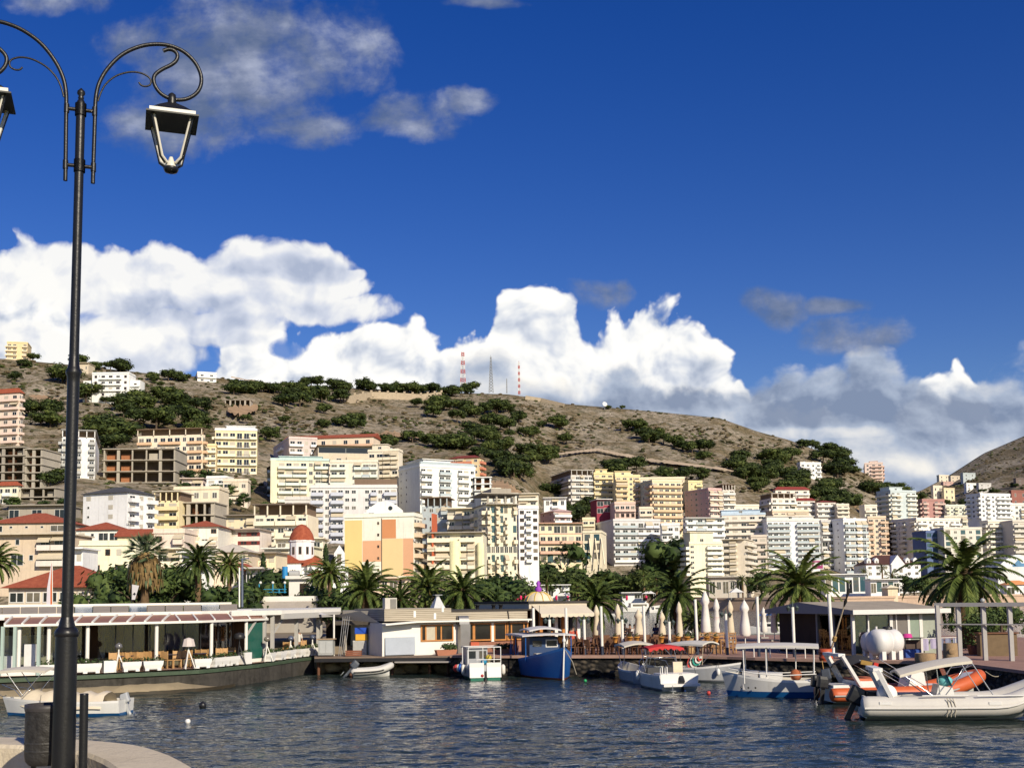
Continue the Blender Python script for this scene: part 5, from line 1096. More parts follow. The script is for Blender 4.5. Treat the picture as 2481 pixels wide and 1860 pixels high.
t = thing('billboard', 'white billboard with a magenta square frame at the foot of the white blue block', 'billboard', P(1976, 1384, 392)); a, b = P(1955, 1379, 392), P(1995, 1355, 392)
mb = MB(); mb.bx(a.x, b.x, 392, 392.3, a.z, b.z, mat((.72, .68, .68), .7, .06, 1, key='billboard_white')); mb.build('panel', t, 'world'); MG = mat((.33, .03, .15), .7, .08, 1, key='magenta')
u0 = a.x + (b.x - a.x) * .33; f = .45; mb = MB(); mb.bx(u0, b.x - .3, 391.9, 391.98, b.z - .9, b.z - .4, MG); mb.bx(u0, b.x - .3, 391.9, 391.98, a.z + .3, a.z + 1.2, MG); mb.bx(u0, u0 + f, 391.9, 391.98, a.z + 1.2, b.z - .9, MG); mb.bx(b.x - .3 - f, b.x - .3, 391.9, 391.98, a.z + 1.2, b.z - .9, MG); mb.build('frame', t, 'world')
for x in (a.x + 1, b.x - 1): mb = MB(); mb.tube([(x, 392.4, 3.4), (x, 392.4, a.z + 1)], .12, IRON, 6); mb.build('leg', t, 'world')
# ---------------------------------------------------------------- quays, restaurants, kiosk
def G(px, d, z): r = ray(px, 1560); return Vector((r.x * d, d, z))
def qd(px, z=0.0, tab=None): return interp(px, tab)[0]
LQ = [(-200, 54), (0, 56), (228, 58), (400, 60), (500, 61.5), (637, 66.5), (728, 72.5), (775, 75)]
RQ = [(1090, 70.5), (1300, 68.5), (1500, 67.5), (1720, 66), (1850, 63), (2070, 60), (2313, 57), (2481, 50), (2700, 44)]
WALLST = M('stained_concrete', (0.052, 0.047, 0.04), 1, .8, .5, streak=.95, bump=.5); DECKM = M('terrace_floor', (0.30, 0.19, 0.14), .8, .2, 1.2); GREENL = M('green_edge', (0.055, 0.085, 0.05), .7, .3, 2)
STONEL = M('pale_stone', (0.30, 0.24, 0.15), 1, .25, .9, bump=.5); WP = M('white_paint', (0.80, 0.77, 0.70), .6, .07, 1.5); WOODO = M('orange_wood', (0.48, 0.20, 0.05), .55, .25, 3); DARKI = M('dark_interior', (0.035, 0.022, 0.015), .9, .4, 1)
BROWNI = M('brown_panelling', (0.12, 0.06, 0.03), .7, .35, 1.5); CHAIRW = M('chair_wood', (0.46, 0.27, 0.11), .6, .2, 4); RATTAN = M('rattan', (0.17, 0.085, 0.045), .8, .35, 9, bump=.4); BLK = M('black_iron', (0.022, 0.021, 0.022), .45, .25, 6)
def glasspane():
    mt, t, b, tc = newmat('clear_glass'); tr = t.new('ShaderNodeBsdfTransparent'); gl = t.new('ShaderNodeBsdfGlossy'); gl.inputs['Roughness'].default_value = .02
    tr.inputs[0].default_value = (.78, .84, .82, 1); fr = t.new('ShaderNodeFresnel'); fr.inputs[0].default_value = 1.45; mx = t.new('ShaderNodeMixShader')
    n = t.noise(tc.outputs['Object'], .5, 2); f = t.math('ADD', fr.outputs[0], t.math('MULTIPLY', n, .12))
    t.link(f, mx.inputs[0]); t.link(tr.outputs[0], mx.inputs[1]); t.link(gl.outputs[0], mx.inputs[2]); t.link(mx.outputs[0], t.n['Material Output'].inputs[0]); return mt
CG = glasspane()
def strip(tab, off, n=14, z=0, x0=None, x1=None):
    a = x0 if x0 is not None else tab[0][0]; b = x1 if x1 is not None else tab[-1][0]
    return [G(a + (b - a) * i / n, interp(a + (b - a) * i / n, tab)[0] + off, z) for i in range(n + 1)]
# sea wall of the left terrace
t = thing('sea_wall', 'dark stained concrete sea wall curving under the left restaurant terrace', 'wall', G(300, 59, 0))
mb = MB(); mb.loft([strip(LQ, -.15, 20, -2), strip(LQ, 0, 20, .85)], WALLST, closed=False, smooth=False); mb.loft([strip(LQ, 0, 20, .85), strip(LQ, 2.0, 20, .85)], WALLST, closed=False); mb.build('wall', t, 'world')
mb = MB(); mb.loft([strip(LQ, -.12, 20, .85), strip(LQ, -.12, 20, 1.02), strip(LQ, .5, 20, 1.03)], GREENL, closed=False, smooth=False); mb.build('edge_strip', t, 'world')
mb = MB(); a = strip(LQ, -1.1, 14, .0, 20, 560); 
def jit(L, k, zk=0): return [p + Vector((0, ru(-k, k), ru(-zk, zk))) for p in L]
tp = lambda L: [Vector((p.x, p.y, p.z if i < 24 else p.z * (30 - i) / 6 - .1)) for i, p in enumerate(L)]
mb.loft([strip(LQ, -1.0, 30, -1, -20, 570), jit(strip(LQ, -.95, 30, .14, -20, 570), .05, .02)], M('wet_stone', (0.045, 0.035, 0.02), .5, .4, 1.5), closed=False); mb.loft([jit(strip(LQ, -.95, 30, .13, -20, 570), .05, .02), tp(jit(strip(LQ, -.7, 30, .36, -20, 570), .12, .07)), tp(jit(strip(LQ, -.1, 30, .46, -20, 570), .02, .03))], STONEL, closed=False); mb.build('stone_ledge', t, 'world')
mb = MB(); fl = strip(LQ, 0.4, 20, 1.1); mb.poly([tuple(p) for p in fl] + [tuple(G(775, 92, 1.1)), tuple(G(-200, 92, 1.1))], DECKM); tag(mb.build('terrace_pavement'), kind='structure')
# left restaurant
t = thing('terrace_restaurant', 'long white waterfront restaurant with a sloped glass canopy and brown awning panels', 'restaurant', G(300, 62, 1.1))
BEIGEP = M('beige_roof_panel', (0.42, 0.35, 0.24), .5, .15, 1); SKYP = M('blue_roof_glass', (0.10, 0.20, 0.34), .15, .2, 1); REDP = M('red_brown_panel', (0.27, 0.13, 0.09), .5, .2, 1)
def sweep(name, prof, x0, x1, m, n=16, par=t):
    mb = MB(); mb.loft([strip(LQ, o, n, z, x0, x1) for o, z in prof], m, closed=True if len(prof) > 3 else False, smooth=False); return mb.build(name, par, 'world')
sweep('fascia', [(3.0, 3.84), (3.0, 4.14), (3.3, 4.14), (3.3, 3.84), (3.0, 3.84)], -40, 610, WP)
sweep('gutter', [(1.2, 3.52), (1.2, 3.64), (1.36, 3.64), (1.36, 3.52), (1.2, 3.52)], 8, 650, WP)
sweep('ridge_beam', [(9.0, 4.46), (9.0, 4.62), (9.3, 4.62), (9.3, 4.46), (9.0, 4.46)], -60, 560, WP)
for i in range(14):
    x0 = -40 + i * 44; sweep('roof_panel', [(3.3, 4.1), (9.0, 4.5)], x0, x0 + 42, SKYP if i in (5, 8, 12) else BEIGEP, 3)
for i in range(15):
    x0 = 10 + i * 42.5; sweep('canopy_panel', [(1.34, 3.62), (3.02, 3.98)], x0, min(648, x0 + 42.5), REDP, 2)
for i in range(16):
    x0 = 10 + i * 42.5; x0 = min(645, x0); mb = MB(); a, b = G(x0, qd(x0, 0, LQ) + 1.28, 3.66), G(x0 + (18 if i < 10 else -14), qd(x0, 0, LQ) + 3.0, 4.02); mb.bar(a, b, .09, .09, WP); mb.build('rafter', t, 'world')
mb = MB(); F0 = [G(560, 66, 0), G(683, 70, 0), G(826, 80, 0), G(826, 92, 0), G(520, 90, 0), G(520, 70, 0)]; mb.prism([(p.x, p.y) for p in F0], 3.82, 4.1, WP); mb.build('flat_roof', t, 'world')
mb = MB(); mb.bar(G(684, 69.9, 3.72), G(826, 79.9, 3.72), .2, .34, M('grey_fascia', (.52, .50, .46), .7, .1)); mb.build('side_fascia', t, 'world')
for px in (-20, 46, 118, 212, 379, 512, 596):
    mb = MB(); p = G(px, qd(px, 0, LQ) + 1.55, 1.1); mb.tube([p, p + Vector((0, 0, 2.46))], .10, WP, 10); mb.build('column', t, 'world')
for px, d in ((640, 68.5), (660, 69.6), (718, 73), (771, 76.5), (777, 78), (809, 80)):
    mb = MB(); p = G(px, d, 1.1); mb.bx(p.x - .11, p.x + .11, p.y - .11, p.y + .11, 1.1, 3.82, M('grey_post', (.42, .40, .37), .7, .15)); mb.build('column', t, 'world')
for px, k in ((596, 1), (660, 1)):
    mb = MB(); d = qd(px, 0, LQ) + 1.6; mb.bar(G(px + 2, d, 2.7), G(px + 26, d + 1, 3.6), .1, .1, M('grey_post', (.42, .40, .37), .7, .15)); mb.build('brace', t, 'world')
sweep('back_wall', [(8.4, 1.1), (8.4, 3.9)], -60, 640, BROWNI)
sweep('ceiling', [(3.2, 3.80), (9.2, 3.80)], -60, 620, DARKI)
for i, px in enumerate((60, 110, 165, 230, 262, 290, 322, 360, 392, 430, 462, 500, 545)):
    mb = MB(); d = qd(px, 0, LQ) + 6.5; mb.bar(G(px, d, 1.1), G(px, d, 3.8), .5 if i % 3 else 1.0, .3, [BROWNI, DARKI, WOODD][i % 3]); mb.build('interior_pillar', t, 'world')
for i, px in enumerate((40, 100, 160)):
    mb = MB(); d = qd(px, 0, LQ) + 4.2; mb.bar(G(px, d, 1.1), G(px, d, 3.0), 1.2, .1, M('beige_partition', (.40, .36, .26), .8, .1)); mb.build('partition', t, 'world')
GP = [8, 50, 92, 150, 206, 236, 280, 322, 363, 400, 443, 486, 528, 560]
for a, b in zip(GP, GP[1:]):
    if 206 <= a < 236: continue
    mb = MB(); mb.loft([strip(LQ, 2.6, 2, 1.12, a + 1, b - 1), strip(LQ, 2.6, 2, 3.75, a + 1, b - 1)], CG, closed=False, smooth=False); mb.build('glass_panel', t, 'world')
    mb = MB(); p = G(b, qd(b, 0, LQ) + 2.6, 1.1); mb.bar(p, p + Vector((0, 0, 2.66)), .05, .05, BLK); mb.build('glass_frame', t, 'world')
mb = MB(); mb.loft([strip(LQ, 1.7, 2, 1.2, 600, 636), strip(LQ, 1.7, 2, 3.4, 600, 636)], M('green_glass', (0.02, 0.10, 0.075), .12, .2), closed=False, smooth=False); mb.build('green_glass_screen', t, 'world')
mb = MB(); mb.loft([strip(LQ, 1.62, 2, 1.1, 598, 638), strip(LQ, 1.62, 2, 1.3, 598, 638)], WP, closed=False, smooth=False); mb.build('screen_sill', t, 'world')
# glass vestibule at the far left
for px in (6, 36, 94):
    mb = MB(); p = G(px, 57.2, 1.1); mb.bar(p, p + Vector((0, 0, 2.45)), .14, .14, M('pale_green_frame', (.42, .52, .46), .6, .1)); mb.build('vestibule_post', t, 'world')
mb = MB(); mb.bar(G(6, 57.1, 1.2), G(150, 57.6, 1.2), .2, .2, WP); mb.build('vestibule_sill', t, 'world')
mb = MB(); mb.bar(G(18, 59, 1.1), G(18, 59, 2.0), .8, .5, M('white_cloth', (.75, .74, .72), .9, .1)); mb.bar(G(74, 58.6, 1.1), G(74, 58.6, 2.6), .55, .2, M('white_cloth', (.75, .74, .72), .9, .1)); mb.build('curtain', t, 'world')
# planters
PLM = M('planter_white', (0.80, 0.78, 0.74), .7, .06, 1.5); SOILP = leafmat('planter_plants', (0.015, 0.03, 0.01), (0.04, 0.07, 0.02), (0.10, 0.13, 0.05), 3)
def planter(px, w, nm='planter', label='white curved concrete planter with low plants on the left terrace edge', sq=False, off=.55, hgt=.5, grp='white planters along the left terrace edge', plants=True):
    p = G(px, qd(px, 0, LQ) + off, 1.1); q = G(px + 4, qd(px + 4, 0, LQ) + off, 1.1); rz = math.atan2(q.y - p.y, q.x - p.x)
    t = thing('planter', label, 'planter', p, rz, grp); rings = []; mb = MB()
    for k, z in ((.72, .07), (.80, .12), (.95, .3), (1.0, hgt)) if not sq else ((.95, .0), (1, .0), (1, .3), (1, hgt + .1)):
        x = w / 2 * k; y = .24 * k; rings.append([Vector(v) for v in ((-x, -y, z), (x, -y, z), (x, y, z), (-x, y, z))])
    mb.loft(rings, PLM, caps=True, smooth=False); mb.build('trough', t)
    if not sq:
        for s in (-1, 1): f = MB(); f.bx(s * w * .3 - .1, s * w * .3 + .1, -.2, .2, 0, .115, PLM); f.build('foot', t)
    if plants:
        mb = MB()
        nq = max(4, int(w * 7))
        for i in range(nq): clump(mb, ((i / (nq - 1) - .5) * w * .86, ru(-.08, .08), hgt + ru(.03, .14)), .17, 16, .075, SOILP, .9)
        mb.build('plants', t)
for px, w in ((116, 1.1), (192, 1.0), (222, 1.0), (318, 1.0), (370, 1.05), (489, 1.0), (523, .75), (541, .75), (562, .95), (654, .9), (680, .95), (703, .95), (728, .9), (745, .8), (764, .85)):
    planter(px, w)
planter(265, .62, label='square white planter box between two curved ones on the left terrace', sq=True, grp=None); planter(594, .65, label='large square white planter box beside the green glass screen', sq=True, grp=None, hgt=.55)
# chairs and tables
def make_chair(label, wood, group, loc, rz, weave=None):
    t = thing('chair', label, 'chair', loc, rz, group); w2 = weave or wood
    mb = MB(); mb.bx(-.22, .22, -.22, .22, .43, .47, w2); mb.build('seat', t)
    mb = MB(); mb.box((0, .23, .72), (.44, .04, .40), w2, rx=-.12); mb.build('backrest', t)
    for x, y in ((-.2, -.2), (.2, -.2), (-.2, .2), (.2, .2)): l = MB(); l.bar((x, y, 0), (x, y * 1.02, .95 if y > 0 else .43), .04, .04, wood); l.build('leg', t)
    if weave:
        for s in (-1, 1): a = MB(); a.tube([(s * .24, .22, .68), (s * .26, 0, .67), (s * .24, -.22, .62), (s * .22, -.22, .45)], .025, wood, 6); a.build('armrest', t)
    return t
def make_table(label, m, group, loc, r=.4, top=None):
    t = thing('table', label, 'table', loc, 0, group); mb = MB(); mb.lathe([(r, .71), (r, .75)], (0, 0, 0), top or m, 14); mb.build('tabletop', t)
    mb = MB(); mb.tube([(0, 0, .02), (0, 0, .71)], .04, m, 8); mb.lathe([(.26, 0), (.2, .03), (.05, .06)], (0, 0, 0), m, 12); mb.build('base', t); return t
CG1 = 'tan wooden chairs inside the left restaurant terrace'; c0 = make_chair('tan wooden chair behind the planters of the left restaurant', CHAIRW, CG1, G(275, qd(275, 0, LQ) + 2.0, 1.1), .4)
cl = [(290, 2.1), (303, 1.9), (318, 2.0), (338, 1.8), (352, 2.1), (366, 1.9), (384, 2.0), (406, 1.6), (430, 1.6), (445, 2.0), (452, 1.7), (474, 2.0), (492, 2.0), (533, 2.0), (545, 1.7), (557, 2.1), (694, 3.0), (708, 2.4), (690, 2.2), (735, 3.2)]
for px, o in cl: dup(c0, G(px, qd(px, 0, LQ) + o, 1.1), ru(-.5, .5) + (pi if rnd() < .3 else 0))
tb0 = make_table('small table with dark cloth among the tan chairs of the left restaurant', WOODD, 'tables inside the left restaurant terrace', G(296, qd(296, 0, LQ) + 2.5, 1.1), .42, M('dark_tablecloth', (.06, .05, .07), .9, .2))
for px, o in ((327, 2.5), (375, 2.5), (418, 2.2), (462, 2.4), (483, 2.0), (548, 2.3), (700, 2.9)): dup(tb0, G(px, qd(px, 0, LQ) + o, 1.1))
# tripod lamps
def tripod(label, px, d, h, kind, base_z=1.1):
    p = G(px, d, base_z); t = thing('tripod_lamp', label, 'lamp', p); w = BLK if kind == 'dark' else WP
    for a in (0.4, 2.5, 4.6): l = MB(); l.bar((cos(a) * .36, sin(a) * .36, 0), (0, 0, h * .62), .05, .05, w); l.build('leg', t)
    mb = MB(); mb.tube([(0, 0, h * .6), (0, 0, h * .8)], .04, w, 8); mb.build('stem', t); mb = MB()
    if kind == 'globe': mb.lathe([(.05, h * .78), (.17, h * .82), (.2, h * .88), (.15, h * .95), (.03, h)], (0, 0, 0), glassm((.10, .12, .18)), 12); mb.build('lamp_globe', t)
    elif kind == 'shade': mb.lathe([(.36, h * .72), (.27, h * .95), (.05, h)], (0, 0, 0), M('shade_cloth', (.62, .54, .50), .9, .15, 3), 8, False); mb.build('lamp_shade', t)
    else: mb.lathe([(.3, h * .8), (.34, h * .86), (.26, h * .97), (.02, h)], (0, 0, 0), BLK, 10); mb.build('lamp_head', t)
tripod('white tripod lamp with a glass globe on the left terrace', 288, qd(288, 0, LQ) + .5, 1.5, 'globe'); tripod('white tripod lamp with a cloth shade on the left terrace', 457, qd(457, 0, LQ) + .5, 1.65, 'shade'); tripod('dark lamp on a post beside the square planter', 580, qd(580, 0, LQ) + .5, 1.8, 'dark'); tripod('white tripod lamp with a globe right of the green screen', 647, qd(647, 0, LQ) + .5, 1.5, 'globe'); tripod('small white tripod lamp near the grey cabinet', 757, qd(757, 0, LQ) + .5, 1.35, 'globe'); tripod('white tripod lamp between the right hand planters', 704, qd(704, 0, LQ) + .6, 1.4, 'globe')
# ---- people
SKIN = M('skin', (0.42, 0.24, 0.16), .6, .1, 6); HAIR = M('hair', (0.025, 0.017, 0.012), .7, .2, 9)
def person(label, loc, rz, pose='sit', top=(.3, .3, .32), legs=(.05, .06, .1), h=1.72):
    """one continuous body: joints joined by edges, grown with a Skin modifier; hair and clothing are children"""
    t = thing('person', label, 'person', loc, rz); k = h / 1.75
    if pose == 'sit':
        J = dict(pel=(0, 0, .52), ch=(0, .03, .95), nk=(0, .02, 1.10), hd=(0, -.02, 1.25), ht=(0, -.02, 1.36), kl=(-.12, -.42, .52), kr=(.12, -.42, .52), fl=(-.13, -.44, .08), fr=(.13, -.44, .08), sl=(-.19, .02, 1.02), sr=(.19, .02, 1.02), el=(-.24, -.08, .78), er=(.24, -.08, .78), hl=(-.14, -.32, .78), hr=(.14, -.32, .78))
    else:
        J = dict(pel=(0, 0, .92), ch=(0, .01, 1.32), nk=(0, 0, 1.47), hd=(0, -.02, 1.60), ht=(0, -.01, 1.72), kl=(-.11, -.10, .50), kr=(.11, .06, .50), fl=(-.11, -.06, .06), fr=(.11, .22, .08), sl=(-.2, 0, 1.40), sr=(.2, 0, 1.40), el=(-.27, .03, 1.12), er=(.27, -.02, 1.12), hl=(-.26, -.08, .88), hr=(.25, -.2, .90))
    R = dict(pel=(.15, .11), ch=(.17, .11), nk=(.06, .06), hd=(.085, .10), ht=(.06, .07), kl=(.065, .065), kr=(.065, .065), fl=(.045, .05), fr=(.045, .05), sl=(.06, .06), sr=(.06, .06), el=(.045, .045), er=(.045, .045), hl=(.035, .03), hr=(.035, .03))
    names = list(J); E = [('pel', 'ch'), ('ch', 'nk'), ('nk', 'hd'), ('hd', 'ht'), ('pel', 'kl'), ('pel', 'kr'), ('kl', 'fl'), ('kr', 'fr'), ('ch', 'sl'), ('ch', 'sr'), ('sl', 'el'), ('sr', 'er'), ('el', 'hl'), ('er', 'hr')]
    V = [Vector(J[n]) * k for n in names]; ED = [(names.index(a), names.index(b)) for a, b in E]; RR = [R[n] for n in names]
    for s, hn in ((-1, 'hl'), (1, 'hr')):
        hi = names.index(hn); hv = V[hi]
        dirv = (hv - V[names.index('el' if s < 0 else 'er')]).normalized(); sd = dirv.cross(Vector((0, 0, 1))).normalized()
        for f in range(5):
            o = hv + sd * (f - 2) * .018 + dirv * (.02 if f == 0 else .05); V.append(o); i0 = len(V) - 1; RR.append((.011, .011)); ED.append((hi, i0))
            V.append(o + dirv * (.045 + .01 * (2 - abs(f - 2))) + Vector((0, 0, -.02))); RR.append((.008, .008)); ED.append((i0, i0 + 1))
    me = bpy.data.meshes.new('body'); me.from_pydata(V, ED, []); o = bpy.data.objects.new('body', me); COL.objects.link(o); o.parent = t; me.materials.append(SKIN)
    sk = o.modifiers.new('skin', 'SKIN'); sk.use_smooth_shade = True
    if not me.skin_vertices: me.attributes
    sv = me.skin_vertices[0].data if me.skin_vertices else None
    if sv:
        for i, r in enumerate(RR): sv[i].radius = (r[0] * k, r[1] * k); sv[i].use_root = (i == 0)
    o.modifiers.new('sub', 'SUBSURF').levels = 1
    cl = mat(top, .9, .15, 5, key='clothing'); lg = mat(legs, .9, .15, 5, key='trousers'); mb = MB(); g = lambda n: Vector(J[n]) * k
    P_, C_ = g('pel'), g('ch'); rings = []
    for f, rx, ry in ((-.12, .19, .15), (.15, .185, .14), (.6, .195, .14), (1.0, .20, .135), (1.22, .13, .10), (1.3, .075, .07)):
        c = P_.lerp(C_, f); rings.append([c + Vector((cos(a) * rx, sin(a) * ry, 0)) * k for a in [2 * pi * i / 12 for i in range(12)]])
    mb.loft(rings, cl); 
    for s in 'lr': mb.tube([g('s' + s), g('s' + s).lerp(g('e' + s), .5), g('e' + s)], [.078 * k, .07 * k, .062 * k], cl, 8)
    mb.build('shirt', t); mb = MB()
    for s in 'lr': hp = P_ + Vector((-.08 if s == 'l' else .08, 0, 0)); mb.tube([hp, g('k' + s), g('f' + s) + Vector((0, 0, .05))], [.11 * k, .085 * k, .07 * k], lg, 8)
    mb.build('trousers', t)
    mb = MB(); c = g('hd') + Vector((0, .015, .045)) * k; mb.ball(c, .112 * k, HAIR, 10, (.9, 1, .95)); mb.build('hair', t)
    f = MB(); hd = g('hd'); f.ball(hd + Vector((0, -.118, -.01)), .018, SKIN, 6); f.ball(hd + Vector((-.035, -.10, .015)), .012, HAIR, 6); f.ball(hd + Vector((.035, -.10, .015)), .012, HAIR, 6); f.box(hd + Vector((0, -.10, -.05)), (.045, .02, .012), M('lips', (.3, .1, .09), .6, .1)); f.build('face', t)
    return t
person('man in a grey shirt behind the dark glass of the left restaurant', G(543, qd(543, 0, LQ) + 3.4, 1.1), .2, 'stand', (.22, .21, .21), (.04, .04, .05))
person('person in a white shirt standing by the right end of the left restaurant', G(722, 75.5, 1.1), .6, 'stand', (.62, .60, .56), (.06, .07, .1))
# ---- middle platform with rocks
PLK = M('pier_planks', (0.22, 0.16, 0.12), .9, .3, 1.2); ROCK = M('shore_rock', (0.36, 0.27, 0.15), 1, .45, 1.1, bump=.8)
t = thing('boardwalk', 'dark wooden boardwalk over the rocks in front of the wooden restaurant', 'boardwalk', G(930, 72, 0))
pl = [G(762, 71.5, 0), G(930, 71.6, 0), G(1095, 71.0, 0), G(1300, 69, 0), G(1300, 78, 0), G(762, 80, 0)]
mb = MB(); mb.prism([(p.x, p.y) for p in pl], .98, 1.12, PLK); mb.build('deck', t, 'world')
mb = MB(); mb.bar(G(762, 71.42, .94), G(1095, 70.9, .94), .1, .22, BLK); mb.build('edge_beam', t, 'world')
mb = MB(); mb.bar(G(958, 71.0, .80), G(1092, 70.5, .80), .5, .08, M('grey_plank', (.33, .30, .27), .9, .2)); mb.build('lower_step', t, 'world')
for px in (772, 850, 950, 1040, 1085): p = MB(); p.tube([G(px, 72, -1), G(px, 72, .98)], .1, WOODD, 7); p.build('post', t, 'world')
t2 = thing('rock_bank', 'pale yellow boulders at the waterline under the boardwalk', 'rocks', G(930, 73, 0)); 
for i in range(46):
    px = ru(728, 1290); r = ru(.25, .75); mb = MB(); c = G(px, ru(73.0, 75), ru(-.1, .45)); mb.ball(c, r, ROCK, 8, (ru(.8, 1.6), 1, ru(.5, .9)))
    mb.v = [tuple(Vector(v) + Vector((mnoise.noise(Vector(v) * 2.1), mnoise.noise(Vector(v) * 2.1 + Vector((9, 0, 0))), mnoise.noise(Vector(v) * 2.1 + Vector((0, 9, 0))))) * r * .5) for v in mb.v]; mb.build('boulder', t2, 'world')
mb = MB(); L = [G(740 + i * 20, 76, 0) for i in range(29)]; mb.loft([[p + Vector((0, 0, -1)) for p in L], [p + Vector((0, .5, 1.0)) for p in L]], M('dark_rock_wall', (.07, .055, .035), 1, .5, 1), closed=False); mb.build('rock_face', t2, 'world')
# things on the left of the platform
def boxthing(name, label, cat, p, sz, m, rz=0, parts=()):
    t = thing(name, label, cat, p, rz); mb = MB(); mb.bx(-sz[0] / 2, sz[0] / 2, -sz[1] / 2, sz[1] / 2, parts and .08 or 0, sz[2], m); mb.build('body', t); return t
t = boxthing('cabinet', 'grey metal bar cabinet with a wooden top at the end of the left terrace', 'cabinet', G(791, 73, 1.12), (.95, .6, 1.05), M('grey_metal', (.36, .37, .36), .5, .2, 2), 0, (1,))
mb = MB(); mb.bx(-.58, .58, -.36, .36, 1.05, 1.12, M('board_top', (.36, .26, .16), .7, .2)); mb.build('top', t); mb = MB(); mb.bx(-.4, -.02, -.32, -.3, .2, .95, M('grey_metal2', (.45, .46, .45), .4, .15)); mb.bx(.02, .4, -.32, -.3, .2, .95, M('grey_metal2', (.45, .46, .45), .4, .15)); mb.build('door', t)
for x in (-.4, .4): l = MB(); l.tube([(x, 0, 0), (x, 0, .09)], .05, BLK, 8); l.build('caster', t)
t = thing('fishing_rods', 'bundle of long grey poles leaning beside the dark doorway', 'poles', G(828, 73, 1.12), 0)
for i in range(4): l = MB(); l.tube([(i * .12 - .2, 0, 0), (i * .14 + .02, .4, 2.5)], .022, M('pole_grey', (.25, .25, .26), .5, .1), 5); l.build('pole', t)
t = thing('parasol', 'folded dull cream parasol leaning by the long grey poles', 'parasol', G(836, 73.4, 1.12)); mb = MB(); mb.lathe([(.03, 0), (.12, .2), (.1, .9), (.03, 1.3)], (0, 0, 0), M('canvas_dull', (.5, .44, .34), .9, .15, 3), 10); mb.build('canopy', t); mb = MB(); mb.tube([(0, 0, 0), (0, 0, 1.6)], .02, WP, 6); mb.build('pole', t)
# little shed with boxes in the dark recess
t = thing('shelter', 'dark lean-to with a patched tin roof between the two restaurants', 'shelter', G(880, 75, 1.12)); mb = MB(); mb.prism([(p.x, p.y) for p in (G(806, 74.5, 0), G(935, 74.0, 0), G(935, 82, 0), G(806, 82, 0))], 3.05, 3.3, M('dark_tin', (.09, .075, .06), .7, .3)); mb.build('roof', t, 'world')
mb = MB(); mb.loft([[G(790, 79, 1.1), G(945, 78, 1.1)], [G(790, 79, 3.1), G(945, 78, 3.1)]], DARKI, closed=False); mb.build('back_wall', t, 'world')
mb = MB(); mb.prism([(p.x, p.y) for p in (G(830, 75.5, 0), G(934, 74.2, 0), G(934, 82, 0), G(830, 82, 0))], 3.32, 3.95, M('weathered_slats', (.30, .27, .23), .9, .3, 2.5)); mb.build('upper_wall', t, 'world')
mb = MB(); mb.bar(G(905, 76, 1.12), G(905, 76, 3.0), .9, .1, WOODD); mb.bar(G(905, 75.9, 1.9), G(905, 75.9, 2.8), .35, .05, M('door_glass', (.35, .36, .36), .3, .2)); mb.build('door', t, 'world')
for i, (c, dz, dx, nm) in enumerate([((.02, .08, .45), .42, 0, 'blue'), ((.75, .42, .05), .0, .05, 'yellow')]):
    p = G(875, 74.5, 2.05 + dz); o = thing('crate', [nm + ' plastic fish crate on top of the other on the grey cupboard', nm + ' plastic crate under the blue one on the grey cupboard'][i], 'crate', p + Vector((dx, 0, 0))); mb = MB(); mb.bx(-.38, .38, -.25, .25, 0, .05, mat(c, .5, .1, 3, key='plastic')); mb.bx(-.38, .38, -.25, -.21, .05, .40, mat(c, .5, .1, 3, key='plastic')); mb.bx(-.38, .38, .21, .25, .05, .40, mat(c, .5, .1, 3, key='plastic')); mb.bx(-.38, -.34, -.21, .21, .05, .40, mat(c, .5, .1, 3, key='plastic')); mb.bx(.34, .38, -.21, .21, .05, .40, mat(c, .5, .1, 3, key='plastic')); mb.build('shell', o)
t = boxthing('cupboard', 'pale grey cupboard carrying the blue and yellow crates', 'cupboard', G(873, 74.6, 1.12), (.9, .6, .92), M('pale_grey', (.5, .5, .48), .7, .2)); mb = MB(); mb.bx(-.43, .43, -.33, -.3, .1, .85, M('pale_grey_door', (.42, .42, .41), .7, .2)); mb.build('door', t)
t = thing('crate', 'low red brown wooden crate on the boardwalk before the dark recess', 'crate', G(857, 72.6, 1.12)); mb = MB()
for z in (.02, .14, .26): mb.bx(-.5, .5, -.25, -.21, z, z + .09, M('crate_wood', (.24, .09, .05), .8, .3, 3)); mb.bx(-.5, .5, .21, .25, z, z + .09, M('crate_wood', (.24, .09, .05), .8, .3, 3)); mb.bx(-.5, -.46, -.2, .2, z, z + .09, M('crate_wood', (.24, .09, .05), .8, .3, 3)); mb.bx(.46, .5, -.2, .2, z, z + .09, M('crate_wood', (.24, .09, .05), .8, .3, 3))
mb.bx(-.46, .46, -.2, .2, 0, .02, M('crate_wood', (.24, .09, .05), .8, .3, 3)); mb.build('slatted_box', t)
# sail awning
t = thing('shade_sail', 'white triangular shade sail stretched between the two restaurants', 'awning', G(850, 76, 3.9)); n = 8; R_ = []
for i in range(n + 1):
    k = i / n; a = G(772, 75.5, 3.75).lerp(G(872, 73, 3.98), k) + Vector((0, 0, -.12 * sin(pi * k))); b = G(772, 76, 3.9).lerp(G(920, 72.8, 3.20), k) + Vector((0, 0, -.15 * sin(pi * k))); R_.append([a.lerp(b, j / 4) for j in range(5)])
mb = MB(); mb.loft(R_, M('sail_cloth', (.66, .64, .62), .8, .08, 1), closed=False); mb.build('cloth', t, 'world')
mb = MB(); mb.tube([G(809, 73.4, 1.12), G(809, 73.4, 3.75)], .06, WP, 8); mb.build('post', t, 'world')
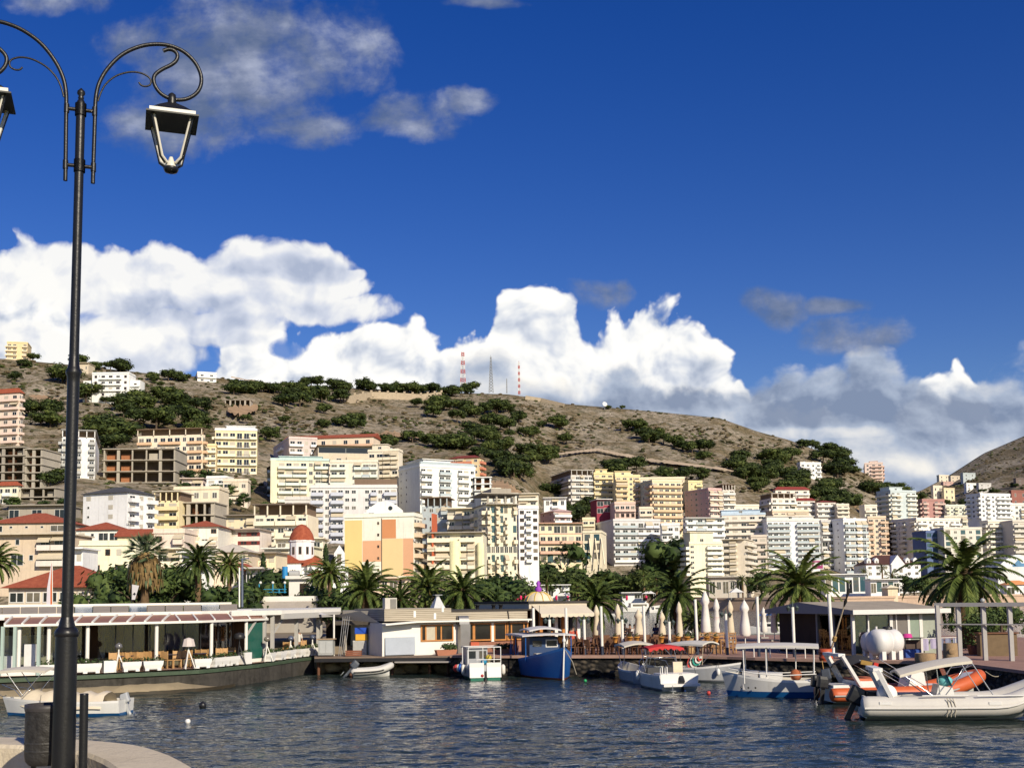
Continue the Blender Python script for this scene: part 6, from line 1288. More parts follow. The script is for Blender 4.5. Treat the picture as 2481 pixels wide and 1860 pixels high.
# wooden restaurant
o0, o1 = G(926, 71.8, 1.12), G(1282, 76.0, 1.12); rz = math.atan2(o1.y - o0.y, o1.x - o0.x); Lw = (o1 - o0).length
t = thing('wooden_restaurant', 'low restaurant with grey slatted parapet and orange wood framed windows', 'restaurant', o0, rz)
def lx(px): return lerpx(o0.x, o0.y, cos(rz), sin(rz), px, 1530)
def slatm():
    mt, tt, b, tc = newmat('slat_cladding'); w = tt.new('ShaderNodeTexWave'); w.bands_direction = 'Z'; w.inputs['Scale'].default_value = 2.6; w.inputs['Distortion'].default_value = .15
    tt.link(tc.outputs['Object'], w.inputs['Vector']); n = tt.noise(tt.vmap(tc.outputs['Object'], (.6, .6, 6)), 1.2, 5, .6)
    c = tt.ramp(tt.math('ADD', tt.math('MULTIPLY', w.outputs[1], .5), tt.math('MULTIPLY', n, .5)), [(.2, (.20, .165, .12)), (.5, (.40, .345, .26)), (.8, (.52, .46, .36))]); tt.link(c, b.inputs['Base Color']); b.inputs['Roughness'].default_value = .9; return mt
SLAT = slatm(); SB = M('grey_blue_board', (.40, .44, .50), .6, .12, 1.5)
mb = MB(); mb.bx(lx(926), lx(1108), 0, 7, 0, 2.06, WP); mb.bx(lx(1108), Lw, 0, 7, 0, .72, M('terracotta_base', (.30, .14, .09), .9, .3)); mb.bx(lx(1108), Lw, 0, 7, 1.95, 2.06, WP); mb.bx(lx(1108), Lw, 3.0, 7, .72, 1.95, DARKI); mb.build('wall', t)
mb = MB(); mb.bx(lx(930), lx(1092), -.12, 6.5, 2.18, 2.95, SLAT); mb.bx(lx(1092) + .01, lx(1277), -.08, 6.5, 2.18, 2.68, SLAT); mb.build('parapet', t)
mb = MB(); mb.bar((lx(924), -.5, 1.98), (lx(1000), -.42, 2.12), .7, .1, WP); mb.bx(lx(1000), lx(1280), -.62, .05, 2.07, 2.17, WP); mb.build('eave', t)
for px, z in ((1003, 2.4), (1052, 2.25), (1071, 2.7)): q = MB(); q.bx(lx(px) - .08, lx(px) + .08, -.16, -.125, z, z + .4, WP); q.build('parapet_post', t)
mb = MB(); mb.box((lx(968), -.12, .62), (lx(1004) - lx(932), .06, 1.1), SB, rx=-.06); mb.build('leaning_board', t)
def wood_window(x0, x1, z0, z1, splits, curtain=None):
    w_ = MB(); f = .09
    for a, b, c, d_ in ((x0, x1, z0, z0 + f), (x0, x1, z1 - f, z1)): w_.bx(a, b, -.07, .06, c, d_, WOODO)
    for x in [x0 + f / 2, x1 - f / 2] + [x0 + (x1 - x0) * s for s in splits]: w_.bx(x - f / 2, x + f / 2, -.068, .06, z0 + f, z1 - f, WOODO)
    o = w_.build('window', t); g = MB(); g.bx(x0 + f / 2, x1 - f / 2, -.01, .02, z0 + f / 2, z1 - f / 2, glassm((.03, .028, .025))); g.build('pane', o)
    if curtain: c = MB(); c.bx(x0 + (x1 - x0) * curtain[0], x0 + (x1 - x0) * curtain[1], -.03, -.012, z0 + f, z1 - f, M('curtain_cloth', (.52, .47, .36), .9, .15, 4)); c.build('curtain', o)
wood_window(lx(1019), lx(1098), .85, 1.92, (.15, .46, .62), (.16, .45)); wood_window(lx(1131), lx(1190), .80, 1.95, (.25, .3)); wood_window(lx(1196), lx(1226), .78, 1.95, ()); wood_window(lx(1228), lx(1279), .78, 1.95, (.2, .8))
for px in (1110, 1193): q = MB(); q.bx(lx(px) - .1, lx(px) + .1, -.05, .1, .72, 1.95, WP); q.build('pillar', t)
mb = MB(); DM = M('duct_metal', (.30, .29, .28), .35, .2, 2, metal=.6); mb.bx(lx(1107), lx(1131), -.62, -.1, 0, 1.9, DM); mb.loft([[Vector((x, -.62 + .26 * (1 - cos(a)) , 1.9 + .55 * sin(a))) for x in (lx(1105), lx(1129))] for a in [pi / 2 * i / 6 for i in range(7)]], DM, closed=False); mb.bx(lx(1105), lx(1129), -.36, .3, 1.9, 2.45, DM); mb.build('duct', t)
mb = MB(); mb.bx(lx(945), lx(974), 1, 1.5, 2.9, 3.65, M('ac_grey', (.55, .52, .46), .6, .1)); o = mb.build('air_conditioner', t); g = MB(); g.bx(lx(958), lx(972), .96, .99, 2.98, 3.58, M('grille', (.22, .21, .19), .7, .3)); g.build('grille', o)
mb = MB(); x = lx(1087); VM = M('vent_metal', (.42, .43, .44), .4, .15, 2, metal=.3); mb.loft([[Vector((x + a * s, 2.0 + b * s, z)) for a, b in ((-1, -1), (1, -1), (1, 1), (-1, 1))] for s, z in ((.42, 2.9), (.10, 3.65), (.1, 3.78))], VM, smooth=False); mb.box((x, 2.0, 3.81), (.5, .5, .04), VM); mb.build('vent_hood', t)
mb = MB(); mb.bx(lx(1085), Lw + 1, 1.5, 8.5, 2.70, 2.80, M('dark_roof_felt', (.05, .045, .04), .9, .3)); mb.build('flat_roof', t)
for px in (1124, 1200, 1240, 1258): q = MB(); q.lathe([(.12, 2.81), (.12, 3.05), (.16, 3.05), (.16, 3.12)], (lx(px), 3, 0), BLK, 10); q.build('roof_vent', t)
q = MB(); q.tube([(lx(1229), -.14, 2.7), (lx(1231), -.12, 2.3), (lx(1233), -.1, 1.6), (lx(1230), -.1, 1.0)], .035, BLK, 6); q.build('cable', t)
for px, lb in ((1080, 'long terracotta planter with a small shrub before the wooden restaurant'), (1220, 'terracotta planter with bushy plants right of the grey cabin boat')):
    p = G(px, 72.0, 1.12); t3 = thing('planter', lb, 'planter', p, rz); mb = MB(); mb.loft([[Vector((a * s, b * s * .3, z)) for a, b in ((-.7, -.7), (.7, -.7), (.7, .7), (-.7, .7))] for s, z in ((.85, 0), (1, .36))], M('terracotta', (.40, .17, .10), .9, .15, 3), caps=True, smooth=False); mb.build('trough', t3); mb = MB()
    for i in range(14): clump(mb, ((i / 14 * .7 - .1) if px < 1100 else (i / 13 * 1.2 - .6), 0, .42 + ru(0, .2)), .26, 34, .09, SOILP)
    mb.build('plants', t3)
# pub with cream scalloped awning
o0, o1 = G(1284, 78.5, 1.12), G(1412, 80.5, 1.12); rz2 = math.atan2(o1.y - o0.y, o1.x - o0.x); L2 = (o1 - o0).length
t = thing('pub', 'small pub with a cream scalloped awning and orange wooden doors', 'pub', o0, rz2)
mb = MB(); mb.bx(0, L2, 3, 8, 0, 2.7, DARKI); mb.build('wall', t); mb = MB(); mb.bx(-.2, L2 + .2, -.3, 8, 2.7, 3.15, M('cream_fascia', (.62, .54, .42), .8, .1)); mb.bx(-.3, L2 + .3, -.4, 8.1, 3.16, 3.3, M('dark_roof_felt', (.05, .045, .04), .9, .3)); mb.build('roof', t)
mb = MB(); AWC = M('cream_awning', (.66, .58, .45), .8, .1, 1.5); mb.loft([[Vector((L2 * i / 20, y, z)) for i in range(21)] for y, z in ((-.31, 3.05), (-1.6, 2.45))], AWC, closed=False); mb.loft([[Vector((L2 * i / 40, -1.6, 2.45)) for i in range(41)], [Vector((L2 * i / 40, -1.61, 2.26 - .06 * abs(sin(i * pi / 4)))) for i in range(41)]], AWC, closed=False); mb.build('awning', t)
for i in range(7):
    x = L2 * (i + .5) / 7; q = MB(); q.bx(x - .12, x + .12, 0, .2, 0, 2.7, [WP, WOODO, BLK][i % 3]); q.build('door_post', t)
for i in (1, 3, 5): q = MB(); q.bx(L2 * i / 7, L2 * i / 7 + .55, .3, .36, .1, 1.2, WOODO); q.build('door', t)
# ---- stone pier on the right
PIERT = M('pier_paving', (0.36, 0.21, 0.16), .9, .2, 1.5, bump=.3); PIERS, _t, _b, _tc = newmat('pier_stone'); _v = _t.new('ShaderNodeTexVoronoi'); _v.inputs['Scale'].default_value = 2.2; _t.link(_t.vmap(_tc.outputs['Object'], (1, 1, 1.6)), _v.inputs['Vector'])
_t.link(_t.mix(_t.sstep(_v.outputs['Distance'], .25, .6), _t.ramp(_t.math('ADD', _t.math('MULTIPLY', _t.noise(_tc.outputs['Object'], 2.5, 4), .8), .1), [(.3, (.03, .024, .017)), (.7, (.11, .088, .062))]), (.008, .007, .006, 1)), _b.inputs['Base Color']); _b.inputs['Roughness'].default_value = .95
_bn = _t.new('ShaderNodeBump'); _bn.invert = True; _bn.inputs['Distance'].default_value = .25; _t.link(_v.outputs['Distance'], _bn.inputs['Height']); _t.link(_bn.outputs[0], _b.inputs['Normal'])
fr = strip(RQ, 0, 24, 0); bk = [edge(2700, 84), edge(2450, 88), edge(2200, 96), edge(1900, 100), edge(1500, 100), edge(1290, 100)]
mb = MB(); mb.prism([(p.x, p.y) for p in fr] + bk, -2, 1.2, PIERS, PIERT); tag(mb.build('pier'), kind='structure')
mb = MB(); mb.loft([strip(RQ, -.18, 24, 1.06), strip(RQ, -.18, 24, 1.21), strip(RQ, .35, 24, 1.22)], M('pier_coping', (.40, .25, .19), .9, .2, 2), closed=False, smooth=False); tag(mb.build('pier_kerb'), kind='structure')
t2 = thing('rock_bank', 'dark wet boulders along the foot of the right hand pier', 'rocks', G(1900, 62, 0))
for i in range(34):
    px = ru(1300, 2480); r = ru(.15, .38); mb = MB(); c = G(px, qd(px, 0, RQ) - ru(.05, .35), ru(-.05, .5)); mb.ball(c, r, PIERS, 7, (1.5, 1, .8))
    mb.v = [tuple(Vector(v) + Vector((mnoise.noise(Vector(v) * 3), mnoise.noise(Vector(v) * 3 + Vector((9, 0, 0))), mnoise.noise(Vector(v) * 3 + Vector((0, 9, 0))))) * r * .5) for v in mb.v]; mb.build('boulder', t2, 'world')
# poles along the quay
NAVY = M('dark_pole_paint', (.03, .04, .07), .6, .2)
def qpole(label, xt, yt, xb, yb, d, lantern=False, r=.085):
    b = G(xb, d, 1.2); top = P(xt, yt, d); t = thing('white_pole', label, 'pole', b, 0, None)
    mb = MB(); dv = top - b; mb.tube([Vector((0, 0, 0)), dv * .18], r * 1.05, NAVY, 10); mb.build('pole_foot', t); mb = MB(); mb.tube([dv * .18, dv], r, WP, 10); mb.build('shaft', t)
    if lantern:
        mb = MB(); G2 = M('verdigris_iron', (.05, .075, .07), .5, .3)
        for s in (-1, 1):
            l = MB(); l.tube([dv + Vector((0, 0, -.25)), dv + Vector((s * .12, 0, -.05)), dv + Vector((s * .22, 0, .05))], .022, G2, 6); l.lathe([(.05, -.28), (.12, -.1), (.14, -.08), (.03, .02), (.01, .08)], dv + Vector((s * .24, 0, .05)), G2, 8); l.build('lantern', t)
        mb.lathe([(.07, -.1), (.05, .12), (.02, .3)], dv, G2, 8); mb.build('finial', t)
for a in [('plain white pole left of the pub awning', 1292, 1472, 1294, 1580, 70), ('white pole with twin lanterns before the pub awning', 1331, 1500, 1333, 1582, 69.5, True), ('tall plain white pole in front of the pub awning', 1371, 1472, 1373, 1582, 69.3), ('white lantern pole at the right corner of the pub', 1415, 1500, 1417, 1584, 69, True), ('white pole beside the first closed cream umbrella', 1456, 1468, 1459, 1584, 68.6), ('white lantern pole right of the second closed umbrella', 1507, 1500, 1509, 1585, 68.4, True),
          ('white pole beside the widest closed umbrella', 1559, 1466, 1563, 1586, 68.2), ('half hidden white lantern pole left of the middle palm', 1621, 1505, 1623, 1588, 67.8, True), ('tall white pole right of the small low palm', 1684, 1451, 1690, 1588, 67.2), ('white lantern pole by the tall wooden bar chairs', 1758, 1486, 1762, 1592, 66.8, True), ('tall white pole above the white wooden boat', 1834, 1444, 1838, 1594, 64.5), ('greenish white lantern pole left of the kiosk', 1920, 1470, 1924, 1592, 63.5, True), ('tallest white pole in front of the kiosk glass corner', 2008, 1438, 2016, 1594, 62.5, False, .1)]: qpole(*a)
# closed umbrellas
UMC = M('umbrella_canvas', (.66, .57, .42), .85, .12, 2); UMW = M('umbrella_white', (.74, .71, .66), .85, .08, 2)
def umbrella(label, px, yt, yb, wpx, d, m, red=False):
    b = G(px, d, 1.2); top = P(px, yt, d).z - 1.2; t = thing('closed_umbrella', label, 'umbrella', b); r = wpx * d / F / 2; mb = MB(); rg = random.Random(px)
    prof = [(.04, top), (.10, top - .08), (r * .75, top * .86), (r * .85, top * .80), (r * .55, top * .74), (r * .85, top * .45), (r, top * .25), (r * .8, top * .2)]; rings = []
    for rr, z in prof: rings.append([Vector((cos(2 * pi * i / 16) * rr * (1 + .16 * (i % 2) * (rr > .1)), sin(2 * pi * i / 16) * rr * (1 + .16 * (i % 2) * (rr > .1)), z)) for i in range(16)])
    mb.loft(rings, m); mb.build('canopy', t); mb = MB(); mb.tube([(0, 0, 0), (0, 0, top + .06)], .035, WP, 6); mb.build('pole', t); mb = MB(); mb.box((0, 0, .06), (.6, .6, .12), CONCB); mb.build('base', t)
    if red: mb = MB(); mb.lathe([(r * .72, top * .60), (r * .78, top * .52)], (0, 0, 0), M('red_print', (.55, .04, .05), .8, .1), 16); mb.build('printed_band', t)
CONCB = M('concrete_base', (.35, .33, .3), .9, .2)
for a in [('slim closed cream umbrella right of the low spreading palm', 1446, 1467, 1550, 17, 82, UMC), ('closed cream umbrella with shaded foot behind the lantern pole', 1498, 1464, 1550, 17, 80, UMC), ('widest closed cream umbrella in the middle of the terrace', 1548, 1476, 1552, 22, 80, UMC), ('closed cream umbrella half hidden left of the middle palm', 1605, 1482, 1545, 17, 84, UMC), ('tall closed cream umbrella against the middle palm trunk', 1647, 1459, 1556, 16, 78, UMC), ('tallest closed white umbrella right of the middle palm', 1711, 1432, 1535, 22, 82, UMW), ('closed white umbrella with a red printed band', 1738, 1450, 1535, 16, 82, UMW, True), ('closed cream umbrella beside the twin lantern pole', 1771, 1455, 1530, 17, 84, UMC),
          ('broad closed white umbrella between two white poles', 1806, 1454, 1538, 24, 80, UMW), ('short closed white umbrella in front of the moored cruise boat', 1852, 1472, 1505, 15, 92, UMW), ('closed white umbrella with a red round print near the big palm', 1877, 1450, 1520, 15, 86, UMW, True), ('slim closed white umbrella between the palm trunk and the kiosk', 1956, 1474, 1530, 12, 86, UMW)]: umbrella(*a)
# cafe furniture on the pier
CG2 = 'brown woven chairs on the pier cafe terrace'; c1 = make_chair('brown woven cafe chair on the pier terrace', WOODD, CG2, G(1340, 70.5, 1.2), .3, RATTAN)
for row, (off, n, x0, x1) in enumerate([(1.3, 24, 1345, 1690), (2.6, 18, 1350, 1700), (5.0, 16, 1440, 1700), (9.0, 14, 1450, 1700)]):
    for i in range(n):
        px = x0 + (x1 - x0) * i / n + ru(-4, 4); dup(c1, G(px, qd(px, 0, RQ) + off + ru(-.3, .3), 1.2), ru(0, 6.28))
tb1 = make_table('dark wooden cafe table on the pier terrace', WOODD, 'dark cafe tables on the pier terrace', G(1352, 70.8, 1.2), .42)
for off, n in ((1.9, 11), (5.6, 8), (9.6, 7)):
    for i in range(n): px = 1375 + i * (320 / n); dup(tb1, G(px, qd(px, 0, RQ) + off, 1.2))
OPOT = M('orange_pot', (.62, .28, .06), .7, .15, 3)
pt = None
for i, px in enumerate((1358, 1491, 1526, 1543, 1603, 1643, 1665, 1713, 1735)):
    d = qd(px, 0, RQ) + .55; p = G(px, d, 1.22 + (.0 if i % 2 else .0)); lb = 'orange hanging flower pot on the rail of the pier terrace'
    if pt is None:
        pt = thing('flower_pot', lb, 'flower pot', p, 0, 'orange flower pots along the pier terrace'); mb = MB(); mb.lathe([(.10, .72), (.17, 1.02), (.19, 1.02), (.19, 1.07), (.15, 1.07)], (0, 0, 0), OPOT, 12); mb.build('pot', pt); mb = MB(); mb.tube([(0, 0, 0), (0, 0, .75)], .025, BLK, 6); mb.build('stand', pt); mb = MB(); clump(mb, (0, 0, 1.15), .16, 30, .06, SOILP); mb.build('plants', pt)
    else: dup(pt, p)
HC = 'tall wooden bar chairs on the pier'; hc = thing('bar_chair', 'tall wooden ladder backed bar chair on the pier', 'chair', G(1706, 69, 1.2), 0, HC); HW = M('bar_chair_wood', (.40, .22, .10), .7, .25, 4)
for x in (-.2, .2):
    for y in (-.2, .2): l = MB(); l.bar((x, y, 0), (x, y, 1.25 if y > 0 else .8), .05, .05, HW); l.build('leg', hc)
mb = MB(); mb.bx(-.23, .23, -.23, .23, .78, .83, HW); mb.build('seat', hc)
for z in (.3, .55, .98, 1.15): l = MB(); l.bx(-.18, .18, .18, .22, z, z + .06, HW); l.build('rung', hc)
for px, o in ((1722, 2.6), (1738, 2.7), (1752, 2.8), (1768, 3.0), (1714, 4.0), (1730, 4.1), (1746, 4.2), (1775, 4.2)): dup(hc, G(px, qd(px, 0, RQ) + o, 1.2), ru(-.4, .4))
for i, (lb, px, d, pose, tp) in enumerate([('dark clothed person sitting left of the seated group at the water side', 1515, 90, 'sit', (.03, .03, .035)), ('person in dark brown sitting between the two others at the water side', 1527, 89, 'sit', (.07, .04, .03)), ('person in a white shirt sitting beside the widest closed umbrella', 1538, 88, 'sit', (.66, .64, .60)), ('person in a dark blue shirt sitting alone at the far tables', 1590, 90, 'sit', (.03, .05, .12)), ('waiter in a red shirt walking along the quay by the blue boat', 1389, 71, 'stand', (.52, .10, .06))]):
    person(lb, G(px, d, 1.2), ru(-1, 1), pose, tp, (.10, .14, .25) if pose == 'stand' else (.05, .05, .06))
# planters with big urn
t = thing('urn', 'big terracotta urn with white flowers by the small low palm', 'urn', G(1672, 69, 1.2)); mb = MB(); mb.lathe([(.22, 0), (.32, .25), (.30, .6), (.2, .8), (.28, .92)], (0, 0, 0), M('urn_clay', (.50, .33, .16), .8, .2, 3), 14); mb.build('pot', t); mb = MB(); clump(mb, (0, 0, 1.1), .38, 120, .08, SOILP); clump(mb, (0, 0, 1.25), .3, 40, .06, UMW); mb.build('flowers', t)
# ---- kiosk at the right
KD = 67; o0, o1 = G(2068, 63.5, 1.2), G(2272, 65.5, 1.2); rz3 = math.atan2(o1.y - o0.y, o1.x - o0.x); L3 = (o1 - o0).length
t = thing('kiosk', 'grey cafe kiosk with a low sloping roof and white framed glass', 'kiosk', o0, rz3); KG = M('kiosk_grey', (.20, .21, .23), .7, .15); KR = M('kiosk_roof', (.40, .34, .26), .9, .25, 1.2); KW = M('kiosk_white', (.70, .68, .64), .6, .08)
D3 = 8.0; zE, zR = 2.55, 3.0
mb = MB(); mb.poly([(-.5, -.7, zE), (L3 + .4, -.7, zE), (L3 + .4, D3 * .55, zR), (-.5, D3 * .55, zR)], KR); mb.poly([(-.5, D3 * .55, zR), (L3 + .4, D3 * .55, zR), (L3 + .4, D3, zE), (-.5, D3, zE)], KR); mb.bx(-.5, L3 + .4, -.74, -.68, zE - .24, zE + .02, KW); mb.poly([(-.52, -.7, zE - .22), (-.52, -.7, zE), (-.52, D3 * .55, zR), (-.52, D3, zE), (-.52, D3, zE - .22)], KG); mb.build('roof', t)
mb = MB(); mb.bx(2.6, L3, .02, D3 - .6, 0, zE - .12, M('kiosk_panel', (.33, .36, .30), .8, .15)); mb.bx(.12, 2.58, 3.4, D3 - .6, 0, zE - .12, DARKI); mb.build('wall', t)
for x, w_ in ((0, .16), (1.0, .08), (2.55, .2), (2.9, .08), (3.75, .16), (4.6, .22), (L3, .2)): q = MB(); q.bx(x - w_ / 2, x + w_ / 2, -.08, .06, 0, zE - .13, KW); q.build('door_post', t)
for x0, x1, m in ((.1, 1.0, CG), (1.04, 2.5, CG)): q = MB(); q.bx(x0, x1, 0, .02, .05, zE - .3, m); q.build('glass_panel', t)
for x0, x1, m in ((2.68, 3.7, M('grey_shutter', (.17, .155, .14), .8, .15)), (3.86, 4.5, M('sage_panel', (.24, .30, .24), .8, .12))): q = MB(); q.bx(x0, x1, -.04, .0, .4, zE - .3, m); q.build('panel', t)
for y0, y1 in ((.15, 1.6), (1.75, 3.2)): q = MB(); q.bx(-.02, .02, y0, y1, .1, zE - .25, CG); q.build('side_glass', t)
for y in (.05, 1.67, 3.3): q = MB(); q.bx(-.07, .07, y - .06, y + .06, 0, zE - .14, KG); q.build('side_post', t)
# water tanks
def tank(label, px, d, L, R, rz):
    t = thing('water_tank', label, 'tank', G(px, d, 1.22), rz); m = M('white_plastic', (.70, .68, .66), .5, .06, 1.5); mb = MB(); zc = R + .22; rings = []
    for x, k in ((-L / 2, .0), (-L / 2 + .02, .55), (-L / 2 + .12, .86), (-L / 2 + .3, 1), (-.08, 1), (-.06, .95), (.06, .95), (.08, 1), (L / 2 - .3, 1), (L / 2 - .12, .86), (L / 2 - .02, .55), (L / 2, 0)): rings.append([Vector((x, cos(2 * pi * i / 24) * R * k, zc + sin(2 * pi * i / 24) * R * k)) for i in range(24)])
    mb.loft(rings, m); mb.build('barrel', t)
    for x in (-L * .28, L * .0 + .12, L * .34):
        for y in (-R * .55, R * .55): l = MB(); l.bx(x - .13, x + .13, y - .12, y + .12, 0, zc - R * .62, m); l.build('leg', t)
    mb = MB(); mb.lathe([(.26, 0), (.26, .1), (.22, .14)], (L * .12, 0, zc + R - .02), BLK, 14); mb.build('lid', t); mb = MB(); mb.tube([(-L * .3, 0, zc + R), (-L * .3, 0, zc + R + .14)], .06, m, 8); mb.build('lug', t)
tank('big white plastic water tank on stubby legs before the kiosk', 2144, 59.8, 1.8, .68, .42); tank('second white water tank half hidden behind the first', 2122, 62.2, 1.5, .58, .3)
# pergola
t = thing('pergola', 'white painted pergola posts and beams in the shade at the right', 'pergola', G(2350, 61, 1.2)); PG = M('pergola_shade_paint', (.40, .385, .37), .8, .12)  # white paint darkened to grey, the shade is put into the colour
pp = [(2275, 59.5), (2325, 59.0), (2386, 58.2), (2450, 57.4), (2520, 56.5)]
for px, d in pp: q = MB(); p = G(px, d, 1.2); q.bx(p.x - .1, p.x + .1, p.y - .1, p.y + .1, 1.2, 4.0, PG); q.build('post', t, 'world')
for dz, h in ((4.02, .2), (3.02, .06)):
    q = MB(); q.bar(G(2268, 59.6, dz), G(2560, 55.9, dz), .1, h, PG); q.build('beam', t, 'world')
for px in (2386,): q = MB(); p = G(px, 58.2, 4.13); q.ball(p + Vector((0, 0, .1)), .12, glassm((.5, .5, .48)), 10); q.build('globe_lamp', t, 'world')
t = thing('counter', 'brown wooden counter in deep shade under the pergola', 'counter', G(2420, 62, 1.2)); mb = MB(); mb.bx(-1.0, 1.0, 0, .5, 0, 1.2, M('counter_wood', (.16, .11, .06), .8, .3, 3)); mb.build('front', t); mb = MB(); mb.bx(-1.1, 1.1, -.1, .6, 1.2, 1.27, WOODD); mb.build('top', t)
t = thing('canopy_tree', 'dark spreading bush in deep shade under the pergola beam', 'bush', G(2360, 64, 1.2)); mb = MB()
for i in range(16): clump(mb, (ru(-1.2, 1.2), ru(-.5, .5), ru(.5, 2.0)), .5, 60, .1, BROAD)
mb.build('crown', t); mb = MB(); mb.lathe([(.3, 0), (.38, .5), (.36, .5)], (0, 0, 0), M('red_pot', (.28, .09, .05), .9, .2), 12); mb.build('pot', t)
t = thing('canopy_tree', 'wide dark bush over the wooden counter at the right', 'bush', G(2425, 66, 1.2)); mb = MB()
for i in range(18): clump(mb, (ru(-1.6, 1.6), ru(-.5, .5), ru(1.3, 2.3)), .5, 60, .1, BROAD)
mb.build('crown', t); mb = MB(); mb.tube([(0, 0, 0), (.1, 0, 1.6)], [.12, .07], BARK, 7); mb.build('trunk', t)
def stump(label, px, d, r, h, m=None, knot=False, tilt=0):
    t = thing('log_stump', label, 'log', G(px, d, 1.21)); m = m or M('log_wood', (.34, .23, .13), .9, .3, 2, bump=.5); mb = MB(); mb.lathe([(r, 0), (r * 1.03, h * .4), (r * .97, h)], (0, 0, 0), m, 14); mb.build('trunk', t); mb = MB(); mb.lathe([(r * .9, h + .004), (r * .5, h + .012), (.01, h + .012)], (0, 0, 0), M('cut_wood', (.44, .33, .2), .9, .25, 4), 14); mb.build('cut_face', t)
    if knot: mb = MB(); mb.lathe([(.01, .03), (.13, .03), (.16, 0)], (0, 0, 0), M('cut_wood2', (.30, .2, .11), .9, .3, 6), 12); o = mb.build('knot', t); o.location = (-.05, -r * .99, h * .62); o.rotation_euler = (pi / 2, 0, 0)
stump('wide low cut log at the pier edge left of the tall one', 2240, 57.6, .5, .42); stump('tall upright log with a round knot at the pier edge', 2302, 55.4, .34, 1.0, knot=True)
# clothes line, crate, basin, barrel
t = thing('drying_rack', 'clothes rack with lilac towels in the shade before the pergola', 'rack', G(2275, 61.8, 1.2)); LIL = M('lilac_towel', (.42, .38, .52), .9, .15, 3)
for x in (-.9, .9): q = MB(); q.bar((x, 0, 0), (x, 0, 1.0), .03, .03, WP); q.build('leg', t)
q = MB(); q.bar((-.95, 0, 1.0), (.95, 0, 1.05), .03, .03, WP); q.build('rail', t)
for i in range(5): q = MB(); x = -.85 + i * .4; q.loft([[Vector((x + .3 * k / 4, .03 * sin(k * 2 + i), z)) for k in range(5)] for z in (1.0, .6, .35 + .1 * (i % 2))], LIL if i < 2 else M('blue_grey_towel', (.22, .24, .34), .9, .15, 3), closed=False); q.build('towel', t)
t = thing('table', 'dark serving table carrying a pink basin behind the tanks', 'table', G(2212, 62.6, 1.2)); q = MB(); q.bx(-.55, .55, -.3, .3, .98, 1.03, BLK); q.build('tabletop', t)
for x in (-.5, .5): 
    for y in (-.25, .25): q = MB(); q.bar((x, y, 0), (x, y, .98), .05, .05, BLK); q.build('leg', t)
q = MB(); q.bx(-.5, .5, .2, .24, .3, .9, M('crate_back', (.10, .07, .06), .9, .3)); q.build('back_panel', t)
t = thing('basin', 'bright pink plastic basin upside down on the dark table', 'basin', G(2199, 62.5, 2.235)); q = MB(); q.lathe([(.30, 0), (.27, .02), (.22, .20), (.02, .22)], (0, 0, 0), M('pink_plastic', (.62, .06, .28), .4, .08), 16); q.build('bowl', t)
t = thing('crate', 'blue plastic crate in the shade under the dark table', 'crate', G(2207, 61.8, 1.2)); q = MB(); q.bx(-.45, .45, -.3, .3, 0, .4, M('blue_plastic', (.02, .07, .3), .5, .1)); q.build('shell', t); q = MB(); q.bx(-.40, .40, -.25, .25, .4, .43, M('blue_plastic_rim', (.015, .05, .22), .5, .1)); q.build('rim', t)
t = thing('barrel', 'red plastic half barrel standing on the quay edge beside the flag pole', 'barrel', G(2000, 59.2, 1.21)); q = MB(); RB = M('red_plastic', (.50, .085, .03), .5, .15, 2); q.lathe([(.33, 0), (.34, .1), (.36, .12), (.36, .2), (.34, .22), (.34, .40), (.36, .42), (.36, .5), (.34, .52), (.34, .62), (.30, .62)], (0, 0, 0), RB, 18); q.build('drum', t)
t = thing('flag_pole', 'leaning wooden pole with a rolled dark flag tied to the quay', 'pole', G(2006, 59.6, 1.2)); b0 = G(2006, 59.6, 1.3); b1 = P(2058, 1425, 58); q = MB(); q.tube([b0, b1], [.05, .03], M('pole_wood', (.48, .38, .26), .8, .2, 3), 7); q.build('shaft', t, 'world')
q = MB(); q.tube([b0.lerp(b1, .74), b0.lerp(b1, .82), b0.lerp(b1, .86), b0.lerp(b1, .97), b0.lerp(b1, 1.0)], [.03, .09, .04, .10, .03], M('black_flag', (.02, .018, .017), .9, .2), 7); q.build('rolled_flag', t, 'world')
q = MB(); q.tube([b0.lerp(b1, .26), b0.lerp(b1, .32)], .11, M('rope_tan', (.42, .26, .09), .9, .3, 6), 8); q.build('rope_lashing', t, 'world')
# railing along the quay by the white boat
t = thing('quay_railing', 'low white pipe railing at the quay edge behind the white wooden boat', 'railing', G(1880, 63, 1.2))
for px in (1826, 1865, 1905, 1950): q = MB(); p = G(px, qd(px, 0, RQ) + .25, 1.2); q.tube([p, p + Vector((0, 0, .55))], .03, WP, 6); q.build('post', t, 'world')
q = MB(); q.tube([G(1826, qd(1826, 0, RQ) + .25, 1.72), G(1950, qd(1950, 0, RQ) + .25, 1.72)], .03, WP, 6); q.build('rail', t, 'world')
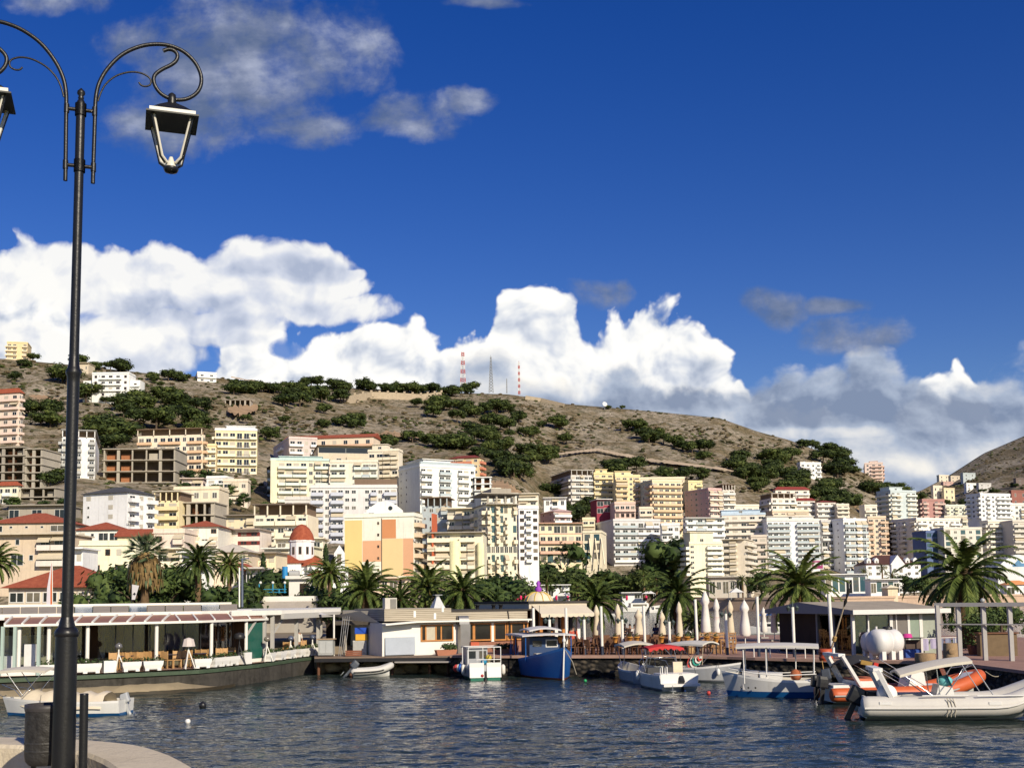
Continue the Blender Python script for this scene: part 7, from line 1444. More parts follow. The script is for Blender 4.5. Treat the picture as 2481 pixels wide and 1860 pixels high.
# low white kiosk roof and blue railing behind the left restaurant
t = thing('kiosk', 'low white kiosk with a striped grey awning behind the left restaurant roof', 'kiosk', G(692, 112, 1.6)); a, b = P(626, 1470, 112), P(758, 1470, 112); w = b.x - a.x; zt = P(690, 1444, 112).z; mb = MB(); mb.bx(a.x, b.x, 112, 117, 1.6, zt - .5, wallm((.3, .27, .24))); mb.build('wall', t, 'world'); mb = MB(); mb.bx(a.x - .2, b.x + .2, 111.6, 117.4, zt - .5, zt, WP); mb.build('roof', t, 'world'); mb = MB(); mb.add([(a.x, 111.5, zt - .5), (b.x, 111.5, zt - .5), (b.x + .2, 110, zt - 1.4), (a.x - .2, 110, zt - 1.4)], [(0, 3, 2, 1)], M('grey_awning', (.42, .37, .31), .9, .2, 1)); mb.build('awning', t, 'world')
t = thing('kiosk', 'white hut with a dark doorway right of the blue railing', 'hut', G(725, 125, 1.6)); a, b = P(700, 1440, 125), P(755, 1440, 125); zt = P(725, 1402, 125).z; mb = MB(); mb.bx(a.x, b.x, 125, 129, 1.6, zt, WP); mb.build('wall', t, 'world'); mb = MB(); mb.bx(a.x - .3, b.x + .3, 124.5, 129.4, zt, zt + .35, WP); mb.build('roof', t, 'world'); q = MB(); q.bx(a.x + 1.2, a.x + 2.2, 124.94, 125, 1.6, zt - .5, DARKI); q.build('door', t, 'world')
t = thing('water_tank', 'grey roof tank beside a bright blue barrel on the white hut', 'tank', P(712, 1400, 127)); q = MB(); q.tube([(-.5, 0, .5), (.6, 0, .5)], .35, M('tank_grey', (.42, .42, .40), .5, .1), 12); q.build('barrel', t); q = MB(); q.tube([(-1.0, 0, 0), (-1.0, 0, 1.3)], .32, M('tank_blue', (.03, .25, .55), .5, .1), 12); q.build('blue_barrel', t)
t = thing('blue_railing', 'bright blue terrace railing with globe lamps left of the white hut', 'railing', P(660, 1436, 122)); BR = M('blue_rail', (.03, .28, .48), .5, .1); 
for px in (628, 645, 661, 676, 690): q = MB(); q.tube([P(px, 1436, 122), P(px, 1414 if px in (628, 661, 690) else 1426, 122)], .07, BR, 6); q.build('post', t, 'world')
for y in (1427, 1434): q = MB(); q.tube([P(622, y, 122), P(694, y, 122)], .05, BR, 6); q.build('rail', t, 'world')
for px in (631, 661, 690): q = MB(); q.ball(P(px, 1411, 122), .16, WP, 8); q.build('globe_lamp', t, 'world')
# flag poles and lamp post behind the restaurant
t = thing('flag_pole', 'pair of tall slim grey posts rising behind the left restaurant roof', 'pole', G(582, 90, 1.6)); GP_ = M('post_blue_grey', (.10, .12, .17), .5, .2)
q = MB(); q.tube([P(587, 1470, 90), P(587, 1354, 90)], .085, GP_, 8); q.build('shaft', t, 'world'); q = MB(); q.tube([P(580, 1470, 90), P(580, 1374, 90)], .06, WP, 8); q.build('slim_shaft', t, 'world'); q = MB(); q.bar(P(584, 1354, 90), P(603, 1352, 90), .12, .1, GP_); q.build('lamp_arm', t, 'world')
for lb, px0, px1, yt, yb, c1, d in [('tall white and orange feather banner left of the lamp post', 112, 127, 1364, 1470, (.62, .15, .04), 80)]:
    t = thing('feather_banner', lb, 'banner', G(120, d, 1.6)); q = MB(); q.loft([[P(127, 1468, d), P(127, 1420, d), P(126, 1364, d)], [P(122, 1468, d), P(122, 1420, d), P(125, 1364, d)]], mat((.62, .15, .04), .8, .1, key='orange_cloth'), closed=False); q.build('orange_edge', t, 'world'); q = MB(); q.loft([[P(122, 1468, d), P(122, 1420, d), P(125, 1364, d)], [P(112, 1468, d), P(114, 1425, d), P(124, 1366, d)]], mat((.66, .62, .66), .8, .1, key='white_cloth'), closed=False); q.build('cloth', t, 'world'); q = MB(); q.tube([P(127.5, 1480, d), P(126.5, 1360, d)], .03, WP, 6); q.build('pole', t, 'world')
t = thing('feather_banner', 'short white banner with a black emblem above the left restaurant roof', 'banner', G(326, 74, 1.6)); d = 74; q = MB(); q.loft([[P(319, 1415, d), P(337, 1418, d)], [P(318, 1452, d), P(327, 1452, d)]], M('banner_white', (.62, .60, .60), .8, .08), closed=False); q.build('cloth', t, 'world'); q = MB(); q.poly([P(321, 1440, d - .05), P(326, 1434, d - .05), P(329, 1438, d - .05), P(327, 1441, d - .05), P(324, 1439, d - .05)], BLK); q.build('emblem', t, 'world'); q = MB(); q.tube([P(318, 1475, d), P(319, 1414, d)], .03, BLK, 6); q.build('pole', t, 'world')
# ---------------------------------------------------------------- boats
def boat_root(name, label, px, d, head, cat='boat', group=None):
    p = P(px, 1600, d); return thing(name, label, cat, (p.x, d, 0), radians(head), group)
def gel(c, key='hull_paint', dirt=.35): return mat(c, .35, .10, 1.2, streak=dirt, key=key)
def hull(t, L, B, D, draft=.3, rise=.6, stern=.85, rake=.35, top=None, side=None, bottom=None, strip_=None, floor=None, fz=.25, N=18, sr=.1, full=2.4, wl=.09):
    def hb(s):
        if s < .42: return B / 2 * (stern + (1 - stern) * sin(pi / 2 * s / .42))
        return B / 2 * max(.015, 1 - ((s - .42) / .58) ** full)
    def zs(s): return D * (1 + rise * s ** 2.4 + sr * (1 - s) ** 3)
    cur = [[], [], [], [], [], []]; inn = []
    for i in range(N + 1):
        s = i / N; b = hb(s); z = zs(s); x0 = -L / 2 + s * L * (1 - rake / L)
        k = s ** 3 * rake
        lv = [(max(.0, b - .07), z), (b, z), (b * .985 + .01, z - .16 * D), (b * .90, wl), (b * .68, -draft * .55), (0, -draft * (1 - .6 * s ** 4))]
        for c, (y, zz) in zip(cur, lv): c.append(Vector((x0 + k * max(0, (zz + draft) / (z + draft)), y, zz)))
        inn.append(Vector((x0 + k * .5 - (.10 if s > .9 else 0), max(.0, b * .86 - .08), fz)))
    mir = lambda c: [Vector((p.x, -p.y, p.z)) for p in c]
    mb = MB(); ms = [top, strip_ or top, side, bottom, bottom]
    for a in range(5):
        mb.loft([cur[a], cur[a + 1]], ms[a], closed=False); mb.loft([mir(cur[a + 1]), mir(cur[a])], ms[a], closed=False)
    mb.loft([cur[0], inn], floor, closed=False); mb.loft([mir(inn), mir(cur[0])], floor, closed=False); mb.loft([inn, mir(inn)], floor, closed=False, smooth=False)
    tr = [c[0] for c in cur[1:]]; mb.poly(tr[:3] + mir(tr)[2::-1], side); mb.poly(tr[2:] + mir(tr)[3:1:-1], bottom)
    mb.poly([cur[0][0] + Vector((.06, 0, 0)), mir(cur[0])[0] + Vector((.06, 0, 0)), mir(inn)[0] + Vector((.06, 0, 0)), inn[0] + Vector((.06, 0, 0))], floor)
    mb.build('hull', t); return hb, zs
HW_ = gel((.72, .71, .67), dirt=.2); HG = gel((.40, .41, .42)); HBL = gel((.012, .10, .36), dirt=.15); HGRN = gel((.02, .16, .10)); HRED = gel((.22, .06, .03)); HNAVY = gel((.012, .10, .28)); FLOORW = M('boat_deck', (.55, .52, .46), .8, .12, 2); CREAMC = M('cream_tarp', (.72, .62, .46), .85, .12, 1.5); BIM = M('bimini_cloth', (.60, .55, .46), .85, .1, 2); STEEL = M('steel_tube', (.55, .55, .55), .25, .1, 3, metal=.8); WB = M('boat_white', (.76, .74, .70), .4, .06, 2); BLKE = M('engine_black', (.018, .018, .02), .35, .2, 3)
def box(t, nm, x0, x1, y0, y1, z0, z1, m): b = MB(); b.bx(x0, x1, y0, y1, z0, z1, m); return b.build(nm, t)
def pipe(t, nm, pts, r, m, n=7): b = MB(); b.tube(pts, r, m, n); return b.build(nm, t)
def arcx(x0, x1, y, z, h, n=8): return [Vector((x0 + (x1 - x0) * i / n, y, z + h * sin(pi * i / n))) for i in range(n + 1)]
def canopy(t, x0, x1, w, z, m, sag=.12, nm='canopy', tilt=0):
    mb = MB(); rows = []
    for j in range(7):
        y = -w / 2 + w * j / 6; rows.append([Vector((x0 + (x1 - x0) * i / 8, y, z + sag * sin(pi * j / 6) + sag * .6 * sin(pi * i / 8) + tilt * i / 8)) for i in range(9)])
    mb.loft(rows, m, closed=False)
    mb.loft([[p for p in rows[0]], [p - Vector((0, 0, .10)) for p in rows[0]]], m, closed=False); mb.loft([[p for p in rows[-1]], [p - Vector((0, 0, .10)) for p in rows[-1]]], m, closed=False)
    e0 = [r[0] for r in rows]; e1 = [r[-1] for r in rows]; mb.loft([e0, [p - Vector((0, 0, .08)) for p in e0]], m, closed=False); mb.loft([e1, [p - Vector((0, 0, .08)) for p in e1]], m, closed=False)
    return mb.build(nm, t)
def outboard(t, x, z, m=None, s=1.0, y=0, tilt=.35):
    m = m or BLKE; o = MB(); o.loft([[Vector((a * k * s + dx, b * k * s, zz * s)) for a, b in ((-.27, -.10), (-.2, -.17), (.14, -.17), (.2, -.10), (.2, .10), (.14, .17), (-.2, .17), (-.27, .10))] for k, zz, dx in ((.82, .26, 0), (1, .32, 0), (1, .5, .01), (1, .5, .01), (.97, .64, 0), (.86, .76, -.03), (.84, .765, -.03))], m, caps=True, smooth=False); e = o.build('outboard_motor', t); e.location = (x, y, z); e.rotation_euler = (0, tilt, 0)
    l = MB(); l.box((0, 0, -.05 * s), (.16 * s, .10 * s, .7 * s), m); l.lathe([(.02, -.28), (.07, -.1), (.07, .1), (.02, .24)], (-.02 * s, 0, -.42 * s), m, 8); g = l.build('lower_leg', e); p_ = MB(); p_.box((-.25 * s, 0, -.42 * s), (.03, .30 * s, .07), STEEL); p_.box((-.25 * s, 0, -.42 * s), (.03, .07, .30 * s), STEEL); p_.build('propeller', e); return e
def fender(t, x, y, z, m=None, l=.5, r=.11): b = MB(); b.lathe([(.02, l / 2), (r * .6, l / 2 - .03), (r, l / 2 - .12), (r, -l / 2 + .12), (r * .6, -l / 2 + .03), (.02, -l / 2)], (x, y, z), m or WB, 10); b.tube([(x, y, z + l / 2), (x, y * .93, z + l / 2 + .3)], .012, BLKE, 4); return b.build('fender', t)
# 1 covered white boat at the left
t = boat_root('covered_boat', 'white boat under a cream tarpaulin moored by the left terrace', 158, 48.6, 176)
hb, zs = hull(t, 5.4, 1.9, .55, rise=.35, top=WB, side=HW_, bottom=HNAVY, floor=FLOORW)
mb = MB(); rows = []
for i in range(17):
    s = .14 + .72 * i / 16; x = -2.7 + s * 5.1; b = hb(s) + .04; z = zs(s); rows.append([Vector((x, y * b, z - (.30 if abs(y) > .99 else 0) + .34 * (1 - abs(y) ** 1.6) * (1 + .2 * sin(i * 1.9)) + ru(-.02, .02))) for y in (-1.01, -1, -.6, -.2, .2, .6, 1, 1.01)])
mb.loft(rows, CREAMC, closed=False); mb.build('tarpaulin', t); outboard(t, -2.75, .25, HG, .8)
pipe(t, 'bow_rail', [(1.6, .55, .75), (1.9, .5, 1.05), (2.75, 0, 1.25), (1.9, -.5, 1.05), (1.6, -.55, .75)], .02, STEEL)
canopy(t, .5, 2.5, 1.5, 1.85, BIM, .1); 
for x, y in ((.6, .7), (.6, -.7), (2.3, .6), (2.3, -.6)): pipe(t, 'canopy_frame', [(1.5, y, .8), (x, y, 1.85)], .018, STEEL, 5)
fender(t, .55, 1.02, .35, M('orange_fender', (.7, .32, .03), .5, .1), .45, .1)
# RIB
def rib(name, label, px, d, head, L, B, r, tube_m, stripe_m, bow_rise=.5, group=None, hullm=None):
    t = boat_root(name, label, px, d, head, 'boat'); path = []; rad = []
    hw = B / 2 - r; n = 10
    side = [(-L / 2, hw, r + .12), (-L / 2 + .25, hw, r + .12), (-L / 4, hw, r + .12), (0, hw, r + .14), (L * .18, hw * .98, r + .18), (L * .30, hw * .86, r + .18 + bow_rise * .3), (L * .40, hw * .60, r + .18 + bow_rise * .65), (L * .465, hw * .28, r + .18 + bow_rise * .92), (L * .485, 0, r + .18 + bow_rise)]
    pts = side + [(x, -y, z) for x, y, z in side[-2::-1]]; P0 = []
    for a, b, c, dd in zip([pts[0]] + pts[:-1], pts, pts[1:] + [pts[-1]], pts[2:] + [pts[-1]] * 2):
        a, b, c, dd = map(Vector, (a, b, c, dd))
        for i in range(3):
            k = i / 3; P0.append(.5 * ((2 * b) + (c - a) * k + (2 * a - 5 * b + 4 * c - dd) * k * k + (3 * b - a - 3 * c + dd) * k ** 3))
    P0 = P0[:-2]; N = len(P0); rs = []
    for i in range(N):
        e = min(i, N - 1 - i); rs.append(r * (.35 if e == 0 else .75 if e == 1 else .93 if e == 2 else 1))
    mb = MB(); mb.tube(P0, rs, tube_m, 14); mb.build('inflatable_tube', t)
    mb = MB(); out = []
    for sgn, rng in ((1, range(2, N // 2)), (-1, range(N - 3, N // 2, -1))):
        L_ = [P0[i] for i in rng]; mb.tube([p + Vector((0, sgn * r * (1.0 if p.x < L * .3 else .75), -.03)) for p in L_ if p.x < L * .40], .045, stripe_m, 6)
    mb.build('rubbing_strake', t)
    mb = MB(); rows = []
    for i in range(11):
        s = i / 10; x = -L / 2 + .15 + s * (L * .95 - .15); b = hw * (1 if s < .55 else max(.02, 1 - ((s - .55) / .45) ** 2.2)); z = .12 + bow_rise * max(0, (s - .6) / .4) ** 1.6 * .9; rows.append([Vector((x, b, z)), Vector((x, b * .5, z * .5 - .12)), Vector((x, 0, z * .8 - .3)), Vector((x, -b * .5, z * .5 - .12)), Vector((x, -b, z))])
    mb.loft(rows, hullm or HW_, closed=False); mb.loft([[r_[0] + Vector((0, 0, .1)) for r_ in rows], [r_[4] + Vector((0, 0, .1)) for r_ in rows]], FLOORW, closed=False); mb.build('hull', t)
    mb = MB(); mb.bx(-L / 2 + .12, -L / 2 + .2, -hw, hw, .1, r * 2 + .1, hullm or HW_); mb.build('transom', t); return t
t = rib('dinghy', 'small grey inflatable dinghy with an outboard under the boardwalk', 899, 70.2, 12, 2.5, 1.3, .2, M('hypalon_pale', (.58, .56, .52), .6, .08, 2), BLKE, .25); outboard(t, -1.3, .35, M('motor_grey', (.06, .07, .09), .4, .1), .95, tilt=.75); box(t, 'seat', -.2, .1, -.4, .4, .35, .42, WB)
t = rib('inflatable_boat', 'orange and white rigid inflatable with a folded dark sunshade', 2184, 49.6, 7, 7.2, 2.3, .29, M('hypalon_orange', (.56, .115, .035), .5, .1, 1.5), M('strake_grey', (.36, .34, .32), .6, .1), .55)
TH = M('stripe_grey', (.48, .46, .44), .6, .1)
for i in range(3): q = MB(); q.box((-1.35 + i * .17, -1.16, .46), (.08, .03, .36), TH, ry=.35); q.build('stripe', t)
for i in range(7): q = MB(); q.box((-2.35 + i * .095, -1.175, .50), (.06, .02, .10 if i % 3 else .13), TH); q.build('letter_mark', t)
box(t, 'engine_well', -3.4, -2.5, -.7, .7, .3, .8, WB); box(t, 'stern_seat', -2.4, -1.2, -.75, .75, .3, .95, WB); box(t, 'orange_cushion', -2.35, -1.3, -.7, .7, .951, 1.05, M('cushion_orange', (.55, .16, .08), .8, .1))
mb = MB(); mb.loft([[Vector((x, y * .5, z)) for x, z in ((-.1, .25), (.9, .25), (.75, 1.25), (.25, 1.35))] for y in (-1, 1)], WB, caps=True, smooth=False); mb.build('console', t)
for y in (-.95, .95): mb = MB(); mb.bar((-2.3, y, .75), (-3.05, y * .9, 2.05), .34, .12, WB); mb.build('roll_bar', t)
mb = MB(); mb.bar((-3.05, -.85, 2.06), (-3.05, .85, 2.06), .3, .12, WB); mb.build('roll_bar_top', t); pipe(t, 'mast_light', [(-3.05, 0, 2.1), (-3.05, 0, 2.36)], .06, WB)
mb = MB(); rows = []
for i in range(9): a = i / 8; rows.append([Vector((-2.9 + 1.5 * a, y * (.95 - .1 * sin(pi * a)), 1.80 + .30 * sin(pi * a) ** .6 - .35 * abs(y) - .12 * (j % 2))) for j, y in enumerate((-1, -.6, -.2, .2, .6, 1))])
mb.loft(rows, M('dark_cloth', (.03, .03, .035), .9, .2, 3), closed=False); mb.build('folded_sunshade', t)
q = MB(); q.box((-2.0, -.9, 1.72), (.5, .1, .18), M('tan_bag', (.32, .19, .05), .9, .2), ry=.2); q.box((-1.62, -.92, 1.55), (.2, .08, .36), M('red_cloth', (.5, .03, .02), .8, .1), ry=.3); q.build('hanging_cloth', t)
for y in (-.9, .9):
    for x in (-1.3, -.4): pipe(t, 'shade_strut', [(x + 1.0, y, .7), (x - 1.0, y, 1.85)], .018, STEEL, 5)
for s in (-.32, .32): outboard(t, -3.75, .40, BLKE, 1.0, s, .12)
mb = MB(); mb.loft([[Vector((2.3, y * .7, .75)) for y in (-1, 0, 1)], [Vector((3.0, y * .5, 1.15)) for y in (-1, 0, 1)], [Vector((3.35, y * .2, 1.22)) for y in (-1, 0, 1)]], WB, closed=False); mb.build('bow_deck', t); pipe(t, 'bow_rail', [(2.2, -.5, .9), (2.5, -.5, 1.35), (3.3, 0, 1.5), (2.5, .5, 1.35), (2.2, .5, .9)], .018, STEEL)
box(t, 'front_seat', 1.0, 1.7, -.5, .5, .3, .7, WB)
# grey RIB in front
t = rib('inflatable_boat', 'large pale grey rigid inflatable with a cream sunshade cut by the right edge', 2322, 42.6, -8, 7.4, 2.6, .385, M('hypalon_grey', (.60, .57, .52), .5, .08, 1.5), M('strake_pale', (.66, .63, .58), .5, .08), .95)
for y in (-.95, .95): mb = MB(); mb.bar((-2.55, y, .72), (-3.05, y * .85, 1.82), .36, .14, WB); mb.build('roll_bar', t)
mb = MB(); mb.bar((-3.05, -.85, 1.83), (-3.05, .85, 1.83), .34, .14, WB); mb.build('roll_bar_top', t)
mb = MB(); mb.lathe([(.05, -.1), (.36, -.08), (.36, .08), (.05, .1)], (0, 0, 0), WB, 18); o = mb.build('stern_locker', t); o.location = (-2.75, -.75, .95); o.rotation_euler = (pi / 2, 0, 0)
e = outboard(t, -3.98, .22, BLKE, 1.3, 0, .45); box(t, 'engine_cover', -3.3, -2.8, -.5, .5, .5, 1.0, M('black_cover', (.02, .02, .022), .8, .2))
canopy(t, -2.3, .25, 2.0, 1.66, M('bimini_cream', (.72, .66, .54), .8, .08, 2), .12, tilt=.5)
for y in (-.95, .95):
    for a, b in (((-.9, .7), (-2.2, 1.68)), ((-.9, .7), (.2, 2.15)), ((-.9, .7), (-1.0, 1.9)), ((1.0, .8), (.2, 2.15))): pipe(t, 'shade_strut', [(a[0], y * 1.02, a[1]), (b[0], y, b[1])], .02, STEEL, 5)
mb = MB(); mb.loft([[Vector((x, y * .48, z)) for x, z in ((-1.1, .25), (-.2, .25), (-.35, 1.15), (-.85, 1.25))] for y in (-1, 1)], WB, caps=True, smooth=False); mb.build('console', t)
mb = MB(); mb.add([(-.35, -.5, 1.18), (-.35, .5, 1.18), (-.62, .42, 1.85), (-.62, -.42, 1.85)], [(0, 1, 2, 3)], M('teal_windscreen', (.03, .22, .24), .15, .15)); mb.build('windscreen', t)
mb = MB(); mb.ball((-.55, -.1, 1.38), .3, M('teal_cloth', (.16, .50, .52), .9, .1, 4), 10, (1, .9, .7)); mb.build('towel', t)
box(t, 'seat', -2.0, -1.5, -.6, .6, .3, .8, M('seat_grey', (.5, .48, .45), .8, .1)); box(t, 'bow_cushion', .6, 2.0, -.6, .6, .35, .62, FLOORW)
for x in (-1.6, .3): pipe(t, 'grab_line', [(x, -1.22, .92), (x + .7, -1.2, .93), (x + 1.6, -1.22, .93)], .03, WB, 6)
for x in (-2.9, .9): q = MB(); q.box((x, -1.27, .66), (.42, .05, .10), WB); q.build('handle', t)
for i in range(3): pipe(t, 'rope', [(-.75 + i * .1, -1.26, .84), (-.7 + i * .12, -1.31, .5), (-.78 + i * .14, -1.26, .18)], .018, M('rope_grey', (.42, .38, .30), .9, .2), 5)
fender(t, 2.2, -1.32, .42, WB, .7, .12); fender(t, 2.95, -1.12, .62, WB, .85, .16)
# 3 cabin boat, stern to the camera
t = boat_root('cabin_boat', 'grey and white cabin boat with coloured fenders and a white pipe frame', 1155, 68.2, 103)
hull(t, 5.0, 1.95, .75, rise=.5, top=WB, side=HG, bottom=HGRN, floor=FLOORW, fz=.45, wl=.15)
for y0, y1 in ((-.92, -.08), (.08, .92)):
    q = MB(); q.loft([[Vector((x, y, z)) for x, z in ((-2.62, .14), (-2.52, .98))] for y in (y0, y1)], WB, closed=False); q.bx(-2.55, -2.49, y0, y1, .14, .98, WB); q.bx(-2.58, -2.5, y0 + .05, y1 - .05, -.1, .13, HGRN); q.build('stern_panel', t)
box(t, 'cabin', -.2, 1.3, -.62, .62, .45, 1.72, M('cabin_grey', (.36, .37, .39), .5, .1)); box(t, 'cabin_roof', -.35, 1.4, -.7, .7, 1.721, 1.78, M('cabin_roof', (.42, .42, .43), .6, .1))
for y in (-.34, .30): box(t, 'cabin_window', -.23, -.19, y - .20, y + .22, 1.12, 1.55, GLASS); box(t, 'cabin_door', -.22, -.195, y - .25, y + .25, .5, 1.05, M('cabin_door', (.31, .32, .34), .5, .1))
for x, y in ((-2.35, .95), (-2.35, -.95), (-.5, .95), (-.5, -.95), (-2.35, .1)): pipe(t, 'frame_post', [(x, y, .7), (x, y, 1.85)], .028, WB, 6)
for pts in ([(-2.35, .95, 1.85), (-.5, .95, 1.85)], [(-2.35, -.95, 1.85), (-.5, -.95, 1.85)], [(-2.35, -.95, 1.85), (-2.35, .95, 1.85)], [(-.5, -.95, 1.85), (-.5, .95, 1.85)], [(-2.45, -.95, 1.15), (-2.45, .5, 1.15)]): pipe(t, 'frame_rail', pts, .028, WB, 6)
fender(t, -1.2, 1.05, .55, M('fender_white', (.74, .70, .62), .5, .1), .6, .11); fender(t, -.4, 1.08, .6, M('fender_blue', (.02, .12, .45), .5, .1), .5, .11); fender(t, .3, 1.06, .55, M('fender_white', (.74, .70, .62), .5, .1), .45, .1); q = MB(); q.ball((.9, 1.05, .5), .24, M('fender_red', (.55, .06, .05), .5, .1), 12); q.build('fender', t); fender(t, -2.2, -1.12, .55, M('fender_white', (.74, .70, .62), .5, .1), .6, .13)
q = MB(); q.box((.2, .1, 1.95), (.5, .5, .25), M('red_ring', (.5, .1, .04), .6, .1)); q.build('gear_bag', t)
for i, (c, y) in enumerate((((.55, .45, .05), -.5), ((.02, .22, .38), -.25), ((.55, .42, .05), -.6))): q = MB(); q.ball((-1.2 + i * .3, y, .75 + .2 * i), .2, mat(c, .7, .2, 4, key='net_float'), 8); q.build('net_float', t)
q = MB(); q.lathe([(.01, .02), (.09, .02), (.09, 0)], (0, 0, 0), M('red_reflector', (.35, .02, .02), .4, .1), 10); o = q.build('reflector', t); o.location = (-2.6, .2, .25); o.rotation_euler = (0, -pi / 2, 0); box(t, 'rudder', -2.66, -2.5, -.05, .05, -.3, .5, BLKE)
# 4 blue fishing boat, bow to the camera
t = boat_root('fishing_boat', 'bright blue wooden fishing boat with a dark wheelhouse and white roof', 1325, 68.2, -76)
hull(t, 7.4, 3.0, .95, draft=.35, rise=.95, stern=.7, rake=.5, top=HBL, side=HBL, bottom=HRED, floor=M('boat_planks', (.28, .22, .17), .8, .3, 2), fz=.7, full=2.0, strip_=gel((.02, .16, .48)))
mb = MB(); mb.bar((3.34, 0, .0), (3.66, 0, 2.15), .08, .12, WB); mb.lathe([(.09, 0), (.11, .1), (.06, .22), (.02, .5)], (3.66, 0, 2.15), WB, 8); mb.build('stem_post', t)
box(t, 'wheelhouse', -2.4, -.4, -.95, .95, .7, 2.3, M('wheelhouse_blue', (.015, .045, .13), .5, .15)); box(t, 'wheelhouse_window', -.41, -.37, .1, .75, 1.75, 2.1, GLASS); q = MB(); q.bx(-.42, -.38, .05, .8, 1.7, 1.75, WB); q.bx(-.42, -.38, .05, .8, 2.1, 2.15, WB); q.bx(-.42, -.38, .05, .1, 1.75, 2.1, WB); q.bx(-.42, -.38, .75, .8, 1.75, 2.1, WB); q.build('window_frame', t)
for y in (-.4,): box(t, 'wheelhouse_window', -.41, -.37, y - .35, y + .2, 1.75, 2.1, GLASS)
canopy(t, -3.6, .6, 3.3, 2.45, M('boat_roof', (.56, .54, .54), .7, .1), .06, 'awning_roof'); canopy(t, -2.6, -.2, 2.0, 2.72, M('boat_roof', (.56, .54, .54), .7, .1), .14, 'wheelhouse_roof')
for x, y in ((-3.4, 1.35), (-3.4, -1.35), (.4, 1.4), (.4, -1.4), (-1.6, 1.5), (-1.6, -1.5)): pipe(t, 'roof_post', [(x, y, .9), (x, y, 2.45)], .035, HBL, 6)
for i in range(5): q = pipe(t, 'rail_bar', [(-3.5 + i * .5, -1.42, 1.0), (-3.5 + i * .5, -1.36, 1.8)], .025, HBL, 5)
box(t, 'fish_box', .3, 1.0, -.9, -.2, .75, 1.4, M('fish_box', (.62, .58, .48), .8, .1)); q = MB(); q.tube([(.6, .3, 1.0), (.6, .9, 1.0)], .3, M('winch_drum', (.10, .10, .11), .5, .2), 12); q.build('winch', t); q = MB(); q.ball((1.5, .2, 1.0), .5, M('fishing_net', (.55, .50, .44), .9, .3, 6), 10, (1.3, 1, .6)); q.build('net_heap', t)
q = MB(); q.lathe([(.1, 0), (.16, .3), (.12, .9), (.04, 1.1)], (-2.9, -1.2, 1.2), M('orange_jacket', (.7, .16, .02), .7, .1), 8); q.build('rolled_buoy', t)
pipe(t, 'rope', [(3.5, .1, 1.7), (3.6, .5, 1.0), (3.5, .75, .3)], .03, M('rope_dark', (.30, .27, .22), .9, .3), 6); fender(t, -2.6, -1.62, .5, M('fender_white', (.74, .70, .62), .5, .1), .7, .14)
pipe(t, 'aerial', [(-1.5, 0, 2.8), (-1.5, 0, 4.2)], .015, BLKE, 5)
# 5 white motor boat stern to camera
t = boat_root('motor_boat', 'white motor boat seen from the stern with a red sunshade', 1600, 59.2, 103)
hull(t, 5.2, 2.15, .7, rise=.45, stern=.95, top=WB, side=HW_, bottom=gel((.35, .37, .40)), floor=FLOORW, fz=.35)
box(t, 'swim_platform', -3.0, -2.56, -.95, .95, .22, .34, WB); box(t, 'stern_panel', -2.62, -2.5, -.98, .98, .36, .8, WB); box(t, 'engine_hatch', -2.4, -1.4, -.9, .9, .35, .82, WB)
q = MB(); q.loft([[Vector((x, y, z)) for x, z in ((-1.45, .6), (-1.2, .6), (-1.3, 1.35), (-1.42, 1.33))] for y in (-.65, -.15)], M('seat_cream', (.66, .56, .40), .8, .1, 3), caps=True); q.build('seat', t); box(t, 'console', -.3, .2, -.8, .8, .35, 1.0, M('console_dark', (.05, .05, .055), .5, .2))
q = MB(); q.add([(.2, -.9, .95), (.2, .9, .95), (-.15, .75, 1.5), (-.15, -.75, 1.5)], [(0, 1, 2, 3)], CG); q.build('windscreen', t); pipe(t, 'windscreen_frame', [(.2, -.9, .95), (-.15, -.75, 1.5), (-.15, .75, 1.5), (.2, .9, .95)], .025, STEEL, 6)
canopy(t, -.9, .5, 1.9, 2.0, M('red_sunshade', (.50, .03, .03), .8, .1, 3), .12, 'sunshade'); q = MB(); q.loft([[Vector((-.9, -.95 + 1.9 * i / 24, 2.0 + .12 * sin(pi * i / 24))) for i in range(25)], [Vector((-.93, -.95 + 1.9 * i / 24, 1.86 + .05 * sin(i * 1.6) + .1 * sin(pi * i / 24))) for i in range(25)]], M('red_sunshade', (.50, .03, .03), .8, .1, 3), closed=False); q.build('sunshade_valance', t)
for y in (-.9, .9):
    for x in (-.8, .4): pipe(t, 'shade_strut', [(-.2, y, .8), (x, y, 2.0)], .018, STEEL, 5)
for y in (.55, .8): pipe(t, 'handrail', [(-2.4, y, .8), (-2.4, y, 1.15), (-2.1, y, 1.15), (-2.1, y, .8)], .03, WB, 6)
fender(t, -1.9, -1.16, .5, WB, .55, .11); fender(t, .4, 1.12, .6, WB, .5, .1); pipe(t, 'ladder', [(-2.98, .5, .3), (-3.0, .5, -.3)], .03, STEEL, 5); outboard(t, -2.75, .12, BLKE, .9, -.1, .6)
pipe(t, 'bow_rail', [(.8, .8, .85), (1.2, .75, 1.25), (2.5, 0, 1.45), (1.2, -.75, 1.25), (.8, -.8, .85)], .02, STEEL)
# 6 small boat behind
t = boat_root('motor_boat', 'small pale boat with a dusty beige sunshade behind the white motor boat', 1532, 64.2, 100)
hull(t, 4.2, 1.6, .6, top=WB, side=HG, bottom=HG, floor=FLOORW); canopy(t, -1.6, .5, 1.8, 1.95, BIM, .16)
for x, y in ((-1.5, .8), (-1.5, -.8), (.4, .8), (.4, -.8)): pipe(t, 'shade_strut', [(-.6, y * .9, .6), (x, y, 1.95)], .018, STEEL, 5)
outboard(t, -2.2, .4, BLKE, .8)
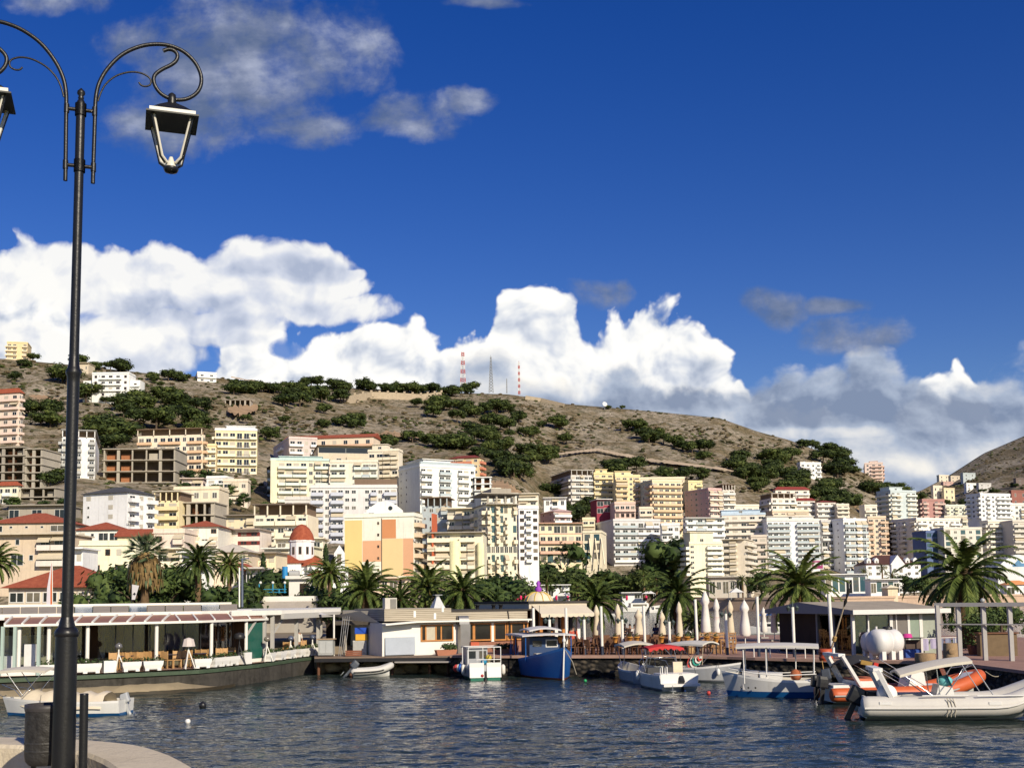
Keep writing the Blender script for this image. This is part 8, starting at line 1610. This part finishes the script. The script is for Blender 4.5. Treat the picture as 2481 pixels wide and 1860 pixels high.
# 7 boat with the striped parasol
t = boat_root('motor_boat', 'white and grey motor boat with a drooping white sunshade and striped parasol', 1700, 63.2, -38)
hull(t, 4.8, 1.95, .68, rise=.55, top=WB, side=HG, bottom=gel((.16, .17, .19)), floor=FLOORW, strip_=WB)
canopy(t, -2.1, .6, 1.9, 1.85, M('sunshade_white', (.62, .59, .53), .8, .08, 2), .16, tilt=.15)
for x, y in ((-2.0, .9), (-2.0, -.9), (.5, .9), (.5, -.9)): pipe(t, 'shade_strut', [(-.6, y * .98, .7), (x, y, 1.9)], .018, STEEL, 5)
q = MB()
for k, c in enumerate(((.70, .68, .64), (.55, .06, .05), (.70, .68, .64), (.03, .30, .24), (.70, .68, .64), (.55, .06, .05))):
    r0, r1 = .02 + k * .12, .02 + (k + 1) * .12; q.loft([[Vector((.0 - .1 * k, cos(a) * r + 0, 1.35 - r * .55 + .1 * sin(a) * r)) + Vector((0, 0, sin(a) * r * .45)) for a in [2 * pi * i / 16 for i in range(16)]] for r in (r0, r1)], mat(c, .8, .1, 3, key='parasol_stripe'))
q.build('striped_parasol', t); pipe(t, 'parasol_pole', [(0, 0, .4), (0.1, 0, 1.9)], .02, M('pole_wood', (.48, .38, .26), .8, .2, 3), 6); box(t, 'console', -.1, .4, -.4, .4, .3, .85, M('console_dark', (.05, .05, .055), .5, .2)); fender(t, 1.4, -.75, .55, WB, .4, .1); outboard(t, -2.5, .45, BLKE, .8)
# 8 white wooden boat with roof
t = boat_root('wooden_boat', 'white wooden boat with blue bottom paint and a flat canopy on posts', 1868, 53.2, 166)
hull(t, 4.6, 1.9, .72, draft=.28, rise=.6, stern=.8, rake=.35, top=WB, side=gel((.56, .55, .53), dirt=.3), bottom=gel((.01, .10, .30)), floor=FLOORW, strip_=WB, fz=.3, wl=.24)
for x in (-1.9, -1.1, .2, 1.2):
    for y in (-.82, .82):
        if x == -1.1 and y > 0: continue
        pipe(t, 'canopy_post', [(x, y, .6), (x * 1.02, y * 1.03, 2.28)], .03, WB, 6)
canopy(t, -2.15, 1.55, 1.9, 2.28, M('roof_white', (.62, .59, .54), .8, .1, 2), .1)
box(t, 'engine_box', -.5, .55, -.5, .5, .3, 1.05, WB); box(t, 'fore_locker', .6, 1.3, -.55, .55, .3, 1.1, M('locker_grey', (.50, .48, .48), .7, .1))
for s in (-1, 1): pipe(t, 'side_rail', [(-2.0, s * .85, 1.05), (-.5, s * .98, .98), (.8, s * .9, 1.08), (1.9, s * .4, 1.25)], .028, WB, 6)
q = MB(); q.ball((-1.1, .1, .95), .28, M('orange_net', (.40, .12, .05), .9, .3, 6), 8); q.build('net_heap', t); q = MB(); q.bx(-1.9, -1.5, -.5, .3, .5, .7, M('blue_tarp', (.02, .10, .32), .7, .15)); q.build('folded_tarp', t); outboard(t, -2.5, .5, M('motor_grey', (.06, .07, .09), .4, .1), .95, tilt=.2)
for i in range(3): q = MB(); q.lathe([(.01, .02), (.045, .02), (.045, 0)], (0, 0, 0), BLKE, 8); o = q.build('porthole', t); o.location = (1.35 - i * .32, .79 + .04 * i, .42); o.rotation_euler = (-pi / 2, 0, 0)
# tyre
t = thing('tyre', 'black tyre fender hanging on the pier behind the orange inflatable', 'tyre', G(1994, 58.5, .35)); mb = MB(); mb.tube([(cos(a) * .28, 0, sin(a) * .28) for a in [2 * pi * i / 18 for i in range(19)]], .11, BLKE, 8, caps=False); mb.build('rubber', t); mb = MB(); mb.tube([(0, 0, .3), (0, .3, .9)], .02, M('rope_tan', (.42, .26, .09), .9, .3, 6), 5); mb.build('rope', t)
# boats moored on the far side of the pier and off the far beach
def small_boat(label, px, py, L, head, side, extra=None, cab=True):
    p = Pz(px, py, 0); t = thing('moored_boat', label, 'boat', (p.x, p.y, 0), radians(head)); hull(t, L, L * .3, L * .11, rise=.5, top=WB, side=side, bottom=side, floor=FLOORW, N=10)
    if cab: box(t, 'cabin', -L * .3, L * .15, -L * .1, L * .1, L * .08, L * .22, WB); box(t, 'cabin_window', -L * .25, L * .10, -L * .102, L * .102, L * .14, L * .19, GLASS)
    return t
t = small_boat('white cruise boat with a blue canopy moored behind the closed umbrellas', 1862, 1535, 6.5, 172, HW_); canopy(t, -2.8, 1.2, 2.2, 2.3, M('blue_canopy', (.03, .09, .30), .7, .1), .1)
small_boat('white boat with an orange cover behind the slim closed umbrella', 1960, 1532, 4.0, 160, HW_); small_boat('long white speedboat drawn up under the far beach wall', 1555, 1482, 13, 10, HW_); small_boat('small white rowing boat off the far beach', 1478, 1493, 6, 170, HW_, cab=False); small_boat('white motor launch moored left of the middle palm across the bay', 1600, 1484, 8, 20, HW_)
# buoys
for lb, px, py, r, m in (('white ball buoy floating in the harbour on the left', 455, 1750, .11, WB), ('black ball buoy floating near the left terrace', 491, 1712, .17, BLKE), ('small red buoy floating before the white wooden boat', 1717, 1680, .10, M('fender_red', (.55, .06, .05), .5, .1)), ('green bottle float beside the blue fishing boat', 1418, 1650, .09, M('green_float', (.03, .35, .12), .5, .1))):
    p = Pz(px, py, 0); t = thing('buoy', lb, 'buoy', p); mb = MB(); mb.ball((0, 0, r * .45), r, m, 12); mb.build('float', t); mb = MB(); mb.lathe([(.03, r * 1.4), (.03, r * 1.6)], (0, 0, 0), BLKE, 6); mb.build('ring', t)
ROPE = M('mooring_line', (.40, .36, .28), .9, .2)
for lb, a, za, b, zb in (('slack mooring rope from the cabin boat to the boardwalk', (1150, 66.5), .9, (1120, 70.8), 1.1), ('mooring rope from the orange inflatable bow to the pier', (2385, 50), 1.2, (2440, 53.5), 1.2), ('mooring rope from the blue fishing boat to the pier', (1300, 71), .9, (1325, 69), 1.15), ('mooring rope between the white wooden boat and the pier', (1790, 53.8), 1.0, (1806, 64.2), 1.2), ('long mooring rope of the white motor boat', (1590, 61.5), .9, (1585, 67.2), 1.2), ('mooring rope from the grey dinghy to the boardwalk post', (941, 70.2), .5, (952, 72), 1.0), ('mooring rope of the covered white boat to the left terrace', (20, 48.9), .8, (-10, 55.8), 1.0)):
    t = thing('mooring_rope', lb, 'rope', G(a[0], a[1], za)); A_, B_ = G(a[0], a[1], za), G(b[0], b[1], zb); q = MB(); q.tube([A_.lerp(B_, i / 8) - Vector((0, 0, .35 * sin(pi * i / 8))) for i in range(9)], .02, ROPE, 5); q.build('line', t, 'world')
# ---------------------------------------------------------------- foreground
LD = 8.8; BASE = P(150, 1952, LD); BASE.z = 3.0; TOPP = P(197, 215, LD); AX = TOPP - BASE
IRON2 = mat((.011, .011, .012), .38, .25, 5, bump=.08, key='lamp_iron')
t = thing('street_lamp', 'tall black street lamp with two scrolled arms and hanging lanterns', 'street lamp', BASE)
def axy(py): k = (TOPP.z - P(197, py, LD).z) / (TOPP.z - BASE.z); return BASE + AX * (1 - k)
m0 = mpp(LD)
def shaft(nm, prof, n=20, flute=0):
    mb = MB(); rings = []
    for py, r in prof:
        c = axy(py) - BASE; rings.append([c + Vector((cos(2 * pi * i / n) * r * m0 * (1 + flute * (i % 2)), sin(2 * pi * i / n) * r * m0 * (1 + flute * (i % 2)), 0)) for i in range(n)])
    mb.loft(rings, IRON2, caps=True); return mb.build(nm, t)
shaft('base', [(1960, 34), (1945, 34), (1930, 28)]); shaft('lower_post', [(1930, 27.5), (1700, 26.5), (1540, 25)]); shaft('collar', [(1541, 26), (1538, 28), (1530, 28), (1526, 26), (1522, 24), (1518, 19)]); shaft('fluted_neck', [(1518, 19), (1505, 16), (1494, 13.5)], 24, .06)
shaft('middle_post', [(1494, 13.5), (1200, 14), (925, 14.5)]); shaft('ring', [(925, 14.5), (912, 15.5), (905, 18.5), (899, 18.5), (892, 14.5), (880, 12.5), (860, 11.5)]); shaft('upper_post', [(860, 11.5), (600, 11), (300, 11), (255, 11), (246, 9), (242, 6)]); shaft('finial', [(242, 6), (238, 7.5), (234, 5.5), (228, 10), (222, 9), (214, 1)])
PHI = radians(19); adir = Vector((cos(PHI), sin(PHI), 0)); A0 = axy(270)
def arm(zx, zy):
    px, py = zx / 3.769, 20 + zy / 3.769; r = ray(px, py); nrm = Vector((-sin(PHI), cos(PHI), 0)); k = nrm.dot(A0 - EYE) / nrm.dot(r); p = EYE + r * k; return (p - A0).dot(adir), p.z
def spl(pts, m=5):
    pts = [Vector(p) for p in pts]; o = []
    for a, b, c, d in zip([pts[0]] + pts[:-1], pts, pts[1:] + [pts[-1]], pts[2:] + [pts[-1]] * 2):
        for i in range(m): k = i / m; o.append(.5 * ((2 * b) + (c - a) * k + (2 * a - 5 * b + 4 * c - d) * k * k + (3 * b - a - 3 * c + d) * k ** 3))
    return o[:-m + 1]
MAIN = [(848, 1600), (852, 1450), (862, 1150), (868, 960), (876, 810), (908, 680), (985, 550), (1115, 425), (1275, 352), (1430, 330), (1560, 347), (1680, 400), (1775, 490), (1828, 590), (1838, 680), (1808, 760), (1740, 815), (1655, 838), (1560, 828), (1475, 785), (1422, 720), (1403, 655), (1420, 605), (1480, 560), (1560, 520), (1608, 480), (1620, 430), (1590, 390), (1540, 376), (1490, 392)]
SCR = [(895, 850), (922, 770), (970, 690), (1060, 620), (1180, 585), (1280, 592), (1350, 625), (1377, 660), (1370, 700), (1330, 715), (1290, 705), (1268, 678)]
lx_, lz_ = arm(1570, 900)
for sg in (1, -1):
    def L3_(s, z): return A0 + adir * (s * sg) + Vector((0, 0, z - A0.z)) - BASE
    rd = mpp(9.0); ar = MB(); ar.tube(spl([L3_(*arm(*q)) for q in MAIN]), 5.0 * rd, IRON2, 10); o = ar.build('arm', t)
    s_ = MB(); s_.tube(spl([L3_(*arm(*q)) for q in SCR]), 2.3 * rd, IRON2, 8); s_.build('scroll', o)
    for zy in (945, 1455):
        s, z = arm(865 if zy < 1000 else 853, zy); c = MB(); c.tube([L3_(0, z), L3_(s, z)], 4.6 * rd, IRON2, 10); c.tube([L3_(s, z - .035), L3_(s, z + .035)], 6.4 * rd, IRON2, 12); c.tube([L3_(0, z - .05), L3_(0, z + .05)], 13.5 * rd, IRON2, 14); c.build('bracket', o)
    # lantern
    c = L3_(lx_, lz_); ln = MB(); 
    def R2(x, y, z): return c + adir * x + Vector((-sin(PHI), cos(PHI), 0)) * y + Vector((0, 0, z))
    ln.lathe([(.034, -.02), (.036, .06), (.03, .1), (.012, .115)], c, IRON2, 12); ln.loft([[R2(a * k, b * k, z) for a, b in ((-1, -1), (1, -1), (1, 1), (-1, 1))] for k, z in ((.165, -.09), (.10, -.03), (.035, .02))], IRON2, caps=True, smooth=False); lo = ln.build('lantern', t)
    q = MB(); q.loft([[R2(a * k, b * k, z) for a, b in ((-1, -1), (1, -1), (1, 1), (-1, 1))] for k, z in ((.18, -.125), (.18, -.09), (.165, -.088))], M('lid_white', (.72, .70, .64), .5, .1), caps=True, smooth=False); q.build('lid_rim', lo)
    q = MB(); q.loft([[R2(a * k, b * k, z) for a, b in ((-1, -1), (1, -1), (1, 1), (-1, 1))] for k, z in ((.205, -.14), (.205, -.127))], M('plate_dark', (.025, .027, .022), .5, .2), caps=True, smooth=False); q.build('lid_plate', lo)
    zb = -.50
    for a, b in ((-1, -1), (1, -1), (1, 1), (-1, 1)):
        q = MB(); q.tube([R2(a * .145, b * .145, -.14), R2(a * .10, b * .10, -.34), R2(a * .075, b * .075, zb + .05), R2(a * .035, b * .035, zb + .012)], .0135, M('rod_cream', (.66, .63, .54), .4, .1), 8); q.tube([R2(a * .158, b * .158, -.14), R2(a * .112, b * .112, -.34), R2(a * .088, b * .088, zb + .04), R2(a * .05, b * .05, zb)], .009, IRON2, 6); q.build('frame_rod', lo)
    q = MB(); q.lathe([(.044, zb - .02), (.046, zb + .01), (.026, zb + .035), (.014, zb + .07)], c, M('rod_cream', (.66, .63, .54), .4, .1), 14); q.build('cup', lo); q = MB(); q.lathe([(.02, zb - .065), (.05, zb - .055), (.062, zb - .03), (.058, zb - .019)], c, IRON2, 14); q.build('bottom_cap', lo)
# short post beside the lamp
p0 = P(199, 1960, 8.6); p0.z = 3.0; tp = P(204, 1679, 8.6); t = thing('railing_post', 'short dark metal post standing right of the lamp base', 'post', p0); mb = MB(); mb.tube([Vector((0, 0, 0)), (tp - p0) * .99], 10 * mpp(8.6), IRON2, 14); mb.build('post', t); mb = MB(); mb.tube([(tp - p0) * .99, tp - p0], [10.6 * mpp(8.6), 9.5 * mpp(8.6)], IRON2, 14); mb.build('cap', t)
# bin
bd = 9.0; bc = P(113, 1780, bd); t = thing('litter_bin', 'dirty grey metal litter bin hanging behind the lamp post', 'bin', (bc.x, bd, 3.0)); z1 = P(113, 1704, bd).z - 3.0; z0 = P(113, 1850, bd).z - 3.0; r = 49 * mpp(bd)
BINM = mat((.055, .052, .05), .55, .7, 2, streak=.8, metal=.2, bump=.4, key='bin_metal'); mb = MB(); mb.lathe([(r * .8, z0), (r * .95, z0 + .03), (r, z0 + .08), (r, z1 - .04)], (0, 0, 0), BINM, 26); mb.build('drum', t); mb = MB(); mb.lathe([(r * 1.02, z1 - .05), (r * 1.04, z1 - .03), (r * 1.04, z1), (r * .94, z1), (r * .92, z1 - .1)], (0, 0, 0), M('bin_rim', (.05, .045, .045), .5, .3, 4), 26); mb.build('rim', t)
mb = MB(); mb.lathe([(r * .9, z1 - .12), (.01, z1 - .12)], (0, 0, 0), BLKE, 20); mb.build('inside', t)
for a in (-1, 1): mb = MB(); mb.bar((a * r * .6, 0, 0), (a * r * .6, 0, z0 + .05), .03, .03, IRON2); mb.build('leg', t)
for z in (z0 + .1, z0 + .16): mb = MB(); mb.lathe([(r * 1.005, z), (r * 1.03, z + .01), (r * 1.005, z + .02)], (0, 0, 0), BINM, 26); mb.build('hoop', t)
# curved parapet and promenade ground
PAR = mat((.62, .53, .39), .95, .2, 1.6, bump=.5, streak=.25, key='parapet_stone')
outer = [Pz(x, y, 3.4) for x, y in ((-700, 1792), (-300, 1786), (0, 1784), (110, 1786), (215, 1791), (330, 1803), (400, 1822), (440, 1840), (478, 1862), (520, 1895), (560, 1960), (570, 2080))]
outer = spl(outer, 4); inner = []
for i, p in enumerate(outer):
    d_ = (outer[min(i + 1, len(outer) - 1)] - outer[max(i - 1, 0)]).normalized(); inner.append(p + Vector((d_.y, -d_.x, 0)) * .52)
mb = MB(); dn = lambda L, z: [Vector((p.x, p.y, z)) for p in L]
mb.loft([dn(outer, -1), dn(outer, 3.37), [p.lerp(q, .05) + Vector((0, 0, .0)) for p, q in zip(outer, inner)], [p.lerp(q, .95) for p, q in zip(outer, inner)], dn(inner, 3.37), dn(inner, 2.95)], PAR, closed=False, smooth=False)
t = thing('parapet', 'low curved pale stone parapet at the lamp base', 'wall', (outer[10].x, outer[10].y, 3.0)); mb.build('wall', t, 'world')
mb = MB(); mb.poly([tuple(Vector((p.x, p.y, 3.0))) for p in inner] + [(3, -6, 3.0), (-14, -6, 3.0)], M('promenade_ground', (.28, .23, .17), .95, .25, 1.5, bump=.4)); tag(mb.build('pavement'), kind='structure')
